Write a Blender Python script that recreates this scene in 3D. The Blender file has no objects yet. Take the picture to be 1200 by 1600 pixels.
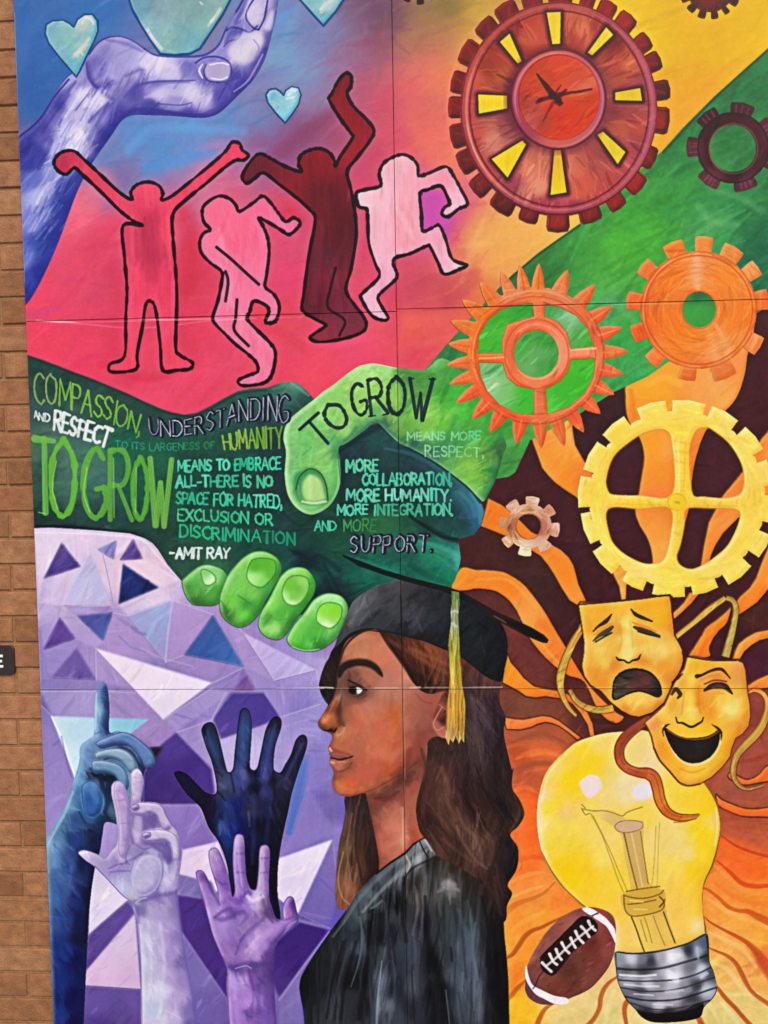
import bpy, bmesh, math, random
import numpy as np
from mathutils import Vector, Matrix
random.seed(5)
# ------------------------------------------------------------------ CAMERA, SKY, SUN, EXPOSURE
scene = bpy.context.scene
cam_d = bpy.data.cameras.new('camera'); cam = bpy.data.objects.new('camera', cam_d); scene.collection.objects.link(cam)
cam_d.sensor_fit = 'VERTICAL'; cam_d.sensor_height = 36.0; cam_d.lens = 36.0*1300/1600
cam_d.clip_start = .05; cam_d.clip_end = 500
CAM_P, CAM_Y, CAM_R = -0.05304, 0.055137, 0.016632          # pitch, yaw, roll (hand held)
cp_, sp_, cy_, sy_, cr_, sr_ = math.cos(CAM_P), math.sin(CAM_P), math.cos(CAM_Y), math.sin(CAM_Y), math.cos(CAM_R), math.sin(CAM_R)
M3 = (Matrix(((cy_, -sy_, 0), (sy_, cy_, 0), (0, 0, 1))) @ Matrix(((1, 0, 0), (0, cp_, -sp_), (0, sp_, cp_))) @ Matrix(((cr_, 0, sr_), (0, 1, 0), (-sr_, 0, cr_))))
rgt, fwd, upv = M3.col[0], M3.col[1], M3.col[2]
R4 = Matrix((rgt, upv, -fwd)).transposed().to_4x4()
cam.matrix_world = Matrix.Translation((1.31133, -2.68263, 0.72267)) @ R4
scene.camera = cam
SUN_EL, SUN_AZ = math.radians(44), math.radians(158)         # azimuth clockwise from +y; the wall faces -y
w = bpy.data.worlds.new('World'); scene.world = w; w.use_nodes = True
nt = w.node_tree; nt.nodes.clear()
sky = nt.nodes.new('ShaderNodeTexSky'); sky.sky_type = 'NISHITA'; sky.sun_disc = False
sky.sun_elevation = SUN_EL; sky.sun_rotation = SUN_AZ; sky.air_density = 1.0; sky.dust_density = 2.0; sky.ozone_density = .6
bgn = nt.nodes.new('ShaderNodeBackground'); bgn.inputs['Strength'].default_value = 0.11
out = nt.nodes.new('ShaderNodeOutputWorld'); nt.links.new(sky.outputs[0], bgn.inputs[0]); nt.links.new(bgn.outputs[0], out.inputs[0])
sd = bpy.data.lights.new('sun', 'SUN'); sd.energy = 1.4; sd.angle = math.radians(14); sd.color = (1.0, .985, 1.0)
sun = bpy.data.objects.new('sun', sd); scene.collection.objects.link(sun)
sdir = Vector((math.sin(SUN_AZ)*math.cos(SUN_EL), math.cos(SUN_AZ)*math.cos(SUN_EL), math.sin(SUN_EL)))
sun.rotation_euler = sdir.to_track_quat('Z', 'Y').to_euler(); sun.location = (0, -4, 6)
scene.view_settings.view_transform = 'Standard'; scene.view_settings.look = 'None'
scene.view_settings.gamma = 1; scene.view_settings.use_curve_mapping = False
scene.view_settings.exposure = 0.58
# ------------------------------------------------------------------ PAINT ENGINE
# The mural is flat hand-painted artwork. Its colour is computed here stroke by stroke
# (no file is read); its outlines also become the painted parts of the mural.

PW, PH = 1.2138, 1.22                       # one plywood panel, metres
PXM = 500.0                                 # paint resolution, px per metre
UX0, UZ1 = -0.02, 2.46                      # canvas corner on the wall (x, z above the lower seam)
CW, CH = 1840, 1880
SURV_C = np.array([1.31133, -2.68263, 0.72267]); SURV_A = (-0.05304, 0.055137, 0.016632); SURV_F = 1300.0
def rot(p, y, r):
    cp, sp, cy, sy, cr, sr = math.cos(p), math.sin(p), math.cos(y), math.sin(y), math.cos(r), math.sin(r)
    return (np.array([[cy,-sy,0],[sy,cy,0],[0,0,1]]) @ np.array([[1,0,0],[0,cp,-sp],[0,sp,cp]])
            @ np.array([[cr,0,sr],[0,1,0],[-sr,0,cr]]))
SURV_R = rot(*SURV_A)
def wall(p):
    """photo measurement -> metres on the face of the mural (x, z)"""
    p = np.asarray(p, float).reshape(-1, 2)
    d = np.stack([(p[:,0]-600)/SURV_F, np.ones(len(p)), -(p[:,1]-800)/SURV_F], 1) @ SURV_R.T
    t = -SURV_C[1] / d[:,1]
    return np.stack([SURV_C[0]+d[:,0]*t, SURV_C[2]+d[:,2]*t], 1)
def T(p):
    w = wall(p)
    return np.stack([(w[:,0]-UX0)*PXM, (UZ1-w[:,1])*PXM], 1)
rng = np.random.default_rng(7)
def up(a, h, w):
    H, W = a.shape[:2]
    y = np.linspace(0, H-1.001, h); x = np.linspace(0, W-1.001, w)
    yi = y.astype(int); xi = x.astype(int); fy = (y-yi).astype(np.float32); fx = (x-xi).astype(np.float32)
    if a.ndim == 3: fy = fy[:,None,None]; fx = fx[None,:,None]
    else: fy = fy[:,None]; fx = fx[None,:]
    A = a[yi]*(1-fy) + a[yi+1]*fy
    return A[:,xi]*(1-fx) + A[:,xi+1]*fx
def noise(h, w, cell, ax=1.0):
    n = rng.random((int(h/cell)+3, int(w/(cell*ax))+3)).astype(np.float32)
    return up(n, h, w)
N_f = (noise(CH, CW, 4)+noise(CH, CW, 9)+noise(CH, CW, 24))/3 - .5
N_h = (noise(CH, CW, 1.6, 14)+noise(CH, CW, 3, 22))/2 - .5       # horizontal bristle marks
N_v = (noise(CW, CH, 1.6, 14)+noise(CW, CH, 3, 22)).T/2 - .5
N_w = noise(CH, CW, 60) - .5; N_w2 = noise(CH, CW, 45) - .5
N_b = noise(CH, CW, 110) - .5
CV = np.zeros((CH, CW, 3), np.float32) + .5
ELEMS = []
def hx(c):
    if not isinstance(c, str): return np.array(c, np.float32)
    if len(c) == 3: c = c[0]*2+c[1]*2+c[2]*2
    return np.array([int(c[i:i+2], 16)/255 for i in (0, 2, 4)], np.float32)
def P(s):
    """'x,y x,y' -> list of points"""
    if not isinstance(s, str): return np.asarray(s, float)
    return np.array([[float(v) for v in q.split(',')] for q in s.split()])
def cat(p, closed=True, n=5):
    """Catmull-Rom through the points"""
    p = np.asarray(p, float)
    if len(p) < 3: return p
    if closed: q = np.vstack([p[-1:], p, p[:2]])
    else: q = np.vstack([2*p[:1]-p[1:2], p, 2*p[-1:]-p[-2:-1]])
    t = np.arange(n)/n; out = []
    for i in range(1, len(q)-2):
        a, b, c, d = q[i-1], q[i], q[i+1], q[i+2]
        for u in t:
            out.append(.5*((2*b)+(c-a)*u+(2*a-5*b+4*c-d)*u*u+(3*b-a-3*c+d)*u**3))
    if not closed: out.append(q[-2])
    return np.array(out)
def raster(polys):
    """antialiased even-odd coverage of polygons (canvas px) -> x0, y0, mask"""
    A = np.vstack(polys)
    x0 = max(0, int(A[:,0].min())-1); y0 = max(0, int(A[:,1].min())-1)
    x1 = min(CW, int(A[:,0].max())+2); y1 = min(CH, int(A[:,1].max())+2)
    if x1 <= x0 or y1 <= y0: return 0, 0, np.zeros((1, 1), np.float32)
    S = 3; h, w = (y1-y0)*S, (x1-x0)*S
    D = np.zeros((h, w+1), np.uint8)
    for q in polys:
        q = (np.asarray(q)-[x0, y0])*S
        for a, b in zip(q, np.roll(q, -1, 0)):
            if a[1] == b[1]: continue
            if a[1] > b[1]: a, b = b, a
            r0 = max(0, math.ceil(a[1]-.5)); r1 = min(h, math.ceil(b[1]-.5))
            if r1 <= r0: continue
            r = np.arange(r0, r1)
            xc = a[0]+(r+.5-a[1])*(b[0]-a[0])/(b[1]-a[1])
            c = np.clip(np.ceil(xc-.5), 0, w).astype(int)
            D[r, c] ^= 1
    M = np.bitwise_xor.accumulate(D[:, :w], 1)
    return x0, y0, M.reshape(y1-y0, S, x1-x0, S).mean((1, 3), dtype=np.float32)
def blur(M, r):
    if r < 1: return M
    r = int(r)
    for ax in (0, 1):
        for _ in range(2):
            q = np.pad(M, [(r+1, r) if i == ax else (0, 0) for i in range(M.ndim)], mode='edge')
            c = np.cumsum(q, ax, dtype=np.float64)
            n = M.shape[ax]
            M = ((np.take(c, range(2*r+1, 2*r+1+n), ax)-np.take(c, range(0, n), ax))/(2*r+1)).astype(np.float32)
    return M
CUR = None                                   # current region: (x0, y0, mask)
def shape(s, smooth=True, n=5):
    """outline in photo measure -> canvas polygon; text after ';' are further loops; '!' first = straight edges"""
    out = []
    for q in (s.split(';') if isinstance(s, str) else s):
        sm = smooth
        if isinstance(q, str):
            q = q.strip()
            if q[0] == '!': sm = False; q = q[1:]
        q = P(q)
        out.append(T(cat(q) if sm else q))
    return out
def begin(polys, soft=0):
    global CUR
    x0, y0, M = raster(polys)
    if soft: M = blur(M, soft)
    CUR = (x0, y0, M)
def elem(name, s, smooth=True, label=None, parent=None, soft=0, mesh=True):
    """start a painted element: its outline is both paint mask and, later, a painted part"""
    polys = s if not isinstance(s, str) and len(s) and isinstance(s[0], np.ndarray) else shape(s, smooth)
    begin(polys, soft)
    if mesh: ELEMS.append([name, polys, label, parent]); return len(ELEMS)-1
def whole():
    global CUR
    CUR = (0, 0, np.ones((CH, CW), np.float32))
def ctrl(s):
    c = []; v = []
    for q in s.split():
        a = q.split(','); c.append((float(a[0]), float(a[1]))); v.append(hx(a[2]))
    return T(c), np.array(v)
def fld(s, sg=14, a=1.0, p=1.6, warp=14):
    """smooth blend of colour samples 'x,y,hex' inside the current region"""
    x0, y0, M = CUR
    h, w = M.shape; k = 4
    c, v = ctrl(s)
    gy, gx = np.mgrid[0:h+k:k, 0:w+k:k].astype(np.float32)
    yy = np.clip(gy.astype(int)+y0, 0, CH-1); xx = np.clip(gx.astype(int)+x0, 0, CW-1)
    gx = gx+x0+N_w[yy, xx]*warp; gy = gy+y0+N_w2[yy, xx]*warp
    num = np.zeros(gx.shape+(3,), np.float32); den = np.zeros(gx.shape, np.float32)
    for (cx, cy), col in zip(c, v):
        wt = 1/((gx-cx)**2+(gy-cy)**2+sg*sg)**p
        wt = wt.astype(np.float64).astype(np.float32)*1e4
        num += wt[..., None]*col; den += wt
    F = num/den[..., None]
    F = up(F, gx.shape[0]*k-k+1, gx.shape[1]*k-k+1)[:h, :w]
    R = CV[y0:y0+h, x0:x0+w]; al = (M*a)[..., None]
    R += (F[:R.shape[0], :R.shape[1]]-R)*al
def tex(amt=.04, kind='h', big=.02):
    x0, y0, M = CUR; h, w = M.shape
    N = {'h': N_h, 'v': N_v, 'f': N_f}[kind][y0:y0+h, x0:x0+w]
    B = N_b[y0:y0+h, x0:x0+w]
    R = CV[y0:y0+h, x0:x0+w]
    R += ((N*amt*2+B*big*2+N_f[y0:y0+h, x0:x0+w]*amt*.5)*M)[..., None]*(.35+R)
    np.clip(R, 0, 1, R)
def put(col, cov, x0, y0, a=1.0, clip=True):
    """lay a colour down through a coverage map, clipped to the current region"""
    h, w = cov.shape
    X0, Y0 = max(0, x0), max(0, y0); X1, Y1 = min(CW, x0+w), min(CH, y0+h)
    if clip:
        cx, cy, M = CUR
        X0, Y0 = max(X0, cx), max(Y0, cy); X1, Y1 = min(X1, cx+M.shape[1]), min(Y1, cy+M.shape[0])
    if X1 <= X0 or Y1 <= Y0: return
    al = cov[Y0-y0:Y1-y0, X0-x0:X1-x0]*a
    if clip: al = al*M[Y0-cy:Y1-cy, X0-cx:X1-cx]
    R = CV[Y0:Y1, X0:X1]
    R += (col-R)*al[..., None]
def pf(s, col, a=1.0, soft=0, smooth=True, clip=True, n=0.0):
    """filled shape, optionally blurred"""
    polys = shape(s, smooth)
    x0, y0, M = raster(polys)
    if soft:
        s_ = int(soft)*2+2; M = np.pad(M, s_); x0 -= s_; y0 -= s_; M = blur(M, soft)
    put(hx(col), M, x0, y0, a, clip)
def rawstroke(q, ws, col, a=1.0, soft=.3, clip=True, bris=0.25):
    q = np.asarray(q, float); W = max(ws)/2+1.5
    x0, y0 = np.floor(q.min(0)-W).astype(int); x1, y1 = np.ceil(q.max(0)+W).astype(int)+1
    if x1 <= 0 or y1 <= 0 or x0 >= CW or y0 >= CH: return
    x0, y0 = max(x0, -60), max(y0, -60); x1, y1 = min(x1, CW+60), min(y1, CH+60)
    if x1 <= x0 or y1 <= y0: return
    cov = np.zeros((y1-y0, x1-x0), np.float32)
    seed = rng.integers(0, 900)
    for i in range(len(q)-1):
        A, B = q[i], q[i+1]; d = B-A; L2 = d@d
        if L2 < 1e-9: continue
        lx, ly = np.floor(np.minimum(A, B)-W).astype(int); ux, uy = np.ceil(np.maximum(A, B)+W).astype(int)+1
        lx, ly, ux, uy = max(lx, x0), max(ly, y0), min(ux, x1), min(uy, y1)
        if ux <= lx or uy <= ly: continue
        yy, xx = np.ogrid[ly:uy, lx:ux]
        px = xx-A[0]; py = yy-A[1]
        t = np.clip((px*d[0]+py*d[1])/L2, 0, 1)
        dx = px-t*d[0]; dy = py-t*d[1]
        r = (ws[i]+(ws[i+1]-ws[i])*t)/2
        dist = np.sqrt(dx*dx+dy*dy)
        if soft <= .05: c = np.clip(r+.5-dist, 0, 1)
        else: c = np.clip((r-dist)/(np.maximum(r*soft, .5))+.35, 0, 1)
        if bris:
            side = dx*d[1]-dy*d[0]
            k = (np.sign(side)*dist*1.1+seed).astype(int)
            c = c*(1-bris*BR[k % 997])
        v = cov[ly-y0:uy-y0, lx-x0:ux-x0]
        np.maximum(v, c, out=v)
    put(col, cov, int(x0), int(y0), a, clip)
BR = rng.random(997).astype(np.float32)
def st(s, w, col, a=1.0, soft=.3, taper=(1, 1), smooth=True, clip=True, bris=.2, n=5, closed=False):
    """one brush stroke through the points; w may be a number or 'w0 w1 w2'"""
    p = P(s)
    if closed: p = np.vstack([p, p[:1]])
    m = len(p)
    ws = [float(v) for v in w.split()] if isinstance(w, str) else [float(w)]
    ws = np.interp(np.linspace(0, 1, m), np.linspace(0, 1, len(ws)), ws)
    ws[0] *= taper[0]; ws[-1] *= taper[1]
    if smooth and m > 2:
        q = cat(p, closed=False, n=n)
        ws = np.interp(np.linspace(0, m-1, len(q)), np.arange(m), ws)
    else: q = p
    rawstroke(T(q), ws*1.05, hx(col), a, soft, clip, bris)
def sts(lst, w, col, **k):
    for s in lst.split(';'):
        if s.strip(): st(s, w, col, **k)
def br(n, ln, wd, ang, jl=.06, jc=.02, a=.5, soft=.6, curve=.15, spread=.25, bbox=None):
    """n loose brush marks in the colours already there; ang in degrees or f(x, y) in canvas px"""
    x0, y0, M = CUR; h, w = M.shape
    jl *= 1.05; a = min(.7, a*1.1); ln *= 1.25; n = int(n*1.3)
    done = 0; tries = 0
    while done < n and tries < n*8:
        tries += 1
        x = rng.random()*w; y = rng.random()*h
        if M[int(y), int(x)] < .5: continue
        X, Y = x+x0, y+y0
        th = math.radians(ang) if not callable(ang) else ang(X, Y)
        th += rng.normal()*spread
        L = ln*(.5+rng.random()); k = rng.normal()*curve
        pts = []
        for t in (-.5, 0, .5):
            aa = th+k*t
            pts.append((X+math.cos(aa)*L*t, Y+math.sin(aa)*L*t-abs(t)*k*L*.2))
        col = CV[min(CH-1, int(Y)), min(CW-1, int(X))]
        g = rng.normal()*jl
        c = np.clip(col*(1+g*.8)+g*.35+rng.normal(size=3)*jc, 0, 1).astype(np.float32)
        b = wd*(.5+rng.random())
        rawstroke(pts, [b*.5, b, b*.4], c, a, soft)
        done += 1
def outl(s, w, col, a=1.0, smooth=True, soft=.3, clip=False, jit=0.12):
    """outline of a shape drawn as a painted line of uneven width"""
    for q in s.split(';'):
        sm = smooth; q = q.strip()
        if q[0] == '!': sm = False; q = q[1:]
        p = P(q); p = cat(p) if sm else p
        p = np.vstack([p, p[:1]])
        if not sm:
            d = []
            for A, B in zip(p[:-1], p[1:]):
                k = max(1, int(np.hypot(*(B-A))/12))
                d += [A+(B-A)*i/k for i in range(k)]
            p = np.vstack([d, p[-1:]])
        ws = w*(1+jit*rng.normal(size=len(p)))
        rawstroke(T(p), ws, hx(col), a, soft, clip, .1)

def edge(col, r, a, dx=0, dy=0, rng_=None):
    """turn the form: paint col along the inside of the outline, stronger on the side (dx, dy) points to"""
    x0, y0, M = CUR; pad = int(r*3)+abs(dx)+abs(dy)+2
    B = blur(np.pad(M, pad), r)
    if dx or dy: B = np.roll(B, (-dy, -dx), (0, 1))
    B = B[pad:-pad, pad:-pad]; h, w = M.shape
    N = 1+N_f[y0:y0+h, x0:x0+w]*.9
    E = np.clip((1-B)*1.5-.15, 0, 1)*N
    put(hx(col), E.astype(np.float32), x0, y0, a)

def form(s, base, dark, light, r=4, a=.85):
    """a small rounded form (a finger, a knuckle) modelled inside the current element"""
    global CUR
    keep = CUR; pf(s, base, a=a, soft=1); begin(shape(s), soft=1)
    br(14, 10, 5, 20, jl=.06, a=.4, soft=1); edge(dark, r, .75, 2, 4); edge(light, max(2, r-1), .55, -2, -4); outl(s, 1.6, dark, a=.5, soft=.9)
    CUR = keep

def tone(gain=1.0, sat=1.0, tint=None, soft=0):
    x0, y0, M = CUR
    if soft: M = blur(M, soft)
    R = CV[y0:y0+M.shape[0], x0:x0+M.shape[1]]; L = R.mean(2, keepdims=True)
    Q = (L+(R-L)*sat)*gain
    if tint is not None: Q = Q*np.array(tint, np.float32)
    R += (np.clip(Q, 0, 1)-R)*M[..., None]

def global_mask(c):
    global CUR
    CUR = c
# ------------------------------------------------------------------ THE ARTWORK
def bg_top():
    elem('painted_background', '!-60,-110 1900,-110 1900,640 700,760 -60,700', label='blended blue, pink and yellow painted ground of the upper mural', mesh=False)
    fld('30,30,3f70ac 60,150,3565a5 150,20,3f76b4 90,100,3a6cab 250,230,5b90ca 300,200,5c92cc 210,210,5a8fca 160,250,6f86b8 190,275,8a6f9c 350,190,5a8ec6 290,240,5a94d0 400,190,6b94c6 440,90,7ba2c8 440,30,6c98c8 500,50,7288b8 '
        '480,150,8f86ae 470,110,7a9cc4 520,60,80789f 545,100,96708f 560,130,c05870 590,60,94506c 612,20,70485c 580,10,70506c 600,160,d85068 620,220,e4566a 580,240,cf4a68 520,200,a8506e 470,205,8a5078 440,225,954f76 400,215,9a5a88 420,200,7a78a8 '
        '640,60,b87a60 655,30,a08050 700,10,807038 740,15,d8a840 640,140,f06a68 680,220,f27060 660,110,f07868 740,60,f2a650 700,120,f08058 700,240,f28058 760,380,f9b060 720,420,ee7c60 680,380,de5080 700,330,de5088 660,310,c84c98 665,340,c84fa0 640,450,d04a60 700,460,c44a58 '
        '760,450,e88a40 640,510,f06454 700,520,ee6058 660,560,e04a5c 720,550,d05860 740,480,e86a4c 100,290,fb6a7c 120,350,fb6a7c 60,470,ee4868 130,400,e84a66 170,370,ea4a68 200,540,ee4a66 300,500,e84260 60,520,f2455f 150,560,ee4562 300,600,ee4a66 450,560,ea4860 '
        '260,350,ee5070 320,260,c87898 345,285,dc7890 350,300,e05068 440,330,e04460 440,430,e84870 300,400,e03c54 280,450,d83a50 560,530,ee5070 580,560,ea4a6a 500,580,ee4a60 420,470,e04050 560,300,d84868 600,400,dc4a6e 560,450,e05068 '
        '1000,60,f2c000 1100,60,f0b400 950,20,f2c200 1180,30,f0b800 1060,140,f4a818 1040,180,f6a424 960,250,f2b020 1020,230,f6ac20 800,370,f9b458 860,370,f9b858 900,350,f8bc50 780,400,f8a858 820,410,f2b058 1400,-40,f0b000 1700,-60,f0a010 700,-60,c89838 400,-60,5a8cc4 100,-60,3f70ac 560,-40,6a5070', sg=22, p=1.5, warp=20)
    br(1800, 60, 12, -28, jl=.03, a=.28, soft=.9, spread=.35)
    tex(.006, 'h', .012)
    # darker brush shadow round the dancers, magenta patch
    begin(shape('!-60,-110 1900,-110 1900,640 700,760 -60,700'))
    st('176,420 190,470 178,540 200,590', 34, 'd03048', a=.35, soft=1)
    st('270,420 262,470 300,560', 34, 'd03048', a=.35, soft=1)
    st('420,250 470,215 520,175', 26, '8a3f62', a=.5, soft=1)
    st('560,470 610,440 612,520', 26, 'd8406c', a=.4, soft=1)
    for q, w_, c_, a_ in (('130,330 150,300 160,280', 40, 'ff7c8a', .5), ('150,380 170,430 150,500', 50, 'd8405c', .35), ('285,330 300,380 290,450', 30, 'd03048', .5), ('300,300 330,300 360,285', 18, 'd07090', .4), ('440,340 450,400 440,450', 26, 'e04878', .4), ('430,350 450,330 470,345', 14, 'd02c40', .45),
                          ('160,570 230,590 300,570', 16, 'd83048', .5), ('400,500 440,520 470,540', 18, 'd83c50', .45), ('90,480 60,490 45,490', 14, 'c05088', .4), ('350,540 470,560 560,545', 20, 'e84868', .3), ('660,440 740,430 700,470', 26, 'c84858', .5), ('640,500 720,500 740,520', 22, 'f0685c', .5), ('640,180 690,260 700,320', 34, 'f27860', .4), ('560,300 575,340 570,400', 12, 'd84058', .5)):
        st(q, w_, c_, a=a_, soft=1, bris=.3)
    st('200,235 240,200 300,200 380,205', 16, '6ca4dc', a=.5, soft=1); st('230,262 280,250 330,240', 20, '5494d8', a=.6, soft=1); st('185,262 200,285 230,290', 14, '7c74a8', a=.6, soft=1); st('60,60 40,140 60,190', 20, '3464a4', a=.4, soft=1)
    for i in range(26):
        x_, y_ = 25+rng.random()*560, rng.random()*200
        st('%f,%f %f,%f %f,%f' % (x_, y_, x_+30, y_-16, x_+66, y_-20), 6, rng.choice(['6c9cd0', '4c80bc', '8cb0d4', '3c6cac']) if x_+y_*.4 < 500 else 'a85878', a=.22, soft=1, bris=.6)
    pf('!655,305 690,295 712,330 700,372 668,388 655,360', 'c850a4', a=.85, soft=3)
    st('40,500 120,505 220,512 330,500', 3, 'f87888', a=.6, soft=1)
    for s, c in (('640,600 700,560 760,500', 'c8505c'), ('650,540 690,530 740,520', 'f07060'), ('60,300 100,260 140,250', '8090c0')):
        st(s, 14, c, a=.35, soft=1)
def green_band():
    elem('painted_band', '!1215,62 1166,106 1117,150 1067,200 1035,236 1003,262 955,306 905,350 840,396 800,430 760,470 700,536 660,582 640,600 650,720 700,760 795,745 805,738 828,688 900,650 960,612 1012,588 1080,540 1180,490 1215,470 1330,380 1800,100 1800,-110 1420,-110',
         label='wide green diagonal band of paint')
    fld('1190,110,2c7840 1120,170,286a3c 1060,230,2d7a3c 1000,290,3f9440 940,340,3f9040 1150,330,2c8048 1100,300,3a8c46 1050,310,3c9840 1190,420,1f6a48 1195,370,207048 1100,350,50a058 1000,360,4cac38 960,380,50b034 900,380,3f9438 960,440,54ac3c 980,400,4fb035 '
        '860,400,35803a 820,430,306e3c 780,455,34703c 760,500,4c8c50 740,560,3a8a48 700,590,4a9850 720,630,58b040 750,680,4aa83a 780,720,4c9448 800,660,4aa23c 850,650,48a840 900,620,3f9c44 950,580,3c9a50 980,520,3fa048 950,480,57a868 1000,470,4fa23c '
        '700,560,2f7040 670,590,4c9058 1160,220,2f7c40 1250,200,2a7440 1500,60,2a7440', sg=16, warp=26)
    br(900, 55, 10, -38, jl=.06, a=.4, soft=.9, spread=.3)
    tex(.04, 'f', .02)
    for s in ('1120,300 1160,310 1190,330', '1090,320 1110,345 1150,350', '940,470 970,480 990,500', '750,690 775,700 800,690', '800,655 830,670 860,660'):
        st(s, 12, '8cc490', a=.25, soft=1)
    sts('1210,68 1117,152 1035,238;905,352 840,398 790,440', 4, '1e4c30', a=.75, soft=.8)
def arm():
    O = '12,236 25,216 60,186 84,150 107,120 127,108 139,82 152,66 166,58 186,56 206,62 226,75 246,85 290,87 320,84 340,70 352,45 365,22 382,-10 400,-60 436,-60 436,-10 432,22 424,56 414,92 396,124 370,151 346,174 330,182 310,184 270,181 235,180 208,180 190,189 174,212 150,246 134,272 118,306 104,344 84,396 58,450 38,478 10,486'
    elem('painted_hand', O, label='violet and lilac painted arm and open hand held out under the hearts')
    fld('40,230,33348a 60,190,4a4896 90,160,4c4a9c 120,130,9c92cc 110,160,a49cd0 145,100,6a62ac 160,75,8a84c0 185,65,a89cd0 200,80,a8a0d4 180,110,a49ad0 160,130,6a62b0 150,105,8f86c4 200,130,9c92cc 215,110,b4aadc 230,100,d8cce8 250,105,e4d8ec 270,110,d0c4e6 290,105,7a76b8 310,105,8880c0 325,125,6a64ac '
        '240,130,9088c4 210,140,504a9c 250,150,c8bce0 300,145,d8cce8 320,150,c0b4dc 280,165,9c94cc 240,165,4c479a 290,180,4a4698 340,150,5a52a4 370,130,50489c 400,90,6058a8 380,80,e0d2e6 400,60,dccfe6 370,60,8c86c2 360,40,5f5aa6 395,20,c8bce0 420,20,b8acd8 420,60,8a82bc 415,85,5a50a0 385,45,9088c4 '
        '130,150,d8cce8 150,160,e8dcf0 160,180,9088c8 175,190,403c92 180,180,4a4698 120,180,c4b8e0 100,200,d0c8ec 80,180,746cb4 70,210,5a54a4 60,240,44449a 90,230,b8b4e2 120,210,f0e6f4 130,230,c8bee4 110,245,f0e6f6 140,215,9088c8 150,225,48459c 130,260,34348c 160,210,38368c '
        '50,280,6a72bc 60,310,b4b4e4 45,260,3a4298 80,270,9a9cd8 70,330,8a90d0 100,290,3e4a9c 90,330,35489c 105,320,2c3c90 50,350,8288cc 40,400,6a78c0 60,380,4456ac 80,370,2c3f94 45,440,3a4ca4 60,430,28398e 38,465,2c348c', sg=7, p=2, warp=8)
    br(260, 26, 5, -52, jl=.08, jc=.01, a=.5, soft=.8)
    edge('2e2f84', 9, .55, 6, 6); edge('c8bce8', 5, .25, -7, -7)
    for q, w_, c_, a_ in (('138,96 142,118 156,140 178,156', '5 10 6', '544c9c', .55), ('165,62 195,68 222,80', '4 8 5', '5c58a4', .45), ('196,118 222,108 214,134 196,150', '6 12 8', '5a50a0', .5), ('118,128 96,152 70,184 44,216', '6 14 16 12', '33348a', .55), ('182,206 150,256 118,320 96,372', '8 15 15 10', '2c2f86', .55), ('206,186 244,176 300,183 346,174 394,128', '5 9 9 9 5', '3c3890', .6),
                          ('352,66 362,52 376,50', '6 14 8', '4a4696', .55), ('366,34 376,18 386,-4', '6 10 6', '3c4090', .6), ('290,98 306,108 320,130', '8 16 8', '6a62ac', .45), ('376,138 400,110 416,80', '5 9 5', '48409a', .55), ('210,150 224,136 254,130 296,128', '4 8 7 3', '645cac', .5), ('150,128 168,118 186,124', '4 9 4', 'b8b0dc', .4), ('222,104 246,98 270,104', '6 14 8', 'e4d8ec', .5), ('226,152 256,144 296,148 320,150', '4 12 10 4', 'd4c8e4', .5),
                          ('378,86 392,70 398,56', '8 18 10', 'e6dae8', .5), ('112,170 124,154 136,142', '4 9 4', 'e4dcf2', .55), ('120,230 130,206 142,190', '6 16 8', 'f4ecf8', .5), ('66,320 80,292 96,268', '6 16 8', 'b4b0e0', .45), ('50,420 64,380 78,340', '8 14 8', '2c388c', .4), ('176,160 160,176 150,196', '4 8 4', '403c92', .5)):
        st(q, w_, c_, a=a_, soft=.95, bris=.5)
    for i in range(110):
        t_ = rng.random(); x_ = 40+t_*110+rng.normal()*16; y_ = 400-t_*270+rng.normal()*14
        st('%f,%f %f,%f' % (x_, y_, x_+9+rng.random()*8, y_-16-rng.random()*12), 3.5, rng.choice(['e8def4', '3a3a90', 'b4aee0', '5c5aac', 'd4cdf0']), a=.3, soft=.8, bris=.5)
    D = '2c2c80'
    sts('25,218 60,188 84,152 107,124;139,84 152,67 168,58 188,56 208,63 226,76', 3.5, D, a=.8, soft=.5)
    st('226,76 246,86 290,88 320,85 340,71 352,46 366,22 382,-8', 4, '2a3a84', a=.8)
    st('135,98 138,118 146,132 158,140', '3 7 3', '4a4698', a=.8, soft=.7)
    st('206,146 212,137 226,130 250,127 285,126 305,125', '6 5 2', '5650a2', a=.8, soft=.6)
    st('206,168 216,163 246,162 280,164 300,160', '5 3 2', '5650a2', a=.75, soft=.6)
    st('188,186 205,173 230,172 262,176 300,181 330,180 350,168 378,142 398,122', '7 9 9 8 7 6 4', '403c92', a=.85, soft=.7)
    st('355,128 362,150 340,168 310,180', '4 6 4', '4a4496', a=.6, soft=.8)
    st('398,118 412,92 424,56 431,20', '5 4 4', '5a52a2', a=.8)
    st('365,143 385,128 398,108 410,85', '2 4 3', 'c8b8e0', a=.6, soft=.7)
    # thumb tip and nail
    st('305,98 318,90 335,88 350,92 359,100 360,115 352,126 338,128', 3, '3a3890', a=.85)
    pf('322,100 338,97 356,98 360,108 356,124 340,127 326,124 320,112', 'b4a6cc', soft=1)
    st('322,100 318,112 324,125 342,129', 2.2, '38368c', a=.9); st('328,101 345,98 357,101', 2, 'efe6f4'); st('316,100 311,110 316,122', '2 4 2', 'e6dcf2', a=.9)
    st('330,122 345,124 355,120', 2, 'f0e8f4', a=.8)
    # curled finger tips
    st('353,48 362,42 378,46 390,50 402,40', 3, '3a3a90', a=.85); st('385,-10 372,14 356,38', 3, '34348a', a=.8)
    st('400,-8 388,12 384,28 396,44 404,46', 3, '34348a', a=.85); st('404,46 412,30 416,10 420,-10', 3, '34348a', a=.85)
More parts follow.
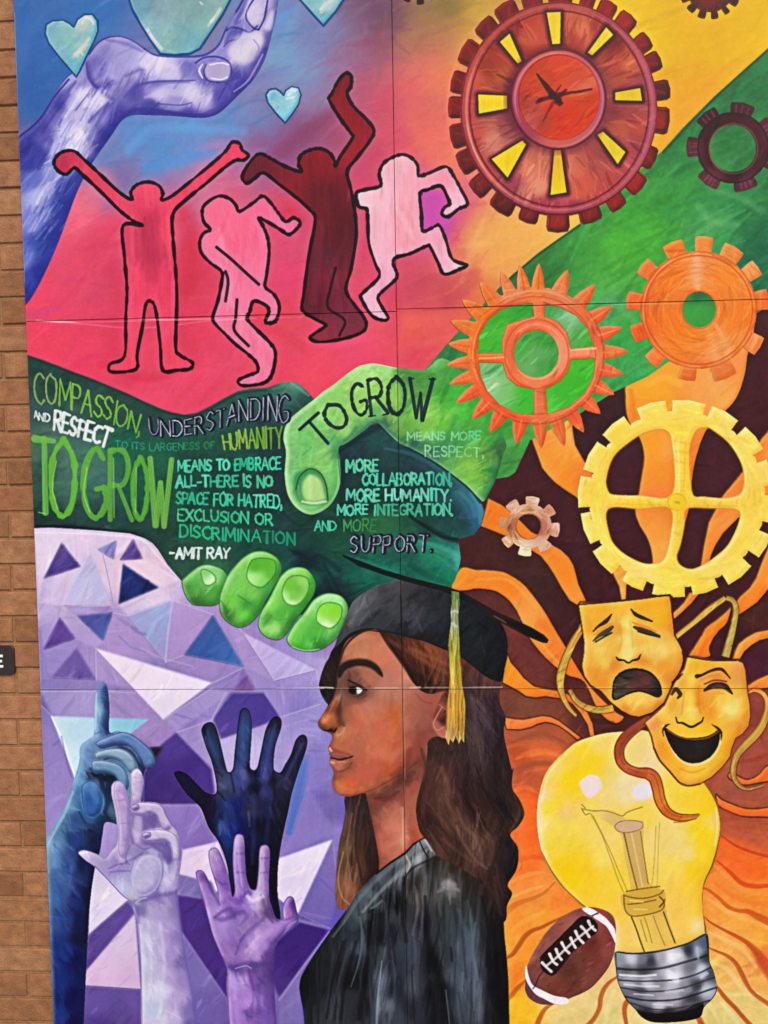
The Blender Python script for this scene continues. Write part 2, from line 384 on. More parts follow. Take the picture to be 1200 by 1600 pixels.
    st('350,72 358,64 372,60 378,44', 3, '4c4898', a=.7)
    pf('372,58 388,50 402,52 412,62 404,84 388,100 370,96 356,82', 'e2d4e2', a=.75, soft=3)
    pf('386,18 396,8 408,10 406,30 396,40 388,32', 'd6c8e0', a=.8, soft=2); pf('412,44 420,24 428,16 424,46', 'd8cce8', a=.8, soft=2)
    pf('350,34 362,22 372,20 366,38 356,44', '8c88c4', a=.8, soft=2)
    st('396,62 404,74 398,90', 2.5, '8a82ba', a=.6)
    # shine marks on the forearm
    for s, w in (('100,182 112,164 126,140', 9), ('132,165 150,150 156,140', 7), ('108,250 118,232 128,212', 10), ('150,162 160,150 164,142', 5), ('58,318 66,300 76,286', 7), ('92,262 102,240 110,222', 5)):
        st(s, w, 'f2eaf8', a=.55, soft=1, bris=.5)
    for s, w in (('66,206 84,180 108,148', 6), ('140,190 152,176 168,162', 7), ('60,262 72,240 80,220', 8), ('150,262 168,228 186,196', 7), ('118,172 130,156 138,146', 3), ('84,340 104,296 130,262', 12), ('60,420 84,370 100,330', 14)):
        st(s, w, '2f3188', a=.5, soft=1, bris=.4)
HEARTS = []
def heart(o, base, label, hl=(), w=3.5):
    elem('painted_heart', o, label=label)
    fld(base, sg=10, p=2); tex(.03, 'f', .02)
    for s, ww, c in hl: st(s, ww, c, a=.75, soft=.7, bris=.6)
    br(20, 14, 6, -50, jl=.04, a=.4, soft=1); edge('4c94a8', 4, .5, 3, 3); edge('d8ece4', 3, .4, -3, -3)
    outl(o, w, '1d5488', a=.95)
def hearts():
    heart('!119,120 95,92 76,68 70,52 72,38 82,32 98,31 108,36 115,42 121,30 132,22 144,22 152,32 153,48 146,66 134,90 125,110', '85,50,7fb0bc 100,60,88b8b8 115,60,8cc0b8 100,80,84b4c4 120,95,80bcc0 135,40,b8c4bc 145,50,7cb8bc 130,70,9ac4bc 118,108,6cb0bc',
          'large light blue painted heart left of the hand', [('128,36 134,28 142,30 146,36', 5, 'f0d8dc'), ('118,86 128,74 138,60', 6, 'e8d0cc'), ('116,84 124,80 130,86', 4, 'f0e0d4'), ('88,40 100,40', 3, 'a8ccd0')])
    heart('!199,-60 200,-5 206,14 218,36 234,62 250,84 272,86 296,84 312,76 328,52 348,22 362,-5 364,-60', '220,10,78a4b4 250,20,8aa8b0 280,10,90b0ac 310,20,84a8a4 340,10,90b4ac 330,35,8ebcb4 260,60,8cb4b0 290,60,7ca8ac 300,75,74b0b8 240,50,88b0b4 230,45,98bcc0',
          'biggest pale blue painted heart hovering over the palm', [('230,46 240,62 252,76', 6, 'd8dce0'), ('232,48 244,66', 3, 'f2d8dc'), ('330,34 338,24 344,14', 6, 'f4e4c4'), ('325,40 332,30', 4, 'f8ecd8'), ('312,3 316,7', 3, 'e8e8d8'), ('262,80 285,82 302,76', 4, 'a0ccd0')], w=4)
    heart('!505,40 490,24 474,6 462,-8 470,-40 500,-40 545,-40 540,-6 524,18 512,32', '480,0,7fb4b8 500,10,8cc0bc 520,0,a8ccc8 505,28,74b0b8 530,-10,90b8c0', 'pale painted heart cut by the top edge of the picture',
          [('502,18 512,6 520,-2', 6, 'f0dcd8'), ('500,14 508,4', 4, 'f8f0e8')], w=4)
    heart('!445,192 430,176 418,160 415,148 420,140 430,138 438,143 443,149 446,141 455,135 466,137 470,148 466,163 455,180', '425,150,7cb8cc 440,160,90ccd0 455,150,a8d4dc 462,145,a0ccd8 445,180,88c8d8 430,160,8cc4cc', 'small pale blue painted heart below the fingers',
          [('450,148 456,142 462,141', 5, 'f4f8f4'), ('448,154 458,152', 4, 'dcecec'), ('426,158 436,164', 4, 'b0d0b0')], w=3)
def dancer(o, c, line, label, shade=()):
    elem('painted_dancer', o, label=label)
    fld(c, sg=12); br(60, 34, 9, 88, jl=.045, a=.4, soft=.9); tex(.03, 'v', .01)
    for s, w, cc in shade: st(s, w, cc, a=.4, soft=1)
    outl(o, 5.8, '16060a', a=.97, jit=.14)
DARM = ('338,386 360,404 384,426 404,444', '370,468 368,496 366,516 388,540', '352,424 356,440 352,470')
def dancers():
    dancer('222,352 208,345 186,328 160,302 128,272 116,262 104,272 92,268 84,256 88,244 100,236 116,236 130,248 158,274 186,300 206,312 204,300 214,288 232,284 248,290 254,302 252,312 268,306 296,284 330,256 352,236 362,222 374,224 378,234 388,242 380,250 368,250 350,262 322,286 290,312 270,334 '
           '270,372 274,420 276,470 274,540 280,554 300,566 296,576 276,578 254,578 250,540 244,490 238,472 228,474 222,510 214,552 214,574 198,580 172,580 172,568 194,556 196,500 198,450 194,400 192,352',
           '100,255,b83450 130,262,d84058 200,320,e64864 230,300,f05068 230,350,ce3c5c 240,400,c83c5c 240,430,e84464 220,440,f84a68 260,350,ee4a62 300,300,f04460 360,240,f04460 205,500,f6506c 265,500,f24c68 200,570,f04860 270,565,f04860', None, 'rose red painted dancing figure with both arms raised', [('236,340 234,380 238,430', 26, 'b82c4c'), ('205,340 208,420', 9, 'ff6478'), ('262,340 266,420', 8, 'ff6478')])
    dancer('318,346 316,326 326,314 342,306 358,310 368,320 374,330 396,316 410,306 422,316 434,332 446,346 458,340 468,346 466,354 452,366 440,360 424,350 404,340 410,352 418,372 420,396 416,430 414,448 428,460 436,478 432,498 424,504 414,502 420,486 414,476 396,470 '
           '390,486 386,498 400,514 422,536 430,552 426,580 418,594 404,600 378,602 372,594 388,586 402,580 400,566 386,552 366,536 350,520 338,508 332,496 340,470 346,440 346,424 328,410 314,394 312,376 318,364 328,358',
           '340,330,ff6a88 370,370,fc6884 380,420,fb7090 340,380,fa7894 410,325,ff6a8c 440,352,f87090 400,440,fa7090 360,450,fa7a98 350,500,fb7492 400,540,fa7894 410,580,fb7090 420,480,fb7894', None, 'bright pink painted dancing figure bending over to one side', ())
    for q in DARM: st(q, 5, '1c060c', a=.9, soft=.3)
    dancer('470,268 466,256 470,242 484,234 500,232 514,238 522,250 524,260 530,246 550,216 548,208 532,186 514,156 518,146 528,126 540,114 548,118 548,134 542,146 552,166 572,186 584,204 576,222 556,248 542,268 548,296 554,330 556,370 548,420 540,452 552,474 566,492 572,506 566,518 540,528 500,534 '
           '484,528 492,520 508,508 492,498 472,484 474,460 482,400 492,344 484,328 462,308 436,288 412,270 398,278 386,286 378,278 384,262 398,244 408,240 424,248 446,260',
           '500,260,8c1822 500,300,6a1820 540,230,a01c28 535,170,8c1420 540,125,7c1424 430,262,7a1c2c 400,264,6c1c2c 460,285,8c1c2c 510,350,701624 540,350,5e1420 500,400,641e30 520,440,7c2034 490,470,641828 540,500,7c2c40 510,520,8c2c3c', None, 'dark maroon painted dancing figure with one arm thrown high', [('500,350 496,420 490,470', 14, '8c2c40'), ('520,300 530,380', 20, '5a101c')])
    st('524,418 516,450 512,480 538,500 530,524', 4.5, '1c060a', a=.85)
    dancer('594,290 592,272 598,256 612,246 628,241 642,246 652,258 654,274 670,270 696,260 708,274 720,296 730,318 716,326 700,338 690,334 694,324 702,318 698,306 688,290 668,296 656,302 658,334 660,360 674,356 686,352 696,374 706,404 728,414 718,420 694,428 684,410 672,386 666,384 640,396 618,402 614,412 620,428 616,438 '
           '596,456 590,466 598,482 606,496 598,500 580,492 564,466 566,458 592,432 586,412 576,380 574,340 572,326 560,322 556,302 570,296',
           '620,270,fcb0ba 640,270,fa9aa8 600,310,fab4c0 600,360,fab0bc 640,340,f89ca6 640,380,fa9ca8 600,400,f8b0c0 600,440,fa9cb0 590,470,fab0c0 690,280,fa90a0 715,315,fab0bc 680,370,faa0ae 700,410,fab0bc 570,310,fabcc6', None, 'pale pink painted dancing figure running with bent arms')
def ell(cx, cy, rx, ry=None, n=48, a0=0, a1=360):
    ry = ry or rx
    t = np.radians(np.linspace(a0, a1, n, endpoint=(a1-a0) < 360))
    return np.stack([cx+rx*np.cos(t), cy+ry*np.sin(t)], 1)
def S(p): return ' '.join('%.1f,%.1f' % tuple(q) for q in p)
def gear_outline(cx, cy, rx, ry, angs, hw, out, tip=.8, pointed=False, skew=0):
    """closed outline with a tooth at each angle (deg, in the squashed frame); hw = half width (deg), out = tooth height ratio"""
    pts = []
    A = sorted(a % 360 for a in angs)
    for i, a in enumerate(A):
        gp = min((A[(i+1) % len(A)]-a) % 360, (a-A[i-1]) % 360) if len(A) > 1 else 99
        h = min(hw*(1+.12*rng.normal()), gp*.455); o = out*(1+.012*rng.normal())
        if pointed: seq = [(a-h, 1), (a-h*.35+skew*.5, 1+(o-1)*.5), (a+skew, o), (a+h*.35+skew*.5, 1+(o-1)*.45), (a+h, 1)]
        else: seq = [(a-h, .99), (a-h*.96, 1+(o-1)*.75), (a-h*tip, o), (a, o*1.008), (a+h*tip, o), (a+h*.96, 1+(o-1)*.75), (a+h, .99)]
        pts += seq
        nx = A[(i+1) % len(A)]+(360 if i == len(A)-1 else 0)
        hn = min(hw*1.12, (nx-a)*.455)
        for k in (1, 2, 3): pts.append((a+h+(nx-hn-a-h)*k/4, 1))
    return np.array([(cx+rx*r*math.cos(math.radians(t)), cy+ry*r*math.sin(math.radians(t))) for t, r in pts])
def angs_of(s, cx, cy, rx, ry):
    return [math.degrees(math.atan2((y-cy)/ry, (x-cx)/rx)) for x, y in P(s)]
def ring(cx, cy, rx, ry, w, col, a=.8, a0=0, a1=360, soft=.6, bris=.2, clip=True):
    p = ell(cx, cy, rx, ry, 44, a0, a1)
    if a1-a0 >= 360: p = np.vstack([p, p[:1]])
    ws = w*(1+.1*rng.normal(size=len(p)))
    if a1-a0 < 360: ws *= np.clip(np.sin(np.linspace(0, np.pi, len(p)))*1.6, .25, 1)
    rawstroke(T(p), ws, hx(col), a, soft, clip, bris)
def spin(cx, cy):
    c = T([(cx, cy)])[0]
    return lambda X, Y: math.atan2(Y-c[1], X-c[0])+math.pi/2
def radial(cx, cy):
    c = T([(cx, cy)])[0]
    return lambda X, Y: math.atan2(Y-c[1], X-c[0])
def sub(name, pts, parent, label=None, smooth=False):
    """a named piece of the element before it: mask and mesh"""
    return elem(name, S(pts) if not isinstance(pts, str) else pts, smooth=smooth, label=label, parent=parent)
def red_gear():
    cx, cy, rx, ry = 873, 170, 153, 166
    A = angs_of('752,34 729,80 708,126 704,167 707,214 725,254 749,291 782,325 824,345 872,347 922,335 960,312 990,283 1013,245 1035,188 1038,140 1028,93 1010,63 983,27 787,8 828,-14 876,-22 922,-14 955,0', cx, cy, rx, ry)
    g = gear_outline(cx, cy, rx, ry, A, 6.1, 1.13)
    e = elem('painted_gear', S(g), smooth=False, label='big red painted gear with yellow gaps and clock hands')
    fld('752,34,5e1614 729,80,6c1a14 708,126,641412 704,167,6a1814 707,214,5e1818 725,254,5a1a14 749,291,66201c 782,325,541414 824,345,6a1c20 872,347,7c2420 922,335,6c1c1c 960,312,7c1c18 990,283,8c2018 1013,245,6c1c18 1035,188,7c2014 1038,140,4e1012 1028,93,681414 1010,63,741412 983,27,861810 787,8,6c1010 876,-15,701412', sg=10, warp=6)
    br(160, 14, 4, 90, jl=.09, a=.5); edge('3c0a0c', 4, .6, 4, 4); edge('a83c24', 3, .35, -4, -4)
    for a in A:
        for s_ in (-1, 1):
            t = math.radians(a+s_*5.2); u = math.radians(a+s_*4.6)
            rawstroke(T([(cx+rx*math.cos(t), cy+ry*math.sin(t)), (cx+rx*1.11*math.cos(u), cy+ry*1.11*math.sin(u))]), [2.2, 1.6], hx('3c0c0c'), .6, .5, True, .1)
        t = math.radians(a)
        rawstroke(T([(cx+rx*1.02*math.cos(t), cy+ry*1.02*math.sin(t)), (cx+rx*1.09*math.cos(t+.03), cy+ry*1.09*math.sin(t+.03))]), [6, 4], hx('9c3020'), .35, .9, True, .4)
    w = sub('gear_rim', ell(cx, cy, rx+1, ry+1), e)
    fld('760,100,8a3420 790,120,a0522c 770,140,984a34 800,130,5a1a20 740,120,b0503c 760,190,a4604c 790,200,8c4a44 745,200,b04c44 770,215,b87460 800,190,6c2838 760,170,5a1838 830,270,c07058 850,250,a8604c 840,290,c88468 820,300,b0685c 800,290,8c3c48 895,270,bc6450 910,290,b45440 930,260,a05044 900,300,b85844 '
        '940,240,8a4040 970,200,a0503c 985,180,8c403c 1000,200,a04838 960,180,7c3434 960,110,9c4434 980,100,b05c40 940,120,8c4434 985,80,a04830 960,70,702018 900,30,b05840 910,45,c06c4c 890,60,98402c 930,40,8c3428 840,40,a84838 825,60,b0543c 830,30,9c3828 800,50,7c201c 815,80,8a3020 '
        '1010,130,8c4048 1015,200,8c4450 1000,230,904048 900,320,7c3044 860,320,903444 840,326,8c3440 950,290,a04440 980,260,9c4444 735,170,a84840 730,220,8c3034 760,280,9c4440', sg=7, p=2, warp=8)
    br(380, 22, 4.5, radial(cx, cy), jl=.10, jc=.015, a=.55, soft=.7)
    # outer rim ring with highlight
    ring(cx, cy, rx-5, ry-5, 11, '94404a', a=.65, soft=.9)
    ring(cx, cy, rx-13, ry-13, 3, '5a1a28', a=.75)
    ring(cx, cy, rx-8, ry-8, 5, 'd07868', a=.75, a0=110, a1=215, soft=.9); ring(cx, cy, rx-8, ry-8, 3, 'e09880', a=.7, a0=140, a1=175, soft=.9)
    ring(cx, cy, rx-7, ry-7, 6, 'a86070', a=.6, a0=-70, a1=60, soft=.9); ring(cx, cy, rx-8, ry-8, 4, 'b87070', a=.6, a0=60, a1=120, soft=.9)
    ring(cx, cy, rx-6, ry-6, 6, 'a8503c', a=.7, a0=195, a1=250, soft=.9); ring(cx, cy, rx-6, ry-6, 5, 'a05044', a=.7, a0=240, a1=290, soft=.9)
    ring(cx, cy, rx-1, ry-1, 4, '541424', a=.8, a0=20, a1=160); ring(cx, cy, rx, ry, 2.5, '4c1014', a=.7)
    # windows between the spokes
    W = ['854,20 876,19 875,69 863,70', '781,66 796,53 815,96 809,100', '747,148 792,150 792,170 748,178', '768,249 816,220 822,226 793,278', '866,235 876,235 885,301 860,305', '947,43 958,55 925,87 918,83', '961,145 1000,138 1003,158 961,157', '933,211 942,206 977,238 965,257']
    for q in W:
        p = P(q); c = p.mean(0); big = c+(p-c)*1.0
        outl('!'+q, 13, '3e0d20', a=.75, soft=.9, clip=True); outl('!'+q, 8, '380a18', a=.7, soft=.5, clip=True)
    for q in W:
        sub('gear_gap', q, e, label='yellow gap between two spokes of the red gear')
        fld('850,20,e8c018 790,80,eec414 770,160,f2ca14 790,250,f4cc08 870,300,f0c808 940,60,e8c420 990,150,e8bc14 950,230,e8c418 870,240,e0a828', sg=20); tex(.03, 'v')
    # hub
    begin(shape(S(ell(872, 156, 84, 86, 40)), False), soft=5)
    fld('872,75,4c1018 800,100,561424 960,150,743840 870,240,5c2030 800,220,602434', a=.6)
    sub('gear_hub', ell(872, 155, 74, 78), e, label='round orange red hub of the big red gear')
    fld('872,80,b05848 810,110,a8505c 800,160,9c4058 815,210,8c3848 870,230,b0584c 930,210,a85858 943,160,9c5060 930,105,a05050', sg=16)
    begin(shape(S(ell(873, 152, 64, 67)), False))
    fld('850,110,b8401c 880,100,cc4420 910,120,cc5034 920,130,d46c50 840,130,c0401c 820,160,a83c28 840,170,b44c40 830,190,b4584c 850,190,b04030 880,200,d43c0c 900,180,d03c10 920,180,cc4410 870,170,c83814 930,155,c44018 860,210,c44010 905,215,c83c10', sg=7, p=2)
    br(120, 18, 4, -30, jl=.08, a=.5)
    ring(873, 152, 64, 67, 3.5, '7c1c1c', a=.7, soft=.9)
    begin(shape(S(ell(872, 155, 76, 80)), False))
    ring(872, 155, 74, 78, 4.5, '4c1024', a=.8); ring(872, 155, 68, 72, 3, 'cc7c70', a=.6, a0=150, a1=290, soft=.9); ring(872, 155, 69, 73, 3, 'c07c80', a=.5, a0=-60, a1=100, soft=.9)
    sub('clock_hand', '838,114 846,122 856,132 866,144 874,154 880,162 876,164 868,158 856,146 846,130', e, smooth=True, label='dark long painted clock hand'); fld('850,130,4c0c0c', sg=9)
    whole()
    st('838,116 850,132 862,146 874,158', '2 6 9 6', '4c0a0c', a=.9, soft=.4); st('860,150 890,145 905,143 924,139', '9 4 4 3', '4a0a10', a=.85); st('842,157 852,154 864,150', '7 6 5', '4c0c0c', a=.8)
    st('848,190 856,174 864,160', '2 4 6', '6c1410', a=.7, soft=.7); st('876,133 868,144 860,154', '2 4 5', '5c100c', a=.7); st('862,148 872,156', 10, '3c0810', a=.9); st('884,140 876,148 868,158', '3 7 4', '4c0a10', a=.85); st('846,154 838,160', 5, '4c0c10', a=.7); st('868,160 874,164', 5, '2c0c20', a=.7)
def red_tone():
    begin(shape(S(ell(873, 170, 176, 190, 60)), False)); global CUR
    x0, y0, M = CUR; R = CV[y0:y0+M.shape[0], x0:x0+M.shape[1]]; m = M*np.clip((R[..., 0]-R[..., 1]*1.25)*8, 0, 1)*(R[..., 1] < .55); CUR = (x0, y0, m.astype(np.float32)); tone(1.1, 1.12)
def small_gears():
    cx, cy = 1145, 231
    e = elem('painted_gear', S(gear_outline(cx, cy, 57, 56, [-129, -77, -28, 17, 72, 126, 181], 15.5, 1.26, tip=.85))+';'+S(ell(1145, 232, 36, 37)), smooth=False, label='small dark maroon painted gear on the green band')
    fld('1105,190,3c1418 1162,172,4a1a24 1200,200,5c2430 1203,250,4a1824 1163,285,642c40 1108,280,643038 1087,230,5c2430 1120,200,380c10 1110,232,340c10 1145,190,400c10 1180,210,4c1420 1150,275,2e0c14', sg=8)
    for a in (-129, -77, -28, 17, 72, 126, 181):
        for d in (-7, 0, 7):
            t = math.radians(a+d+rng.normal()); rawstroke(T([(cx+58*math.cos(t), cy+57*math.sin(t)), (cx+69*math.cos(t), cy+68*math.sin(t))]), [4, 2.5], hx('8c4860'), .6, .8, True, .4)
    br(40, 14, 4, spin(cx, cy), jl=.08, a=.5)
    ring(cx, cy+1, 38, 39, 3, '7c5838', a=.6); ring(cx, cy+1, 37, 38, 1.6, 'b09068', a=.6, a0=100, a1=260)
    outl(S(gear_outline(cx, cy, 57, 56, [], 1, 1)) if 0 else S(ell(cx, cy, 55, 54)), 3, '240608', a=.5, clip=True)
    cx, cy = 1110, -16
    e = elem('painted_gear', S(gear_outline(cx, cy, 36, 34, [28+i*26.5 for i in range(6)]+[190+i*28 for i in range(6)], 7.5, 1.32)), smooth=False, label='small dark red painted gear cut by the top edge of the picture')
    fld('1063,7,44141a 1082,20,54201c 1105,27,4c161c 1132,25,541818 1153,10,501c1c 1110,0,7c1c14', sg=9); br(50, 12, 3, radial(cx, cy), jl=.12, a=.6)
    cx, cy = 652, -30
    e = elem('painted_gear', S(gear_outline(cx, cy, 30, 28, [10+i*36 for i in range(10)], 10, 1.28)), smooth=False, label='dark gear above the pink panel, only its lowest teeth in the picture')
    fld('640,0,3c1c20 680,0,3a1418', sg=9); tex(.05, 'h')
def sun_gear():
    gear_greens()
    cx, cy = 836, 555
    tips = P('842,411 887,423 928,446 953,474 965,494 975,523 982,550 974,581 960,617 938,645 915,675 883,699 846,699 808,692 763,673 737,652 710,632 703,600 698,572 700,537 700,500 722,468 767,433 800,422 867,416')
    tips = P('842,411 887,421 930,444 957,478 972,512 982,549 974,585 960,617 938,647 912,676 882,697 846,700 806,694 765,677 737,655 711,630 701,600 697,570 700,537 704,501 722,468 750,440 783,424 812,414')
    A = sorted([math.degrees(math.atan2(y-cy, x-cx)) % 360 for x, y in tips])
    rr = {round(math.degrees(math.atan2(y-cy, x-cx)) % 360, 3): math.hypot(x-cx, y-cy) for x, y in tips}
    pts = []
    for i, a in enumerate(A):
        r = rr[round(a, 3)]; nx = A[(i+1) % len(A)]+(360 if i == len(A)-1 else 0)
        b = (nx-a); kk = min(1, .46*min(b, (a-A[i-1]) % 360)/6.9)
        for da, q in ((-6.9, 106), (-4.6, 107+(r-107)*.42), (-1.6, 107+(r-107)*.86), (0, r), (1.9, 107+(r-107)*.8), (4.9, 107+(r-107)*.4), (6.9, 106)): pts.append((a+da*kk, q))
        pts.append((a+b/2, 107))
    g = [(cx+q*math.cos(math.radians(t)), cy+q*math.sin(math.radians(t))) for t, q in pts]
    holes = [('!834,494 792,507 784,530 785,552 746,552 748,524 762,500 780,485 800,477 832,474'), ('!852,475 875,480 900,493 918,513 928,541 892,545 886,520 872,503 850,494'),
             ('!892,562 930,560 926,590 912,616 888,636 855,647 852,608 874,596 886,582'), ('!834,608 834,648 806,646 780,632 760,610 750,586 748,566 785,567 792,590 808,603'), '!'+S(ell(838, 553, 35, 37, 24))]
    e = elem('painted_gear', '!'+S(g)+';'+';'.join(holes), smooth=False, label='orange painted gear with sharp sunburst teeth and four green gaps')
    fld('760,480,e87428 842,430,f08028 887,430,e87830 940,460,e8702c 980,550,e88040 960,610,ec7840 900,680,f08840 840,690,e86c30 760,670,e86030 710,620,f07430 700,570,f08040 710,500,e87830 740,560,f0742c 800,455,e88050 880,460,e07c50 930,520,e4683c 935,590,e86838 900,640,e86034 800,650,ec6030 750,620,f06430 760,490,f07a20 840,500,f07848 790,540,e87040 880,550,f0906c 840,600,f08050 910,552,f49060 842,625,e87848', sg=8, p=2)
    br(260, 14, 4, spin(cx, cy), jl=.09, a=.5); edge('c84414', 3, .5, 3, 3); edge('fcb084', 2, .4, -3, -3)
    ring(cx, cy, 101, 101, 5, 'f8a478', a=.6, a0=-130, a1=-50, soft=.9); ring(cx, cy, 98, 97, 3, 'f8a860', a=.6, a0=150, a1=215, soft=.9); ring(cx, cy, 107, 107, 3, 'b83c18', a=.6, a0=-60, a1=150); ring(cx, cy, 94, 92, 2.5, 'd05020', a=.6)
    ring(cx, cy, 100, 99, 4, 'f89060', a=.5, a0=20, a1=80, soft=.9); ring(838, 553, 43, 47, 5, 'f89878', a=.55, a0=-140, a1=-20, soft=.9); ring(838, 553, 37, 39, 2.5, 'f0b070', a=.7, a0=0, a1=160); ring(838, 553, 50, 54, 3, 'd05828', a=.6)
    for x, y in tips:
        t = math.atan2(y-cy, x-cx); r = math.hypot(x-cx, y-cy)
        rawstroke(T([(cx+104*math.cos(t), cy+104*math.sin(t)), (cx+(r-6)*math.cos(t), cy+(r-6)*math.sin(t))]), [4, 1.5], hx(rng.choice(['f8a468', 'd85020', 'f09050'])), .55, .8, True, .3)
    st('786,558 748,560', 3, 'f4c070', a=.7); st('892,546 930,544', 3.5, 'f8c090', a=.8)
    begin(shape(S(ell(838, 553, 90, 90)), False)); 
    for h in holes[:4]: outl(h, 2, 'c85018', a=.5, clip=False)
def gear_greens():
    for q, c in (('!832,494 792,507 784,530 785,552 746,552 748,524 762,500 780,485 800,477 832,474', '750,540,48b030 780,490,40a830 820,480,3c9c34 790,510,50b838'), ('!852,475 875,480 900,493 918,513 928,541 892,545 886,520 872,503 850,494', '860,480,50a050 890,500,8cc08c 910,520,58a850 925,540,48a834 880,510,70b070'),
                 ('!892,562 930,560 926,590 912,616 888,636 855,647 852,608 874,596 886,582', '900,570,48b82c 880,610,44b430 860,635,58c040 910,600,40b028'), ('!834,608 834,648 806,646 780,632 760,610 750,586 748,566 785,567 792,590 808,603', '760,580,78b878 770,600,a0cc90 790,620,80c070 810,640,50b83c 825,620,44b830 775,570,70b468'), ('!'+S(ell(838, 553, 35, 37, 24)), '820,535,50a848 840,550,68a860 850,570,4c9c44 830,570,70ac64 855,530,3c983c')):
        begin(shape(q)); fld(c, sg=8); br(26, 16, 5, -40, jl=.09, a=.5, soft=.9)
def orange_gear():
    cx, cy = 1091, 484
    A = angs_of('1100,370 1052,385 1147,388 1013,423 985,470 990,522 1020,562 1073,592 1133,588 1183,540 1203,467 1180,420', cx, cy, 89, 90)
    e = elem('painted_gear', '!'+S(gear_outline(cx, cy, 91, 92, A, 8.6, 1.23, tip=.88))+';!'+S(ell(1092, 484, 26, 28, 24)), smooth=False, label='solid orange painted gear with a small round green hole')
    fld('1100,375,f08838 1052,388,f08020 1147,392,e88a40 1013,425,f07830 985,470,e86420 990,522,e85c18 1020,560,f4803c 1073,590,e8702c 1133,585,e87834 1183,535,f08c50 1200,467,e87028 1180,425,f8a058 1091,410,f49050 1095,440,f88c40 1050,430,f87c20 1140,430,f88424 1150,490,f87c20 1140,540,f09040 1110,550,f89450 1050,540,f88028 1030,490,f47820 1060,520,f47c1c 1090,525,f08424 1130,470,f0802c 1170,500,f07c20 1080,565,ec7830', sg=9, p=2)
    br(330, 26, 4, spin(cx, cy), jl=.06, a=.5); edge('d85814', 4, .4, 4, 4); edge('fcb478', 3, .4, -3, -3)
    st('1088,398 1084,430 1090,452', '10 22 6', 'fcc09c', a=.5, soft=1, bris=.4); st('1118,508 1132,536 1140,560', '6 18 14', 'fcb484', a=.45, soft=1, bris=.4); st('1040,560 1060,572 1090,574', 8, 'f8b070', a=.4, soft=1)
    for r in (36, 46, 58, 66, 74): ring(cx, cy, r, r, 2.5, rng.choice(['f8a050', 'ee6c14']), a=.45, a0=float(rng.integers(0, 180)), a1=float(rng.integers(200, 350)), soft=.8)
    ring(cx, cy, 84, 85, 2.5, 'd85014', a=.7); ring(cx, cy, 87, 88, 3, 'f8a860', a=.4, a0=150, a1=260); ring(cx, cy, 90, 91, 2.5, 'd04c14', a=.6)
    ring(1092, 484, 27, 29, 2.5, 'c85c20', a=.7); st('1093,410 1092,440', 14, 'fab080', a=.35, soft=1); st('1108,520 1120,560', 14, 'fab078', a=.35, soft=1)
    begin(shape(S(ell(1092, 484, 26, 28, 24)), False)); fld('1092,465,2c6c3c 1080,462,3c8444 1092,490,44a044 1100,500,40983c 1075,490,40a040', sg=6)
def yellow_gear():
    cx, cy = 1058, 780
    A = [-105.5+22.3*i for i in range(16)]
    holes = ['950,767 947,748 958,714 984,690 1010,675 1038,672 1049,692 1050,772 1000,774 960,773', '1082,772 1077,730 1078,695 1088,672 1104,668 1116,674 1138,692 1156,720 1162,745 1157,770 1133,778 1100,776',
             '950,795 1000,795 1047,795 1046,840 1036,874 1013,881 990,874 965,857 952,835', '1072,795 1110,794 1150,796 1155,812 1138,850 1113,873 1093,885 1078,889 1063,883 1057,870 1063,850 1069,820']
    e = elem('painted_gear', '!'+S(gear_outline(cx, cy, 138, 138, A, 8.8, 1.115, tip=.97))+';'+';'.join('!'+S(cat(P(h))) for h in holes), smooth=False, label='large pale yellow painted gear with four wide spokes')
    fld('1020,640,fce06c 1073,632,fce070 1130,647,f8e484 1177,677,f8e074 960,680,fcd860 927,720,fce070 907,777,fcdc64 913,833,fce478 940,877,fce070 990,915,fcd860 1087,923,fcd858 1140,897,fce074 1183,860,f0dc78 1200,740,f4d870 1060,680,f8d85c 1064,720,f8d458 1000,655,f8dc68 1110,655,fcdc68 '
        '1160,700,fce074 1180,780,f4d460 1160,850,fcdc64 1060,900,f4dc68 1000,890,f0e084 950,840,fce070 935,770,fcdc64 960,710,f8d860 1000,785,f4cc50 1058,785,f0cc48 1110,785,f0cc58 1058,850,ecd460 1050,880,fcdc64 1110,890,f4dc74', sg=9, p=2)
    br(300, 18, 5, spin(cx, cy), jl=.04, a=.45); tex(.02, 'f'); edge('e0a030', 3, .35, 4, 4); edge('fcf4b8', 3, .5, -4, -4)
    for h in holes: outl(h, 2.4, 'e09c38', a=.55, clip=False)
    st('1058,690 1060,730 1060,770', 4, 'f8ec98', a=.6); st('1070,690 1068,760', 3, 'e0b840', a=.6); st('960,787 1030,788', 3, 'e0b440', a=.5); st('1085,790 1150,790', 3, 'e0b040', a=.5)
    sub('gear_hub', ell(1057, 784, 15, 14), e, label='small round centre of the pale yellow gear'); fld('1057,784,e8c830 1050,780,f0d848', sg=8); ring(1057, 784, 14, 13, 2.5, 'd8a828', a=.6); st('1055,784 1060,785', 4, 'c8a020', a=.8)
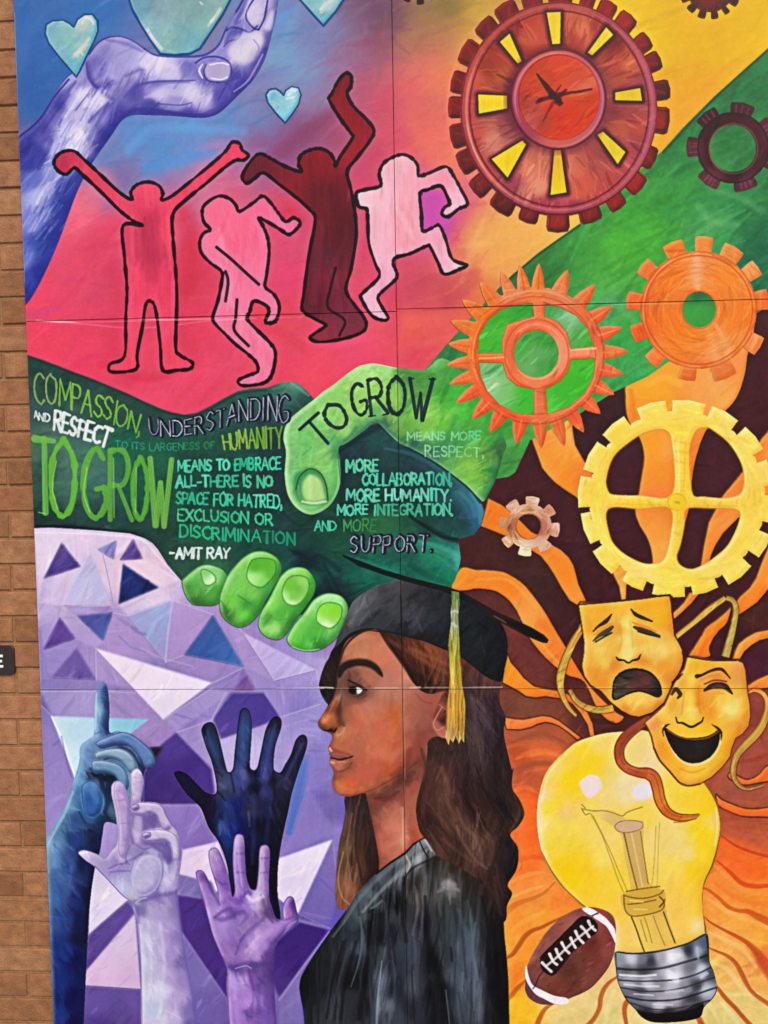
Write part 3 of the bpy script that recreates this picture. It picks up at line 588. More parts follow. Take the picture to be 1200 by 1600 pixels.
def pink_gear():
    cx, cy = 826, 822
    e = elem('painted_gear', '!'+S(gear_outline(cx, cy, 36, 35, [i*45+8 for i in range(8)], 13, 1.34, tip=.8))+';!'+S(ell(826, 822, 19, 19, 20)), smooth=False, label='smallest gear, peach coloured, on the dark maroon background')
    fld('868,815,e0a890 850,855,e0b090 815,862,f0d8b0 790,845,d8a078 785,815,d09068 800,788,e0b090 835,780,e8c0a0 860,795,c88468 800,820,b87048 826,792,d89c74 850,825,b87054', sg=7, p=2)
    br(70, 10, 4, spin(cx, cy), jl=.12, a=.6); ring(cx, cy, 20, 20, 2.5, '98502c', a=.6)
    st('805,850 815,860', 5, 'f8e4c0', a=.7); st('788,838 796,846', 5, 'f4d8b0', a=.6)
def bg_right():
    O = '!560,760 640,720 700,700 775,745 800,740 828,684 900,650 960,612 1012,588 1080,540 1180,490 1215,470 1330,380 1500,260 1900,0 1900,1750 700,1750 700,1000 560,900'
    elem('painted_sunburst', O, label='dark maroon ground with orange flames turning to yellow rays below')
    fld('760,780,4c1c20 830,740,4a1a20 860,800,4a1c22 900,840,4a1c22 760,870,4c2220 830,900,46241e 880,930,44201e 920,900,461a20 980,930,4a1a20 960,630,3c1a1e 940,660,40181e 1160,640,4a181e 1190,580,48181e 1100,700,481a22 1120,740,481a22 970,720,461a22 980,830,461820 1080,840,481a22 1170,900,48181f '
        '790,940,5c2c28 840,1040,70342c 800,980,6c342c 850,1000,6a2c30 880,1060,5c2420 880,980,461c1e 1060,940,481a20 1100,990,48181e 1120,1010,4a1c20 1170,960,48241c 1190,980,50201c 1180,1040,501a34 1190,1030,4c1a2c 1165,1050,58202c 1150,1000,40181c '
        '820,1105,7c4834 860,1105,804430 900,1130,5c2c28 940,1135,5c2c24 960,1125,502020 800,1105,744030 820,1150,a85c3c 850,1145,a85838 880,1150,b45c34 840,1160,b8603a 810,1180,bc5430 840,1170,f07030 860,1175,e8703c '
        '1175,1090,984838 1165,1110,8c4030 1185,1150,a0503c 1170,1180,a85040 1140,1190,b06040 1180,1190,a8503c 1130,1215,a8583c 1150,1235,a05040 1190,1240,a8563c 1170,1255,b05a38 1160,1290,b4583c 1190,1310,b85a38 1140,1280,b4583a 1140,1330,f86a28 1180,1350,fa6c20 1150,1350,fa6c28 '
        '820,1205,b8583a 850,1190,c86438 810,1190,c45830 820,1260,fa6c24 832,1311,fa6a20 800,1300,f47030 827,1343,fc7228 805,1350,f8782c 859,1358,f89040 819,1390,f88c3c 850,1385,f89440 880,1410,f88434 830,1430,f89a3c 815,1445,f88c34 860,1430,f89434 800,1470,f8a038 820,1490,f59030 800,1530,f08428 '
        '811,1568,fcb824 825,1585,fcb828 800,1590,fcb020 870,1580,f0cc80 911,1574,ecca84 900,1590,f0d080 940,1520,f0c080 950,1560,ecca80 960,1590,e8d080 990,1600,ecd488 1000,1640,ecd488 '
        '1120,1375,f88c38 1180,1400,f48c34 1150,1400,f88c38 1190,1420,f08a30 1120,1420,f89840 1150,1440,f8a448 1185,1465,f8a840 1120,1470,f8a850 1150,1490,f8a850 1180,1530,f8ac58 1195,1500,f0783c 1130,1520,f4b860 1160,1560,ecc878 1190,1590,e8c878 1120,1580,e8d080 1140,1600,e8d080 1300,700,5a2420 1500,1000,7c4030 1300,1250,b85c38 1300,1450,f09038 1300,1640,ecc878 1700,1300,c86030 1700,700,5a2420', sg=12, p=2, warp=10)
    br(1500, 44, 8, -35, jl=.05, a=.35, soft=.9, spread=.5); tex(.03, 'f', .015)
def flame(o, base, smooth=True, line='c85a18', mesh=True):
    elem('painted_flame', o, smooth=smooth, mesh=mesh)
    fld(base, sg=12); br(24, 30, 8, -50, jl=.05, a=.4, soft=.9)
    edge('e0601c', 4, .4, 3, 3); edge('fcb45c', 3, .35, -3, -3)
    outl(o, 3, '34101a', a=.65, smooth=smooth, soft=.8)
def ray(s, w, col='b84c1c', a=.85):
    st(s, w, col, a=a, soft=.5, bris=.3)
def flames():
    flame('1018,577 979,598 976,620 978,648 986,668 998,684 1005,712 1000,750 996,774 991,795 996,816 1011,843 1018,869 1020,900 1050,890 1059,845 1073,809 1080,774 1082,745 1090,707 1106,669 1140,636 1154,615 1163,588 1168,556 1175,500 1100,480 1040,540', '1000,600,fca828 1000,640,f8a020 985,650,f08828 1030,620,fca424 1060,610,f8983c 1090,620,f8a050 1120,600,f8a458 1150,580,f89048 1130,630,fca850 1020,700,fc9c20 1030,740,f89028 1040,700,fca050 1030,770,f8843c 1030,830,f8983c 1040,860,f8a44c 1080,700,f48428 1075,740,f07820 1065,800,f08428')
    flame('!828,681 836,668 870,655 894,640 895,670 899,695 912,718 930,745 935,800 950,830 938,800 915,790 898,776 881,765 866,754 855,742 846,731', '845,690,f88c38 870,700,fc9c3c 860,730,f89834 885,750,fc8c20 900,740,f8842c 890,670,f8a850 875,660,f8b050')
    flame('!762,777 784,788 800,800 830,830 850,840 862,850 877,859 889,870 896,882 900,896 904,912 916,938 905,948 889,938 876,918 865,898 856,884 844,869 800,842 777,833 750,822 756,800', '770,800,f47c20 790,810,f88020 830,828,f88020 870,862,f88838 880,890,f88820 895,920,fc9034 860,858,f88424')
    flame('704,920 719,887 743,889 766,890 787,893 806,903 821,915 838,936 852,956 868,984 884,1010 904,1045 925,1075 960,1110 975,1120 960,1130 935,1112 912,1066 888,1056 871,1045 858,1034 847,1023 836,1010 828,999 820,985 815,973 810,962 804,951 792,936 776,925 760,921 743,920 725,923', '720,905,f88c28 760,900,f88828 790,910,f88420 820,940,f89440 850,980,f07c28 840,1000,f88c30 870,1020,f88434 900,1055,fc7c20 930,1095,f88434 825,960,f8a050')
    flame('!793,1021 798,1034 808,1045 818,1058 834,1071 852,1075 880,1080 893,1087 906,1100 918,1112 926,1130 929,1150 921,1150 917,1132 906,1114 894,1100 880,1092 865,1090 852,1088 836,1090 821,1088 810,1080 804,1077 784,1066 786,1045', '800,1050,fc9020 810,1065,fc8c24 850,1082,fc8020 880,1086,f07828 910,1110,f08434 925,1140,e8783c')
    flame('!785,1118 791,1120 804,1122 817,1123 832,1120 847,1117 860,1119 873,1125 890,1138 908,1152 902,1156 886,1143 873,1134 862,1130 852,1128 840,1131 830,1136 812,1140 791,1139', '800,1130,fc7c38 840,1124,fc7c34 890,1142,f87c30')
    flame('!1210,660 1187,686 1176,710 1161,733 1142,757 1125,778 1116,797 1106,816 1099,850 1092,890 1108,880 1112,866 1118,852 1130,833 1154,809 1185,790 1210,770', '1200,700,f88c38 1160,750,f88430 1130,790,f88438 1110,840,f88c34 1140,810,f89a40 1195,740,f89030')
    flame('!950,880 958,900 966,916 970,938 978,938 979,914 1000,905 980,885', '965,900,f8a040 973,925,f8b058', line='a04010')
    flame('!1076,925 1068,940 1058,950 1049,958 1048,970 1056,965 1066,956 1080,943 1096,923', '1080,930,f88434 1055,960,f88c38')
    flame('!1225,790 1200,852 1192,870 1186,886 1180,902 1170,918 1154,932 1146,945 1152,962 1168,952 1183,941 1194,928 1212,905 1260,860 1290,800', '1190,890,f89030 1165,940,f88428 1200,870,f88c34')
    flame('1142,948 1130,958 1115,970 1102,980 1095,992 1085,1008 1076,1026 1108,1026 1108,1012 1114,998 1124,985 1136,972', '1120,975,f88428 1100,1000,fc8020 1090,1015,fc7c18')
    flame('!1225,975 1200,983 1180,987 1165,995 1153,1005 1147,1016 1143,1030 1156,1030 1163,1018 1174,1008 1186,1001 1200,997 1225,992', '1190,990,f88c34 1155,1015,f8a040')
    flame('!1225,1045 1200,1053 1183,1060 1160,1074 1163,1082 1180,1078 1200,1075 1225,1060', '1190,1066,fc8834 1170,1074,f88c38')
    flame('1230,1200 1200,1195 1184,1210 1165,1217 1142,1206 1138,1215 1160,1226 1190,1222 1230,1215', '1180,1210,fc7020 1150,1212,f07838', mesh=False)
    flame('1118,1240 1127,1248 1145,1256 1164,1262 1190,1262 1230,1256 1230,1276 1190,1276 1160,1275 1140,1268 1122,1258', '1160,1266,fc6c20 1190,1270,fc6c24 1125,1250,f07838')
    begin(shape('!560,760 1215,470 1900,400 1900,1750 700,1750 700,1000'))
    for q, w_, c_ in (('800,1160 826,1148 850,1146 880,1158', '5 9 8 4', 'a0502c'), ('790,1168 820,1160 850,1164 872,1172', '4 10 9 3', 'd86430'), ('806,1185 830,1176 856,1176 880,1184', '4 12 12 4', 'fc7c34'), ('800,1204 824,1194 850,1192 872,1198', '5 10 9 3', 'a84c28'), ('802,1222 826,1212 846,1214', '6 12 6', 'b85830'),
                      ('800,1236 822,1230 842,1240', '5 9 3', 'fc7828'), ('812,1256 826,1290 832,1330', '6 10 6', 'fc6a1c'), ('796,1352 820,1340 846,1340 862,1352', '5 9 8 3', 'e45c20'), ('796,1378 824,1366 850,1362', '5 9 4', 'fca050'), ('800,1400 826,1390 846,1384', '4 8 4', 'fcb060'), ('800,1452 824,1436 850,1424', '6 10 5', 'fcac48'),
                      ('796,1512 812,1490 826,1476', '6 10 5', 'fc9430'), ('800,1540 810,1520 818,1506', '5 9 4', 'f07c24'), ('806,1600 812,1574 822,1560', '8 14 6', 'fcc030'), ('860,1610 870,1590 890,1576', '6 12 6', 'ecd888'), ('945,1600 950,1570 960,1546', '6 12 5', 'f4dc98'),
                      ('1126,1262 1150,1276 1190,1284 1210,1284', '4 8 9 7', 'a84c30'), ('1130,1290 1154,1302 1190,1308', '4 9 6', 'c46440'), ('1126,1322 1150,1336 1180,1346 1210,1350', '5 10 10 8', 'fc7424'), ('1116,1352 1140,1372 1166,1392 1205,1396', '5 9 9 8', 'f89c40'), ('1112,1376 1140,1396 1170,1408 1206,1412', '4 9 9 8', 'f47c2c'),
                      ('1106,1404 1130,1420 1160,1434 1204,1450', '4 10 9 6', 'fcb458'), ('1108,1456 1136,1470 1160,1482 1180,1510', '4 9 9 6', 'fcc880'), ('1110,1502 1136,1514 1152,1534 1176,1560', '4 9 9 6', 'f8d48c'), ('1126,1566 1146,1588 1156,1606', '5 10 8', 'f4e0a0'), ('1100,1560 1112,1576 1124,1600', '4 8 6', 'f4dc90'),
                      ('925,1124 940,1128 958,1128', '6 9 4', '3c1c20'), ('1172,1105 1188,1130 1190,1160', '4 8 4', '8c3c34'), ('1150,1190 1180,1186 1205,1176', '4 9 8', '943c28'), ('745,905 790,905 816,925 836,950', 5, 'fca04c'), ('830,980 850,1010 876,1040', 5, 'fca850'), ('1010,600 1040,590 1060,600', 12, 'fcb43c'), ('985,610 990,650', 8, 'f07c20')):
        st(q, w_, c_, a=.6, soft=.7, bris=.35)
    whole()
    ray('1120,1300 1132,1309 1148,1320 1164,1327 1182,1333 1210,1340', '2 4 5 5', 'c03c1c'); ray('1112,1340 1124,1348 1140,1362 1158,1379 1180,1384 1210,1382', '2 4 7 9 6', 'd8401c', .8)
    ray('1096,1386 1106,1390 1122,1402 1137,1416 1152,1422 1169,1424 1185,1432 1210,1444', '3 5 7 6 10 14', 'c4501c'); ray('1100,1432 1109,1440 1128,1451 1148,1461 1165,1471 1179,1484 1190,1500 1215,1535', '2 4 6 8 14 24', 'c04c1c')
    ray('1106,1480 1120,1486 1134,1492 1148,1503 1158,1520 1168,1540 1180,1554 1215,1578', '3 5 7 8 6 8', 'b0461c'); ray('1110,1532 1122,1545 1134,1560 1148,1574 1160,1588 1180,1610', '3 8 8 7 9', 'b8481c')
    ray('1080,1575 1090,1588 1100,1610', '4 9 12', 'b04418'); ray('780,1432 800,1416 816,1408 832,1403 850,1394 866,1378', '14 10 7 6 3', 'c86424', .6); ray('780,1500 798,1492 808,1480 819,1463 832,1453 846,1448 866,1438 888,1428', '5 8 9 7 6 3', 'a8501c')
    ray('785,1568 798,1555 808,1543 822,1530', '5 9 8 4', 'b85c20'); ray('836,1610 842,1592 851,1576 866,1566', '9 9 7 3', 'b8541c'); ray('966,1524 952,1534 943,1545 938,1558 936,1574 928,1590 915,1605', '3 7 8 8 7 9', 'b4501c')
    ray('985,1558 978,1566 975,1580 980,1610', '4 9 8 6', 'b44c1c'); ray('800,1290 815,1350 800,1365', '2 4 2', 'e05828', .5); ray('1040,1602 1044,1615', 8, 'a88050', .8)
    st('830,1180 850,1176 875,1180', 5, 'f88448', a=.5, soft=1); st('795,1210 830,1195 860,1190', 8, 'a05038', a=.5, soft=1); st('795,1160 840,1150 880,1160', 8, '9c5438', a=.45, soft=1)
    for i in range(9):  # rays running on past the third panel's edge
        y = 1000+i*75; ray(f'1230,{y} 1330,{y-18+i*6} 1460,{y+20} 1600,{y-10} 1800,{y+30}', '6 14 10 18', 'c4541c' if i > 3 else 'e87828', .7)
def straps():
    def strap(s, w, c, hi='e0c060', dk='5a3010', lb='tan ribbon of the painted masks'):
        p = P(s); q = cat(p, False); ws = np.interp(np.linspace(0, 1, len(q)), np.linspace(0, 1, len(w)), w)
        d = np.gradient(q, axis=0); d /= np.hypot(d[:,0], d[:,1])[:,None]; n = np.stack([-d[:,1], d[:,0]], 1)*ws[:,None]/2
        elem('mask_ribbon', '!'+S(np.vstack([q+n, (q-n)[::-1]])), smooth=False, label=lb, parent=None)
        fld(' '.join('%d,%d,%s' % (a[0], a[1], c[i*len(c)//len(p)]) for i, a in enumerate(p)), sg=8); br(25, 12, 3, -50, jl=.1, a=.6)
        whole()
        for sg_ in (1, -1): rawstroke(T(q+n*sg_), [2.2]*len(q), hx(dk), .6, .8, False, .2)
        rawstroke(T(q+n*.3), [2.5]*len(q), hx(hi), .5, .9, False, .4)
    strap('1052,998 1068,985 1083,973 1097,961 1114,947 1133,934', [8, 8, 10, 8], ['d8a848', 'd0a03c', 'c8a03c'])
    strap('1134,934 1144,938 1149,950 1147,970 1142,992 1133,1026', [8, 9, 10, 13], ['a88038', 'b89448', 'b89c4c'])
    strap('910,976 906,986 897,1000 888,1018 880,1038 875,1062 878,1085 888,1105 900,1118', [9, 11, 12, 13, 8, 5], ['d89c40', 'c88838', 'c8a040', 'd0a848', 'c89038', 'd08838'])
    strap('890,1078 898,1092 912,1103 934,1109 958,1106', [7, 9, 11, 12], ['b08438', 'c09440', 'e8a830'])
    strap('1168,1082 1178,1078 1190,1082 1198,1094 1198,1112 1190,1134 1178,1150 1165,1163 1152,1178 1146,1196 1146,1214 1156,1228 1170,1232 1192,1226', [5, 7, 8, 11, 13, 12, 10, 8, 6, 5], ['e8803c', 'e0a050', 'c89840', 'c8983c', 'b88c40', 'a87838', '986838'])
def bulb():
    O = '887,1170 900,1160 917,1153 943,1146 973,1143 1010,1142 1050,1165 1080,1200 1100,1223 1113,1240 1122,1258 1126,1285 1124,1312 1115,1350 1104,1372 1098,1392 1098,1420 1101,1440 1103,1458 1075,1472 1050,1479 1020,1485 990,1488 962,1487 961,1460 955,1438 935,1424 911,1416 892,1398 876,1382 859,1358 848,1334 842,1312 839,1285 840,1255 846,1226 854,1206 868,1188'
    e = elem('painted_light_bulb', O, label='big yellow painted light bulb with its screw base at the bottom')
    b = sub('bulb_glass', O, e, smooth=True)
    fld('850,1240,f4dc8c 870,1200,f4dc68 890,1185,f8d850 910,1175,fadc30 940,1160,f4dc70 980,1155,f0dc80 905,1200,fcdc14 890,1215,fcd810 930,1190,f8d828 960,1200,f0dc70 990,1200,f4dc70 860,1260,f8e038 880,1250,f8d838 885,1265,f4d070 880,1290,f8e058 860,1300,f8e04c 850,1290,f8ec90 890,1320,f4dc48 900,1300,f8e058 870,1330,f8dc48 '
        '875,1350,fcd010 890,1360,fcd008 910,1360,fcd020 925,1380,fcd428 890,1340,f8d420 940,1340,f8e068 930,1300,f8dc68 950,1310,f8dc70 920,1270,f8dc60 950,1250,f4dc80 980,1240,f4e4a0 980,1220,f4e4a8 1010,1220,f4e0a0 960,1280,f8d860 990,1330,f8d458 1020,1320,f4dc78 1050,1300,f4dc7c 1070,1330,f0dc80 1050,1360,f8dc60 1000,1270,f8dc58 '
        '1040,1230,f8dc50 1070,1240,f8d840 1090,1240,fcd42c 1105,1260,fcd418 1100,1300,fcd80c 1112,1290,f8e060 1120,1280,f0d880 1100,1330,f8d828 1085,1360,f8d020 1080,1390,fcd040 1060,1410,f8cc58 1090,1420,f8d448 1095,1440,f4e4a0 1060,1440,f8cc58 1040,1450,f4d068 960,1380,f8d840 940,1400,f8d440 970,1420,f8cc4c 975,1460,f8d068 1000,1470,f4d870 1030,1430,f4d068 1010,1200,f0dca0 1070,1210,f8dc4c', sg=9, p=2, warp=8)
    br(200, 30, 10, -60, jl=.02, a=.3, soft=1); edge('d89818', 8, .45, 6, 4); edge('e4b020', 4, .3, -3, 3); edge('f8f0c8', 5, .5, -6, 0)
    sts('842,1240 839,1285 844,1318 856,1350', 6, 'f0e4b8', a=.6, soft=1)
    st('884,1172 856,1204 844,1240', 3, 'd8b040', a=.5)
    pf('905,1223 914,1214 924,1210 936,1214 940,1228 934,1238 922,1247 912,1240', 'f0e4dc', a=.95, soft=1); pf('989,1230 1000,1223 1016,1226 1018,1244 1000,1250 989,1244', 'ece8ec', a=.95, soft=2)
    st('884,1250 886,1270', 16, 'f4d490', a=.4, soft=1)
    st('846,1330 860,1358 878,1384 896,1402 914,1417', '1 3 4 3', '7c5010', a=.8)
    st('1098,1220 1112,1240 1122,1262 1126,1290 1122,1318 1112,1352 1100,1380 1098,1410 1102,1456', '2 3 4 3 3 3', '6c4414', a=.8)
    st('1118,1262 1120,1290 1116,1320', 4, 'f4ecb0', a=.5, soft=1)
    f = sub('bulb_filament', '908,1262 925,1266 955,1268 980,1280 1003,1282 1006,1292 1004,1330 1012,1375 1030,1388 1040,1396 1040,1420 1056,1474 1036,1480 1008,1486 990,1440 974,1420 970,1398 985,1390 976,1340 964,1296', e, smooth=True, label='pencil grey filament and glass stem drawn inside the bulb')
    fld('910,1265,f4dc70 983,1290,d8b878 985,1330,dcbc64 995,1360,d8b45c 1010,1405,d4a83c 1000,1460,e8c858 1040,1460,e0c058', sg=8, a=.75); begin(shape(O))
    G = '8c7434'
    sts('908,1262 914,1272 920,1270;910,1263 925,1266 945,1266 960,1270 972,1274 980,1268 1003,1260;908,1256 914,1262', 1.8, G, a=.8)
    sts('922,1270 940,1304 955,1345 966,1376 974,1394;926,1274 948,1318 966,1360 980,1392', 1.8, 'a08838', a=.7); sts('1030,1284 1028,1320 1026,1386;1024,1290 1022,1340 1018,1380', 1.8, 'b09c50', a=.6)
    pf('!972,1300 1000,1296 1012,1378 997,1386', 'c8aa64', a=.75, soft=1)
    st('974,1300 984,1345 995,1388', 2.5, '6c5430', a=.8); st('1000,1298 1006,1340 1012,1380', 2, '8c7038', a=.8); st('986,1302 996,1350 1003,1384', 3, 'ecd08c', a=.7)
    pf('960,1290 968,1283 985,1281 1002,1284 1002,1293 990,1298 975,1300 964,1297', 'd4b48c', a=.9); outl('960,1290 968,1283 985,1281 1002,1284 1002,1293 990,1298 975,1300 964,1297', 1.6, '7c6030', a=.7)
    pf('974,1396 990,1392 1020,1388 1036,1392 1038,1410 1034,1422 1010,1428 984,1428 974,1412', 'd0a840', a=.6, soft=1)
    sts('974,1398 990,1402 1010,1402 1030,1396 1036,1390;974,1398 976,1420 986,1430 1010,1428 1034,1420 1038,1404;980,1412 1000,1410 1024,1405;978,1392 1000,1388 1030,1384', 2.4, '6c5424', a=.75); st('1030,1400 1036,1408 1030,1416', 3, '4c4020', a=.7)
    st('984,1406 1004,1408', 3, 'ecd878', a=.8); st('990,1420 1010,1420', 3, 'e8d070', a=.8)
    sts('986,1432 994,1452 1000,1470 1006,1486;1036,1424 1044,1446 1054,1472', 2.6, '4c3c1c', a=.8); sts('1006,1432 1012,1450 1018,1472;1020,1430 1028,1452 1038,1476;1000,1436 1010,1470', 2, '8c7434', a=.65)
    B = '961,1487 990,1488 1020,1485 1050,1479 1075,1472 1102,1458 1107,1470 1108,1500 1114,1516 1118,1530 1120,1546 1113,1560 1100,1573 1094,1588 1075,1594 1045,1597 1018,1596 1002,1588 992,1576 980,1564 972,1550 965,1532 962,1510'
    s_ = sub('screw_base', B, e, smooth=True, label='silver grey threaded screw base of the painted bulb')
    fld('970,1500,8c9098 985,1497,c4c8d0 1005,1497,787880 1015,1500,383840 1030,1495,a8a0a8 1048,1495,ece8ec 1060,1492,c8c4c8 1075,1485,30343c 1088,1485,98a0ac 1100,1475,586070 1104,1495,40484c 980,1515,68686c 1005,1514,484850 1045,1515,b0acb4 1050,1525,f0ecf0 1080,1510,74747c 1095,1515,c8ccd8 1110,1520,50545c '
        '985,1530,a8a8ac 1010,1535,c8c4c8 1030,1535,8c8c94 1000,1545,585860 1050,1545,c0bcc8 1070,1545,8c8c94 1090,1540,404048 1100,1545,c0c4cc 985,1555,707078 1015,1560,888890 1050,1560,a8a4ac 1080,1560,3c3c44 1030,1572,bcb8c0 1080,1570,686870 1040,1585,100c10 1080,1585,180808 1010,1585,28282c', sg=5, p=2, warp=3)
    for q, w, c in (('962,1512 990,1514 1030,1512 1070,1502 1110,1490', 4, '18181c'), ('964,1530 1000,1532 1050,1530 1085,1522 1114,1508', 3, '2c2c32'), ('970,1542 1010,1548 1060,1544 1116,1526', 3, '303038'), ('976,1556 1010,1562 1060,1560 1118,1542', 3.5, '202028'), ('985,1566 1020,1576 1060,1574 1108,1562', 3.5, '303036')): st(q, w, c, a=.8, soft=.5, bris=.4)
    for q, w, c in (('968,1522 1000,1524 1024,1522', 4, 'f0f0f0'), ('975,1537 1004,1540 1028,1540', 4, 'e8e4e8'), ('990,1552 1020,1554', 3, 'd8d4d8'), ('1044,1518 1056,1530', 12, 'f4f0f4'), ('1048,1494 1058,1492', 10, 'f4f0f4'), ('1095,1526 1104,1520', 6, 'd0d8e8'), ('1040,1548 1066,1546', 5, 'd0ccd4'), ('1020,1568 1050,1569', 4, 'd4d0d8'), ('1088,1480 1090,1496', 5, 'b0b8c8')): st(q, w, c, a=.75, soft=.7, bris=.5)
    pf('996,1578 1020,1582 1060,1580 1096,1566 1096,1590 1060,1600 1015,1600 1000,1590', '0c0a0c', a=.95); st('1000,1578 1030,1580 1070,1577 1098,1566', 3, '38343a', a=.7)
    st('963,1486 990,1489 1030,1485 1070,1474 1102,1458', 3, '2c2c30', a=.85); st('961,1488 964,1530 975,1556 994,1578', 2.5, '202024', a=.7); st('1104,1462 1109,1500 1120,1530 1118,1552 1100,1574', 4, '18181c', a=.8)
    # ribbon curling over the glass
    q = P('1016,1122 1000,1132 985,1143 973,1156 967,1170 969,1188 980,1200 996,1206 1012,1208 1022,1216 1027,1232 1031,1250 1041,1267 1058,1276 1078,1276 1092,1272'); p = cat(q, False)
    ws = np.interp(np.linspace(0, 1, len(p)), [0, .2, .45, .55, .75, .9, 1], [13, 15, 13, 18, 16, 10, 3]); d = np.gradient(p, axis=0); d /= np.hypot(d[:,0], d[:,1])[:,None]; n = np.stack([-d[:,1], d[:,0]], 1)*ws[:,None]/2
    elem('mask_ribbon', '!'+S(np.vstack([p+n, (p-n)[::-1]])), smooth=False, label='rust brown ribbon curling down in front of the painted bulb')
    fld('1016,1122,9c5030 985,1143,98482c 967,1170,a4502c 980,1195,c0643c 1005,1206,b4542c 1020,1215,d07030 1028,1240,e08430 1050,1272,d07020 1080,1276,e09828', sg=8); br(30, 14, 4, -60, jl=.1, a=.5)
    for g_ in (1, -1): rawstroke(T(p+n*g_), np.interp(np.linspace(0, 1, len(p)), [0, .9, 1], [2.6, 2.6, 1]), hx('6c2c14'), .75, .7, False, .2)
    rawstroke(T(p-n*.2), [3]*len(p), hx('6c3418'), .35, .9, False, .4)
    st('976,1196 1000,1203 1016,1206', 5, 'd87848', a=.6, clip=False, soft=.9); st('1052,1284 1070,1283 1088,1278', 2, 'a0601c', a=.7, clip=False)
def masks():
    O = '!903,945 906,940 930,941 960,939 1000,934 1046,929 1049,945 1051,965 1054,993 1060,1003 1066,1015 1068,1030 1065,1042 1059,1054 1050,1068 1045,1082 1037,1098 1019,1113 998,1120 985,1118 970,1110 953,1096 938,1080 922,1070 912,1056 908,1040 911,1020 912,1004 909,984'
    e = elem('painted_mask', O, label='sad yellow theatre mask with drooping open mouth')
    fld('910,950,f8b838 925,960,f8b030 945,950,f4a828 965,950,f4b840 1000,945,f4a828 1030,940,f8a820 1040,965,f4a41c 1030,960,f8b428 1000,970,f0a834 920,980,f4a428 940,968,f0a434 965,985,e89c34 980,975,f4dc70 978,1000,f0e080 980,1020,f4e484 965,1010,f0b848 1000,1000,f4b848 920,1005,f4bc54 935,1015,f8cc60 945,1035,f4c454 920,1030,f4b448 925,1050,ec9c34 '
        '1010,1010,f8cc64 1035,1015,f8d070 1050,1010,f4c058 1055,1030,f0a83c 1040,1040,f09c34 1000,1035,e88c28 960,1040,e8882c 945,1055,f09c34 935,1065,f0942c 1045,1060,e89030 1040,1080,f0b448 960,1100,f0b448 985,1095,f8cc64 1000,1092,f8d068 1020,1095,f4b84c 1000,1110,f0a038 975,1108,ec8c2c 1030,1100,e88c30 950,1085,f0942c 1040,990,f0b44c 1048,980,ec9420', sg=7, p=2, warp=4)
    br(60, 20, 7, -70, jl=.03, a=.35, soft=1); edge('c87018', 6, .5, 5, 4); edge('fce08c', 4, .35, -5, -4)
    outl(O, 3, '4a1a10', a=.75); st('903,944 940,941 1000,935 1046,930 1049,950 1054,993', 3, '501818', a=.8, clip=False); st('1066,1018 1068,1032 1060,1054 1050,1066', 4, '5c1c20', a=.8, clip=False)
    D = '34201c'
    st('926,986 934,978 946,970 955,959', '2 4 7 2', D, a=.95); st('985,951 992,959 1002,964 1018,970', '2 6 6 3', D, a=.95)
    st('928,991 940,982 954,974', '3 5 4', 'f08838', a=.8); st('926,1001 936,992 946,987 956,979', '2 6 10 5', '44402c', a=.95); st('930,1002 944,994 955,988', 3, '1c1c18', a=.8)
    st('988,972 998,976 1012,980 1024,986', '3 5 4 2', 'e87c34', a=.8); st('990,979 1002,984 1014,988 1030,993', '4 9 9 3', '3c3428', a=.95); st('996,986 1014,991 1030,995', 2.5, '241c14', a=.8)
    st('984,970 987,990 988,1010', 4, 'e0b048', a=.5, soft=1); st('968,975 970,1000 966,1018', 4, 'dca040', a=.5, soft=1)
    st('962,1026 966,1030 974,1031 981,1035 988,1031 996,1029 1000,1022', '2 4 3 3 3 4 2', '2c1810', a=.95)
    M = '957,1080 958,1068 962,1058 972,1049 985,1045 1000,1045 1014,1050 1025,1060 1031,1072 1032,1084 1026,1088 1014,1083 1000,1079 986,1081 974,1086 962,1092 957,1089'
    pf('950,1080 955,1056 968,1042 990,1037 1014,1041 1030,1052 1038,1072 1036,1094 1010,1092 976,1096 955,1100', 'f4b850', a=.5, soft=4)
    sub('mask_mouth', M, e, smooth=True, label='dark open mouth of the sad mask'); fld('965,1070,44382c 985,1055,3c302c 990,1070,6c3c34 1010,1065,683830 1000,1076,5c3030 1024,1072,34302c 970,1084,4c4834 1028,1082,241c18', sg=6); br(30, 12, 4, 10, jl=.1, a=.5)
    outl(M, 3, '281410', a=.9); st('962,1058 974,1049 990,1045 1010,1048 1026,1060', 4, '201410', a=.8); st('948,1096 966,1110 985,1118 1000,1120 1018,1113 1036,1099', 3, '8c4010', a=.7)
    st('970,1092 985,1087 1000,1086 1016,1090', 4, 'f8dc80', a=.7, soft=.9)
    O = '!1073,1025 1085,1025 1111,1030 1130,1031 1149,1030 1160,1035 1164,1045 1166,1062 1168,1082 1171,1100 1172,1118 1169,1134 1160,1146 1149,1153 1143,1168 1140,1182 1129,1197 1111,1214 1093,1224 1075,1227 1061,1222 1046,1205 1030,1187 1021,1168 1017,1150 1012,1138 1006,1128 1020,1117 1037,1101 1046,1082 1056,1060 1068,1044'
    e = elem('painted_mask', O, label='laughing yellow theatre mask with wide open mouth')
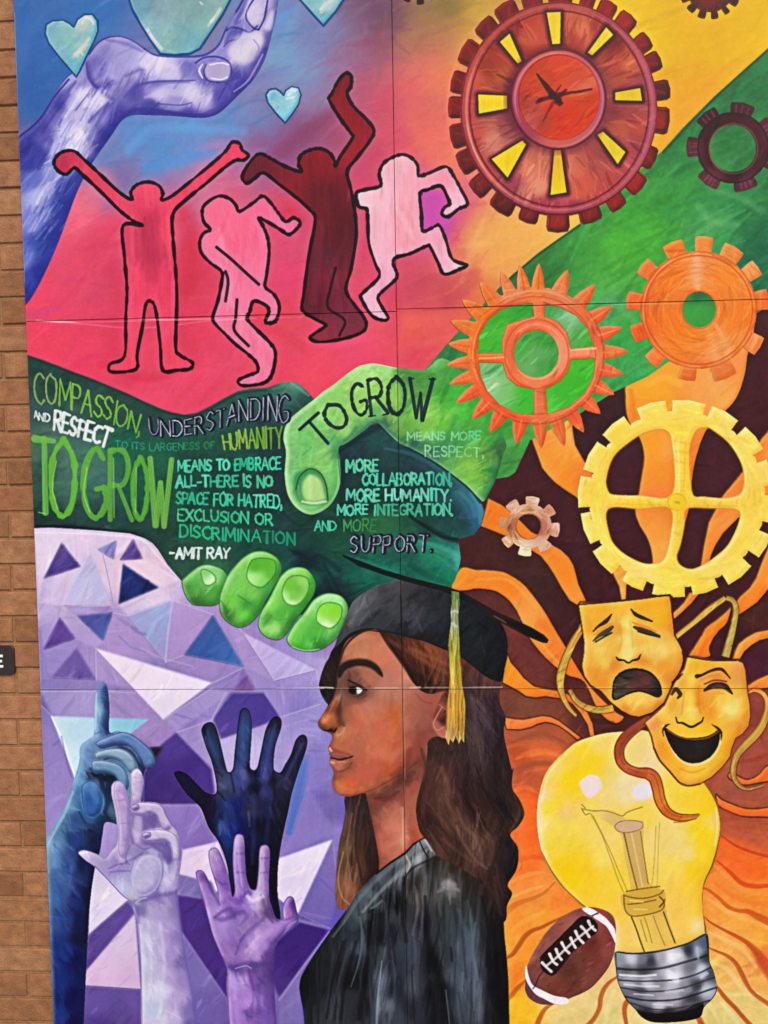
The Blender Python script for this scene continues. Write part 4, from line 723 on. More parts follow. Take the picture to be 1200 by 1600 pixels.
    fld('1080,1035,f4b430 1095,1045,f0b030 1110,1038,f0a830 1130,1037,f4ac34 1150,1037,f0a458 1155,1050,ec9c48 1120,1060,e88838 1100,1062,f0a840 1080,1060,f8c440 1078,1090,f8c848 1080,1110,f8d868 1092,1085,ec9020 1095,1100,ec8820 1110,1090,f0a438 1125,1095,f8c850 1138,1110,f8ec90 1150,1100,f8dc70 1130,1120,f8c040 1110,1115,f09c2c '
        '1155,1080,f4b444 1160,1100,f8b43c 1165,1125,f4a038 1155,1140,ec8c34 1140,1140,f4ac34 1060,1065,f0a440 1050,1100,f0a430 1058,1105,ecb048 1040,1115,f8c450 1020,1130,f0984c 1030,1150,f4a83c 1070,1143,f8c038 1090,1143,f8c030 1105,1142,f8b828 1030,1170,f4a028 1050,1195,f8b430 1075,1210,fcc848 1095,1208,fcc43c 1120,1185,f8b830 1130,1165,f8a828 1135,1150,f8b030 1060,1215,f8b43c 1165,1060,e09a50', sg=7, p=2, warp=4)
    br(70, 20, 7, -60, jl=.03, a=.35, soft=1); edge('c87018', 7, .5, 5, 4); edge('fce08c', 4, .35, -5, -4)
    outl(O, 2.6, '6c2c10', a=.7); st('1073,1025 1111,1031 1149,1031', 3, '3c1818', a=.8, clip=False); st('1021,1168 1030,1187 1046,1205 1061,1222 1075,1227 1093,1224', 3.4, '7c3c0c', a=.8, clip=False)
    st('1088,1056 1096,1054 1106,1049 1118,1045 1128,1046 1140,1059', '7 4 4 5 5 2', '3c1818', a=.95); st('1094,1062 1108,1056 1124,1053', 4, 'dc8048', a=.6, soft=.9)
    st('1100,1078 1110,1072 1120,1070 1132,1072 1143,1083', '4 9 11 10 3', '3c2420', a=.95); st('1112,1073 1122,1070 1130,1073', 3, '5c5050', a=.8); st('1102,1082 1115,1082 1130,1083', 3, 'e8a040', a=.8); st('1100,1068 1116,1062 1134,1064', 3, '4c2020', a=.6)
    st('1049,1084 1055,1076 1062,1084 1058,1090', '4 7 7 3', '3c201c', a=.9); st('1050,1066 1058,1058 1066,1052', '3 6 2', '4c2018', a=.9, clip=False)
    st('1079,1060 1079,1090 1080,1120', 12, 'fcdc6c', a=.35, soft=1); st('1092,1070 1090,1095 1094,1115', 3, 'd08028', a=.5, soft=1); st('1068,1080 1066,1100 1064,1115', 3, 'd09038', a=.5, soft=1)
    st('1055,1120 1058,1128 1066,1129 1079,1135 1090,1130 1096,1126 1098,1120', '2 3 4 4 3 2', '38180c', a=.95); st('1110,1130 1118,1136 1125,1145', '1 3 2', '8c3c10', a=.8)
    M = '1038,1138 1046,1142 1058,1149 1072,1153 1086,1153 1102,1151 1114,1146 1122,1141 1122,1156 1116,1172 1104,1184 1090,1190 1076,1190 1062,1183 1050,1168 1042,1152'
    st('1036,1134 1046,1160 1058,1182 1078,1194 1098,1191 1114,1180 1125,1158', 5, 'f4dc98', a=.8, soft=.7)
    sub('mask_mouth', M, e, smooth=True, label='black laughing mouth of the mask'); fld('1060,1160,281818 1080,1170,201818 1090,1165,282424 1110,1165,241414 1078,1182,302018', sg=8); outl(M, 2.5, '1c0c08', a=.9)
    st('1036,1150 1035,1140 1040,1133 1046,1130', '1 3 4 1', '38140c', a=.9, clip=False); st('1112,1132 1120,1136 1126,1144 1126,1156', '1 3 4 1', '38140c', a=.9, clip=False)
    begin(shape(O)); st('1042,1140 1060,1150 1080,1154 1104,1152 1122,1142', 3, 'd07c20', a=.6); st('1062,1200 1080,1206 1100,1200', 4, 'e09020', a=.5, soft=1)
def football():
    O = '821,1535 823,1513 830,1495 840,1477 851,1460 864,1445 878,1433 893,1424 906,1419 925,1417 943,1421 955,1428 961,1440 962,1460 960,1484 955,1502 946,1518 927,1540 910,1551 893,1558 880,1564 862,1569 843,1568 828,1560 821,1548'
    e = elem('painted_football', O, label='brown painted football with white laces and stripes')
    fld('830,1500,a86c5c 845,1480,a06050 865,1460,8c5048 890,1440,9c5c4c 915,1424,8c4c48 840,1510,7c4438 850,1490,845044 940,1430,9c5048 955,1440,8c4848 940,1465,844038 950,1490,8c4c40 930,1500,74382c 945,1510,804438 910,1500,703c30 890,1510,603024 900,1530,6c382c 920,1530,7c4438 870,1540,74382c 860,1530,7c4434 880,1555,804438 845,1530,804840 835,1550,74404c 830,1555,684050 850,1562,74484c 920,1470,6c2c24', sg=7, p=2)
    br(170, 8, 3.5, -45, jl=.10, a=.4)
    for q in ('909,1420 922,1418 943,1431 952,1440 961,1453 962,1474 956,1462 948,1448 938,1440 927,1433', '822,1508 826,1524 832,1538 848,1547 866,1555 886,1559 886,1568 867,1568 850,1560 836,1552 824,1535 820,1522'):
        sub('football_stripe', q, e, smooth=True, label='white stripe of the painted football'); fld('910,1425,f0dcdc 950,1450,f0e0dc 830,1535,f0e0dc 870,1562,f4e4dc', sg=9); tex(.05, 'f')
    whole(); st('922,1434 928,1428 934,1425', 1.8, '281414', a=.9); st('832,1544 836,1538 842,1524 852,1512', 1.8, '281414', a=.85); st('905,1433 934,1427', 1.5, '3c1c18', a=.7)
    sub('football_laces', '844,1498 846,1492 866,1472 890,1448 904,1434 912,1431 926,1436 932,1444 931,1455 920,1464 894,1486 874,1512 864,1522 856,1521 846,1512', e, smooth=True, label='row of white laces on a black patch')
    fld('850,1500,2c1414 900,1460,2c1410 925,1445,240c0c', sg=9); outl('844,1498 846,1492 866,1472 890,1448 904,1434 912,1431 926,1436 932,1444 931,1455 920,1464 894,1486 874,1512 864,1522 856,1521 846,1512', 2, '1c0808', a=.8)
    whole(); W = 'f0e0dc'
    A = np.array([853., 1510.]); B = np.array([924., 1446.])
    for i in range(8):
        c = A+(B-A)*i/7; j = rng.normal(size=2)*.7
        k_ = rng.normal(size=4)*1.4
        st('%.1f,%.1f %.1f,%.1f %.1f,%.1f' % (c[0]-5+k_[0], c[1]-9+k_[1], c[0]+j[0], c[1]+j[1], c[0]+5+k_[2], c[1]+7+k_[3]), '5.5 4 5', W, a=.95, soft=.4)
    st('853,1508 870,1494 890,1475 908,1460 926,1446', 4, W, a=.9, soft=.5)
GL = {'A': (.8, '0,1 .4,0 .8,1;.15,.62 .65,.62'), 'B': (.65, '0,0 0,1 .45,1 .62,.78 .45,.5 0,.48;0,0 .4,0 .55,.24 .42,.47'), 'C': (.7, '.68,.14 .45,0 .12,.18 0,.5 .12,.84 .45,1 .7,.84'), 'D': (.72, '0,0 0,1;0,0 .4,.04 .7,.3 .7,.7 .4,.96 0,1'), 'E': (.58, '.58,0 0,0 0,1 .58,1;0,.48 .45,.48'),
      'F': (.55, '.55,0 0,0 0,1;0,.48 .42,.48'), 'G': (.78, '.7,.14 .42,0 .1,.2 0,.55 .14,.88 .42,1 .72,.84 .74,.58 .45,.58'), 'H': (.7, '0,0 0,1;.7,0 .7,1;0,.5 .7,.5'), 'I': (.1, '.05,0 .05,1'), 'L': (.52, '0,0 0,1 .52,1'), 'M': (.9, '0,1 .06,0 .45,.7 .84,0 .9,1'),
      'N': (.72, '0,1 0,0 .72,1 .72,0'), 'O': (.78, '.39,0 .08,.2 0,.5 .1,.84 .39,1 .68,.84 .78,.5 .7,.2 .39,0'), 'P': (.6, '0,1 0,0;0,0 .45,0 .6,.25 .45,.5 0,.52'), 'R': (.66, '0,1 0,0;0,0 .42,0 .58,.24 .42,.48 0,.5;.25,.5 .66,1'), 'S': (.6, '.58,.12 .3,0 .05,.2 .15,.42 .45,.56 .58,.78 .32,1 .0,.86'),
      'T': (.7, '0,0 .7,0;.35,0 .35,1'), 'U': (.7, '0,0 .03,.75 .3,1 .6,.85 .7,.5 .7,0'), 'V': (.7, '0,0 .35,1 .7,0'), 'W': (1.0, '0,0 .25,1 .5,.35 .75,1 1,0'), 'X': (.7, '0,0 .7,1;.7,0 0,1'), 'Y': (.7, '0,0 .35,.5 .7,0;.35,.5 .35,1'), ',': (.15, '.08,.85 .1,1 .02,1.16'), '.': (.12, '.05,.93 .07,1'), '-': (.45, '0,.5 .45,.5'), ' ': (.35, '')}
def word(txt, top, bot, w, col, name=None, label=None, gap=.22, hi=None, a=.95, parent=None, jit=.03):
    """hand lettering between a top line and a bottom line; also becomes a painted part"""
    A, B = P(top), P(bot)
    def along(L, u):
        s = np.r_[0, np.cumsum(np.hypot(*np.diff(L, axis=0).T))]; u = u*s[-1]
        return np.array([np.interp(u, s, L[:,0]), np.interp(u, s, L[:,1])])
    tot = sum(GL[c][0]+gap for c in txt)-gap; x = 0; rib = []
    whole()
    cols = col if isinstance(col, list) else [col]
    for ci, c in enumerate(txt):
        cw, d = GL[c]; cc = cols[min(len(cols)-1, int(ci*len(cols)/len(txt)))]
        jx, jy = rng.normal(size=2)*jit; sc = 1+rng.normal()*.04
        for s in d.split(';'):
            if not s: continue
            q = P(s); pts = []
            for px, py in q:
                u = (x+px+jx+rng.normal()*jit*.6)/tot; v = (py-.5)*sc+.5+jy+rng.normal()*jit*.7
                a_, b_ = along(A, u), along(B, u); pts.append(a_+(b_-a_)*v)
            pts = np.array(pts); round_ = c in 'BCDGOPRSU' and len(pts) > 3
            r = cat(pts, False, 4) if round_ else pts
            ws = w*(1+.18*rng.normal(size=len(r)))
            if hi:
                rawstroke(T(r), ws+2.2, hx(cc), a, .3, False, .1); rawstroke(T(r+[-2.0, .3]), ws*.42, hx(hi), .8, .7, False, .4)
            else: rawstroke(T(r), ws, hx(cc), a, .3, False, .25)
            rib.append((r, w))
        x += cw+gap
    # ribbons for the painted part
    polys = []
    for r, ww in rib:
        d = np.gradient(r, axis=0); l = np.hypot(d[:,0], d[:,1])[:,None]; l[l == 0] = 1; d /= l
        n = np.stack([-d[:,1], d[:,0]], 1)*ww*.45
        for k in range(len(r)-1):
            q = np.array([r[k]+n[k], r[k+1]+n[k+1], r[k+1]-n[k+1], r[k]-n[k]]); e_ = np.roll(q, -1, 0)-q; e2 = np.roll(e_, -1, 0)
            cr_ = e_[:,0]*e2[:,1]-e_[:,1]*e2[:,0]
            if (cr_ > 1e-3).all() or (cr_ < -1e-3).all(): polys.append(T(q))
    ELEMS.append([name or 'lettering', polys, label, ('quads', parent)])
def letter(c, quad, w, col, hi=None, a=.95, label=None):
    q = P(quad); word(c, S(q[:2]), S([q[3], q[2]]), w, col, hi=hi, a=a, jit=.008, label=label)
def purple_zone():
    elem('painted_background', '!-60,700 560,760 640,880 640,1000 640,1750 -60,1750', label='lilac and violet painted ground of faceted triangles', mesh=False)
    fld('60,840,dccaf0 80,870,e0caec 130,850,e0c8f0 200,845,e0caec 225,890,f0c8e0 245,930,dcc4ea 60,930,b4a4e0 75,940,d8c0ec 60,1000,9080cc 90,1060,8c7cc8 150,930,d8c4ec 180,900,e4c4e4 160,950,a890d4 140,990,9c84cc 190,1000,b090d4 220,1010,a890d4 200,960,b49cd8 70,1040,8c80cc 300,960,a88cd0 290,900,c0b0e4 330,950,a48cd0 '
        '400,1000,9c84cc 260,1000,a48ccc 250,1040,9080c4 280,1035,9480c4 330,1050,9884cc 300,1090,8c7cc8 350,1060,9080c8 480,1040,a898dc 500,1000,8c74c4 450,1030,9c88d0 500,1100,948cd8 470,1100,8478cc 440,1090,9888d4 200,1100,9c84cc 120,1095,9c8cd0 90,1100,9c8cd4 70,1100,6c60b0 230,1130,9c84c8 240,1150,9878c4 290,1120,8470c4 '
        '310,1150,a48cd4 330,1110,9080cc 355,1170,bcacec 400,1170,bcb0f0 440,1170,a494dc 450,1150,9c90dc 490,1170,8c80d4 500,1200,8078cc 470,1230,8c80d0 500,1260,7468c0 480,1300,8070c4 520,1300,8074cc 490,1330,7c6cc4 505,1240,7464bc 520,1270,6c60b8 70,1150,8878c8 75,1250,9480cc 95,1200,9480cc 80,1290,9484d0 520,1380,7464bc 500,1420,6858b0 530,1430,6454ac '
        '170,1300,a490d8 165,1320,9c88d0 290,1500,6c5cb0 320,1560,6c5cb0 300,1600,6454a8 450,1590,6c5cb0 440,1560,7464b8 500,1480,5c4ca4 240,1600,6454a8', sg=13, p=2)
    br(900, 40, 8, -20, jl=.03, a=.35, soft=.9, spread=.7); tex(.03, 'v', .01)
    for q, c in (('54,830 130,832 96,848 68,904 60,940', 'ecd8f4'), ('126,885 141,861 97,945 68,915', 'd8c4f0'), ('182,845 208,842 187,875 178,873', 'ecd0f0'), ('223,873 283,906 248,918 192,881', 'f4d4ec'), ('185,944 248,918 269,937 199,962', 'e4d0f4'), ('97,945 171,945 176,957 120,962', '9480cc'), ('60,940 97,945 93,964 67,1016', 'a898dc'),
                 ('120,962 161,1002 149,1013 118,998 93,964', 'b8a4e0'), ('176,957 199,962 258,1034 161,1002', 'a488d0'), ('269,937 333,960 287,1023 258,1034', 'b090d8'), ('67,1016 118,998 120,1011 79,1059', '9c8cd8'), ('62,1060 79,1059 150,1062 200,1078 64,1078', '8474c4'), ('150,1062 149,1013 215,1078', 'a890d8'), ('258,1034 287,1023 381,1041 331,1067', '9c80cc'), ('331,1067 380,1043 364,1079 320,1079', '9080c8'),
                 ('345,945 379,988 428,1064 381,1041', 'b094d8'), ('494,1047 500,1080 428,1064', '9c8cd8'), ('255,1124 331,1075 360,1082 275,1144', 'ac9cdc'), ('215,1082 255,1124 275,1144 246,1168 200,1130', 'a084cc'), ('275,1144 333,1124 345,1155 331,1201', '9484cc'), ('64,1080 150,1080 150,1118 81,1119', 'a498d8'), ('170,1080 212,1082 232,1124 170,1122', 'a48ccc'), ('62,1100 81,1119 118,1216 96,1260 68,1300', '9080cc'),
                 ('438,1120 500,1100 505,1160 480,1150', '9c90dc'), ('480,1160 508,1160 520,1240 480,1230', '8478cc'), ('455,1300 480,1230 524,1300 434,1342', '8c7ccc'), ('519,1312 530,1400 514,1450 466,1427', '7868bc'), ('466,1427 514,1450 468,1438', '5c4ca4'), ('224,1258 286,1328 270,1330 240,1290', 'a48cd4'), ('436,1560 514,1456 470,1540 472,1600 436,1600', '8474c0')):
        begin(shape('!'+q), soft=2); fld('%s,%s' % (q.split()[0], c), a=.55); br(6, 34, 7, float(rng.integers(-80, 80)), jl=.06, a=.4, soft=1)
        A_ = P(q); st(S([A_[0], A_[1]]), 2.5, 'd8ccf4' if c > '9' else 'a498d8', a=.35, soft=.9, clip=False)
    def tri(s, c, name=1, blur_=0, a=1):
        b = name and not blur_
        if b: elem('painted_triangle', '!'+s, smooth=False, soft=1)
        else: begin(shape('!'+s), soft=blur_)
        fld(c, sg=14, a=a); br(14, 24, 6, -50, jl=.06, a=.45, soft=.9); edge('d8c8f4', 3, .3, 0, 0)
    tri('96,848 126,885 68,904', '96,860,5c4498 100,880,5040a0 80,895,503c90 115,885,483888'); tri('141,861 173,945 97,945', '141,880,b8b4ec 120,930,c4bcf0 150,930,b4b4e8 140,900,bcc0f0', a=.9)
    tri('152,858 182,845 178,874', '160,858,8888d0 175,862,7478c0'); tri('208,842 223,873 187,875', '208,860,5c4498 200,870,64489c'); tri('192,881 248,918 185,944', '200,900,1c3080 210,920,20388c 230,918,142464 192,935,14205c')
    tri('120,962 176,957 161,1002', '140,965,4c50a4 160,980,4c60b4 170,962,4450a0'); tri('93,964 118,998 67,1016', '93,985,60409c 100,995,684ca4 75,1010,5c409c'); tri('199,962 269,937 258,1034', '215,960,98a0e0 250,960,94a8e4 250,1000,90a0dc 258,1020,9c94d4', a=.9)
    tri('120,1011 150,1062 79,1059', '120,1040,6c58ac 100,1055,7460b0 140,1055,6854a8'); tri('149,1013 331,1067 255,1124', '180,1025,f0dcf4 240,1060,f0dff8 300,1065,f0e0fc 255,1100,e4d8f4')
    tri('333,960 381,1041 287,1023', '333,980,3c60b0 320,1010,3058a8 360,1025,3c6cbc 300,1020,3c5cac'); tri('379,988 494,1047 428,1064', '400,1010,c4b0ec 440,1040,b8a8ec 470,1045,bcb4f4'); tri('380,1043 400,1079 364,1079', '380,1060,7c5cac')
    tri('360,1082 413,1082 438,1120 415,1131 345,1155 333,1124', '370,1100,4c3c9c 400,1110,4c389c 350,1140,54409c'); tri('275,1144 331,1201 336,1240 310,1257 224,1256 224,1210 246,1168', '275,1165,50389c 290,1200,442888 250,1230,3c2480 320,1215,4c3094 260,1250,482c84')
    tri('224,1258 310,1257 341,1316 286,1328 240,1290', '260,1270,9078cc 300,1290,8870c4 320,1310,8468c0'); tri('286,1328 341,1315 362,1380 324,1400 280,1366', '300,1340,e4ccf0 330,1330,ecd4f8 310,1365,dcc4ec 345,1360,f0d8fc')
    tri('278,1365 306,1372 330,1376 345,1410 314,1404 278,1398', '290,1380,7c70b8 335,1395,7464b0'); tri('277,1398 318,1404 348,1494 358,1515 356,1562 284,1456', '290,1430,4c2c90 320,1450,482888 345,1530,48288c')
    tri('284,1456 356,1562 362,1620 300,1620', '310,1520,7868b8 340,1580,6c58ac 300,1580,6c5cb0'); tri('468,1440 515,1452 436,1560 420,1520 420,1480', '480,1460,3c1c80 460,1500,401c84 440,1540,4c2c8c')
    tri('434,1342 519,1312 466,1427 430,1400', '450,1350,e4d8f8 490,1335,e8e0fc 465,1390,e0d0f4 445,1380,dcccf4'); tri('149,1355 202,1405 139,1462 140,1400', '160,1390,dcd0ec 150,1430,d8d0f4 180,1405,e4d4f4 150,1370,c8bce4')
    tri('199,1407 212,1424 133,1521 136,1462', '190,1425,6048a0 150,1480,5c449c 140,1510,50388c'); tri('211,1428 220,1545 130,1539 133,1519', '200,1470,d4bce8 205,1530,d0acdc 160,1520,dcbce8 150,1535,d4a8dc'); tri('130,1540 221,1546 221,1640 126,1640', '150,1560,6450a8 190,1590,5c4498 160,1600,4c348c 210,1560,6850a4')
    tri('80,1119 233,1124 200,1150 172,1182 118,1217', '90,1128,c0e4f8 120,1140,b0dcf4 200,1130,84c8e8 215,1128,7cc4e8 110,1180,c8ecfc 140,1170,b0d0f0'); tri('233,1167 256,1168 244,1187', '244,1172,1c1830')
    whole(); st('81,1120 100,1160 118,1216', 4, 'f0f8fc', a=.8, smooth=False); st('198,962 232,950 269,937 262,990 258,1034', 3, 'c4c0f0', a=.6, smooth=False); st('141,861 118,903 97,944 140,946 173,945', 2.5, 'd8ccf4', a=.7, smooth=False); st('160,866 168,900 176,940', 2, '8c84cc', a=.6)
    st('54,832 120,833 200,838 226,846 240,862 262,886 284,908', 4, 'f0e4f8', a=.6, soft=.8); st('352,1082 330,1124', 3, 'b8a4e4', a=.6); st('414,1082 440,1120', 5, '9c90dc', a=.5)
    st('476,1184 465,1235 451,1300', '14 26 12', '3c6ccc', a=.75, soft=1, clip=False); st('474,1180 484,1190', 6, '8878d0', a=.4)
    st('468,1438 514,1450', 5, '8c7ccc', a=.7, soft=.8); st('514,1456 476,1506 436,1562', 4, '9c88d4', a=.6)
    st('60,1160 66,1280', 14, '9884d0', a=.3, soft=1); st('96,1150 104,1190 112,1215', 3, '6c58a4', a=.5); st('186,994 204,1010 226,1018', 3, '6c70bc', a=.4); st('206,980 216,988 226,990', 6, '5c78c0', a=.5, soft=.9); st('220,1012 248,1026 300,1040', 3, 'c4a8e4', a=.4)
def green_hands():
    # shadowed left hand and palm
    O = '!38,553 66,562 92,572 117,582 145,592 171,603 198,614 225,627 250,638 268,644 288,648 307,645 320,639 333,632 352,621 372,611 392,607 415,606 428,602 440,598 458,596 470,602 482,614 492,625 530,680 592,660 700,730 735,760 752,785 757,800 751,822 740,836 716,842 718,856 720,872 716,892 710,908 702,920 660,915 620,906 590,914 566,928 552,944 540,962 500,965 470,960 420,960 360,940 320,930 284,908 262,882 247,858 238,848 225,840 203,833 160,829 117,826 80,824 44,825'
    hand_i = elem('painted_hand', O, label='dark green painted hand and palm carrying the lettering')
    fld('60,575,20443c 100,590,244840 60,600,304c44 60,650,3c5c58 80,680,58786c 60,700,4c7058 100,660,44685c 70,740,2c4c44 60,800,1c3a34 100,750,4c7064 130,740,50786c 150,700,4c7468 150,760,3c6c5c 100,810,203c38 150,815,20403c 180,640,2c4c40 200,700,1c6048 220,760,185440 200,815,1c3c3c 240,820,24443c 250,700,1c5c44 230,650,244c40 '
        '270,660,284c48 300,660,2c5048 300,690,1c5c48 330,650,2c5850 300,720,1c4c40 350,740,1c443c 300,780,1c4840 270,780,1c4c3c 260,850,284c40 280,880,2c5848 300,870,2c5440 330,880,38704c 350,700,205444 380,630,28584c 420,615,2c5c50 455,602,5c9478 450,615,38685c 470,625,2c5448 440,640,30504c 430,690,1c3c3c 440,760,203838 400,800,1c4038 440,810,204440 350,860,245444 '
        '400,850,1c5040 450,850,184c44 480,840,14443c 480,880,102c34 450,900,185444 500,900,185c4c 530,920,142c34 510,930,103030 560,880,105444 580,890,107058 610,890,0c7460 600,900,105c4c 550,900,105c4c 540,850,18503c 500,820,1c4c3c 560,830,245840 600,820,2c6c40 640,830,205c44 540,720,1c3c3c 560,700,1c4040 590,680,20504c 590,720,1c4440 620,710,204848 610,750,1c3c3c 650,730,24484c 560,780,183c38 '
        '640,780,1c403c 690,760,24504c 710,770,346c74 730,790,2c6c74 740,800,38748c 745,820,28607c 720,820,1c4444 700,830,1c4c44 660,820,1c4438 700,800,1c3c3c 640,850,1c6c54 670,870,1c7c5c 690,860,1c7c60 700,880,208068 712,870,4c9c90 700,905,107858 650,880,18604c 620,870,1c5848 700,850,28786c 680,895,106c54 650,895,0c5c50', sg=10, p=2, warp=10)
    br(700, 34, 8, -20, jl=.05, a=.4, soft=.9, spread=.6); tex(.04, 'f', .01)
    K = '0c1c20'
    for q, w_, c_, a_ in (('600,700 650,712 700,742 738,776 748,806', '4 8 8 10 6', '3c7c84', .5), ('736,770 750,792 750,816', '6 12 8', '5c9cac', .6), ('640,730 690,765 720,800 730,826', '6 16 16 8', '1c3c40', .4), ('655,815 690,836 716,846', '5 10 6', '0c1c20', .7), ('640,842 680,852 710,866 716,886', '4 9 10 8', '48ac94', .55), ('640,880 670,900 700,912', '8 12 8', '0c5044', .6), ('620,850 660,862 690,880', '8 12 8', '1c8064', .4),
                          ('596,664 560,684 530,706', '10 8 5', '101c28', .5), ('540,712 536,760 530,800', '12 20 10', '12282c', .5), ('480,812 520,812 560,840', '8 14 8', '143434', .5), ('556,872 590,886 620,894', '6 10 5', '1c8c74', .5), ('470,868 500,890 520,930', '14 22 12', '0c2428', .55), ('440,880 456,910 478,930', '8 14 8', '1c5848', .4), ('454,598 466,606 482,618', '3 6 3', '7cb494', .6), ('425,608 446,602 460,606', '4 8 5', '5c9078', .5)):
        st(q, w_, c_, a=a_, soft=1, bris=.35)
    st('44,824 100,824 160,829 203,833 225,840', '8 8 7 4', '101418', a=.85, soft=.6); st('40,556 92,575 145,595 198,617 250,641 288,650 307,648 333,636 372,615 415,609', 4, '183430', a=.6, soft=.9)
    st('536,868 570,882 600,893 640,905 700,918', '3 7 6 6 3', '0a1018', a=.95); st('640,806 660,820 690,838 716,842', 5, K, a=.7, soft=.8); st('592,664 624,690 667,715 707,742 735,766 750,785', 4, '142c34', a=.8)
    st('530,700 560,676 592,662', 5, '18303c', a=.6, soft=1); st('460,862 500,870 530,890', 10, '0c2028', a=.5, soft=1); st('505,880 520,905 535,935', 8, '0c1c24', a=.45, soft=1); st('498,800 470,820 440,800', 6, '182c2c', a=.5, soft=1)
    st('640,846 670,856 700,868 714,872', 5, '3c9c80', a=.4, soft=1); st('720,770 736,786 742,806', 8, '4888a0', a=.5, soft=1); st('100,680 108,740 104,790', 14, '6c8c7c', a=.25, soft=1)
    # bright right hand with the thumb
    O = '491,624 505,612 520,602 535,590 547,581 556,575 565,571 583,568 602,571 621,575 645,577 666,577 690,560 720,580 760,640 790,690 786,710 783,722 779,736 774,750 766,766 756,783 748,778 733,762 720,751 707,741 688,727 667,714 645,702 624,692 608,678 588,660 570,672 551,686 538,694 529,700 531,719 532,752 524,777 509,795 486,804 464,794 450,773 445,741 447,707 443,685 446,667 455,653 475,636'
    elem('painted_hand', O, label='bright green painted hand whose thumb points down over the dark palm')
    fld('470,650,84c878 455,680,8cd080 480,680,6cb85c 500,670,80c468 520,640,88c868 500,640,90cc70 540,610,94cc68 560,590,a4dc80 580,575,b0e488 600,600,98d46c 580,620,90cc60 560,640,94cc60 540,670,a0d46c 560,670,5ca068 520,690,4c9460 510,700,8ccc70 460,720,80c878 480,720,78bc64 510,730,84c468 525,740,78c470 450,740,7cc878 525,700,50985c 450,770,74bc70 '
        '486,800,8cd080 520,775,74bc64 610,580,a8e084 615,620,94cc60 610,650,88b85c 590,650,6cb060 600,658,3c7060 625,580,508c40 640,590,508c44 660,590,48883c 650,620,5ca044 640,640,64ac48 670,650,8ccc50 640,670,74b44c 660,680,8ccc5c 690,660,68b840 700,620,40a838 690,590,4c9c44 720,640,4cb43c 640,690,34705c 650,695,386c64 680,710,3c7460 700,720,5ca058 720,690,4ca044 '
        '740,700,6cac4c 735,725,8ccc4c 720,735,7cc050 750,740,78bc44 745,765,7cbc58 760,760,5ca044 770,720,5c9444 778,700,3c6c3c 775,740,286c40 765,775,2c8048 755,700,68a84c 770,680,48a840 700,695,4c985c 750,670,4cac40', sg=8, p=2, warp=8)
    br(420, 26, 7, -40, jl=.06, a=.4, soft=.9, spread=.5); tex(.04, 'f', .01)
    edge('38804c', 8, .45, 6, 5); edge('ccf4b0', 4, .4, -6, -2)
    st('492,628 475,640 456,656 447,670 445,688 449,707 447,741 452,772 466,792 486,801 508,792 522,775 529,752 528,719', 5, 'b4e8a0', a=.5, soft=.9); st('530,588 547,580 566,570 584,568 620,574', 5, 'c4ec98', a=.6, soft=.9)
    st('532,696 528,712 532,752', 3, '2c6044', a=.6, soft=.9); st('546,690 562,676 588,658 606,672 626,688', '4 7 9 7 5', '387058', a=.6, soft=1); st('538,688 548,680 556,668', 6, '2c5c58', a=.4, soft=1)
    st('666,578 640,576 622,575', 4, '3c8440', a=.6); st('779,705 782,722 774,750 762,772', 8, '205c38', a=.5, soft=1); st('712,650 700,680 690,700', 8, '3c8c44', a=.4, soft=1)
    pf('458,752 461,741 470,735 484,731 495,734 503,742 509,757 512,776 511,784 493,789 470,786 461,770', '3c8850', a=.8, soft=2); 
    sub_('474,752 484,742 494,744 502,752 507,770 508,780 494,784 478,782 472,768', 'b4dc88', 2); st('462,764 468,744 484,732 500,739 509,757 512,780', 2.6, '1c4c34', a=.75); st('472,783 490,786 508,783', 4, 'd8f4b8', a=.9); st('466,760 468,776 476,782', 5, '78b870', a=.5, soft=.9)
    st('484,745 484,775', 8, 'ccec98', a=.5, soft=1)
    # four finger tips of the gripping hand
    def tip(o, c, nail, nc):
        elem('painted_finger', o, label=None, parent=hand_i); fld(c, sg=6, p=2); br(40, 14, 5, -60, jl=.06, a=.45, soft=.9)
        edge('2c7430', 6, .55, 5, 6); edge('c4f4a8', 4, .45, -5, -4); outl(o, 2.4, '2c6838', a=.6, soft=.8); outl(nail, 3.5, '2c7830', a=.7, soft=.8, clip=True); begin(shape(nail), soft=1); fld(nc, sg=6); outl(nail, 1.5, '3c8438', a=.7, clip=True)
    tip('284,909 290,901 298,894 309,886 321,882 335,884 348,890 355,900 354,912 347,928 342,941 332,946 315,946 300,943 289,929', '296,900,6cb858 320,886,8cd07c 340,890,84cc78 350,905,74c060 335,925,54a440 300,920,58a848 305,940,3c7c38 290,915,4c9440 330,905,90d480', '314,892 322,890 334,898 336,908 326,914 318,910', '320,895,88cc74 326,908,d0f8b0')
    tip('352,907 358,896 364,888 379,872 394,863 408,861 421,864 434,873 440,888 434,906 420,930 411,947 404,960 389,975 374,980 360,975 348,964 343,950 344,930', '360,905,84cc68 380,885,7ccc58 395,870,8cdc6c 425,870,7cd054 434,890,60b050 415,925,60b050 390,930,7ccc58 370,920,7ccc58 360,945,74cc48 380,965,6cd048 400,955,4ca03c 350,960,3c7c38 385,945,4c9c40', '386,902 388,886 396,874 412,872 429,877 429,896 418,910 408,917 394,913', '395,885,58b030 415,885,60b434 420,900,68b83c 398,906,a4ec80 388,905,b4f490 410,913,84d860')
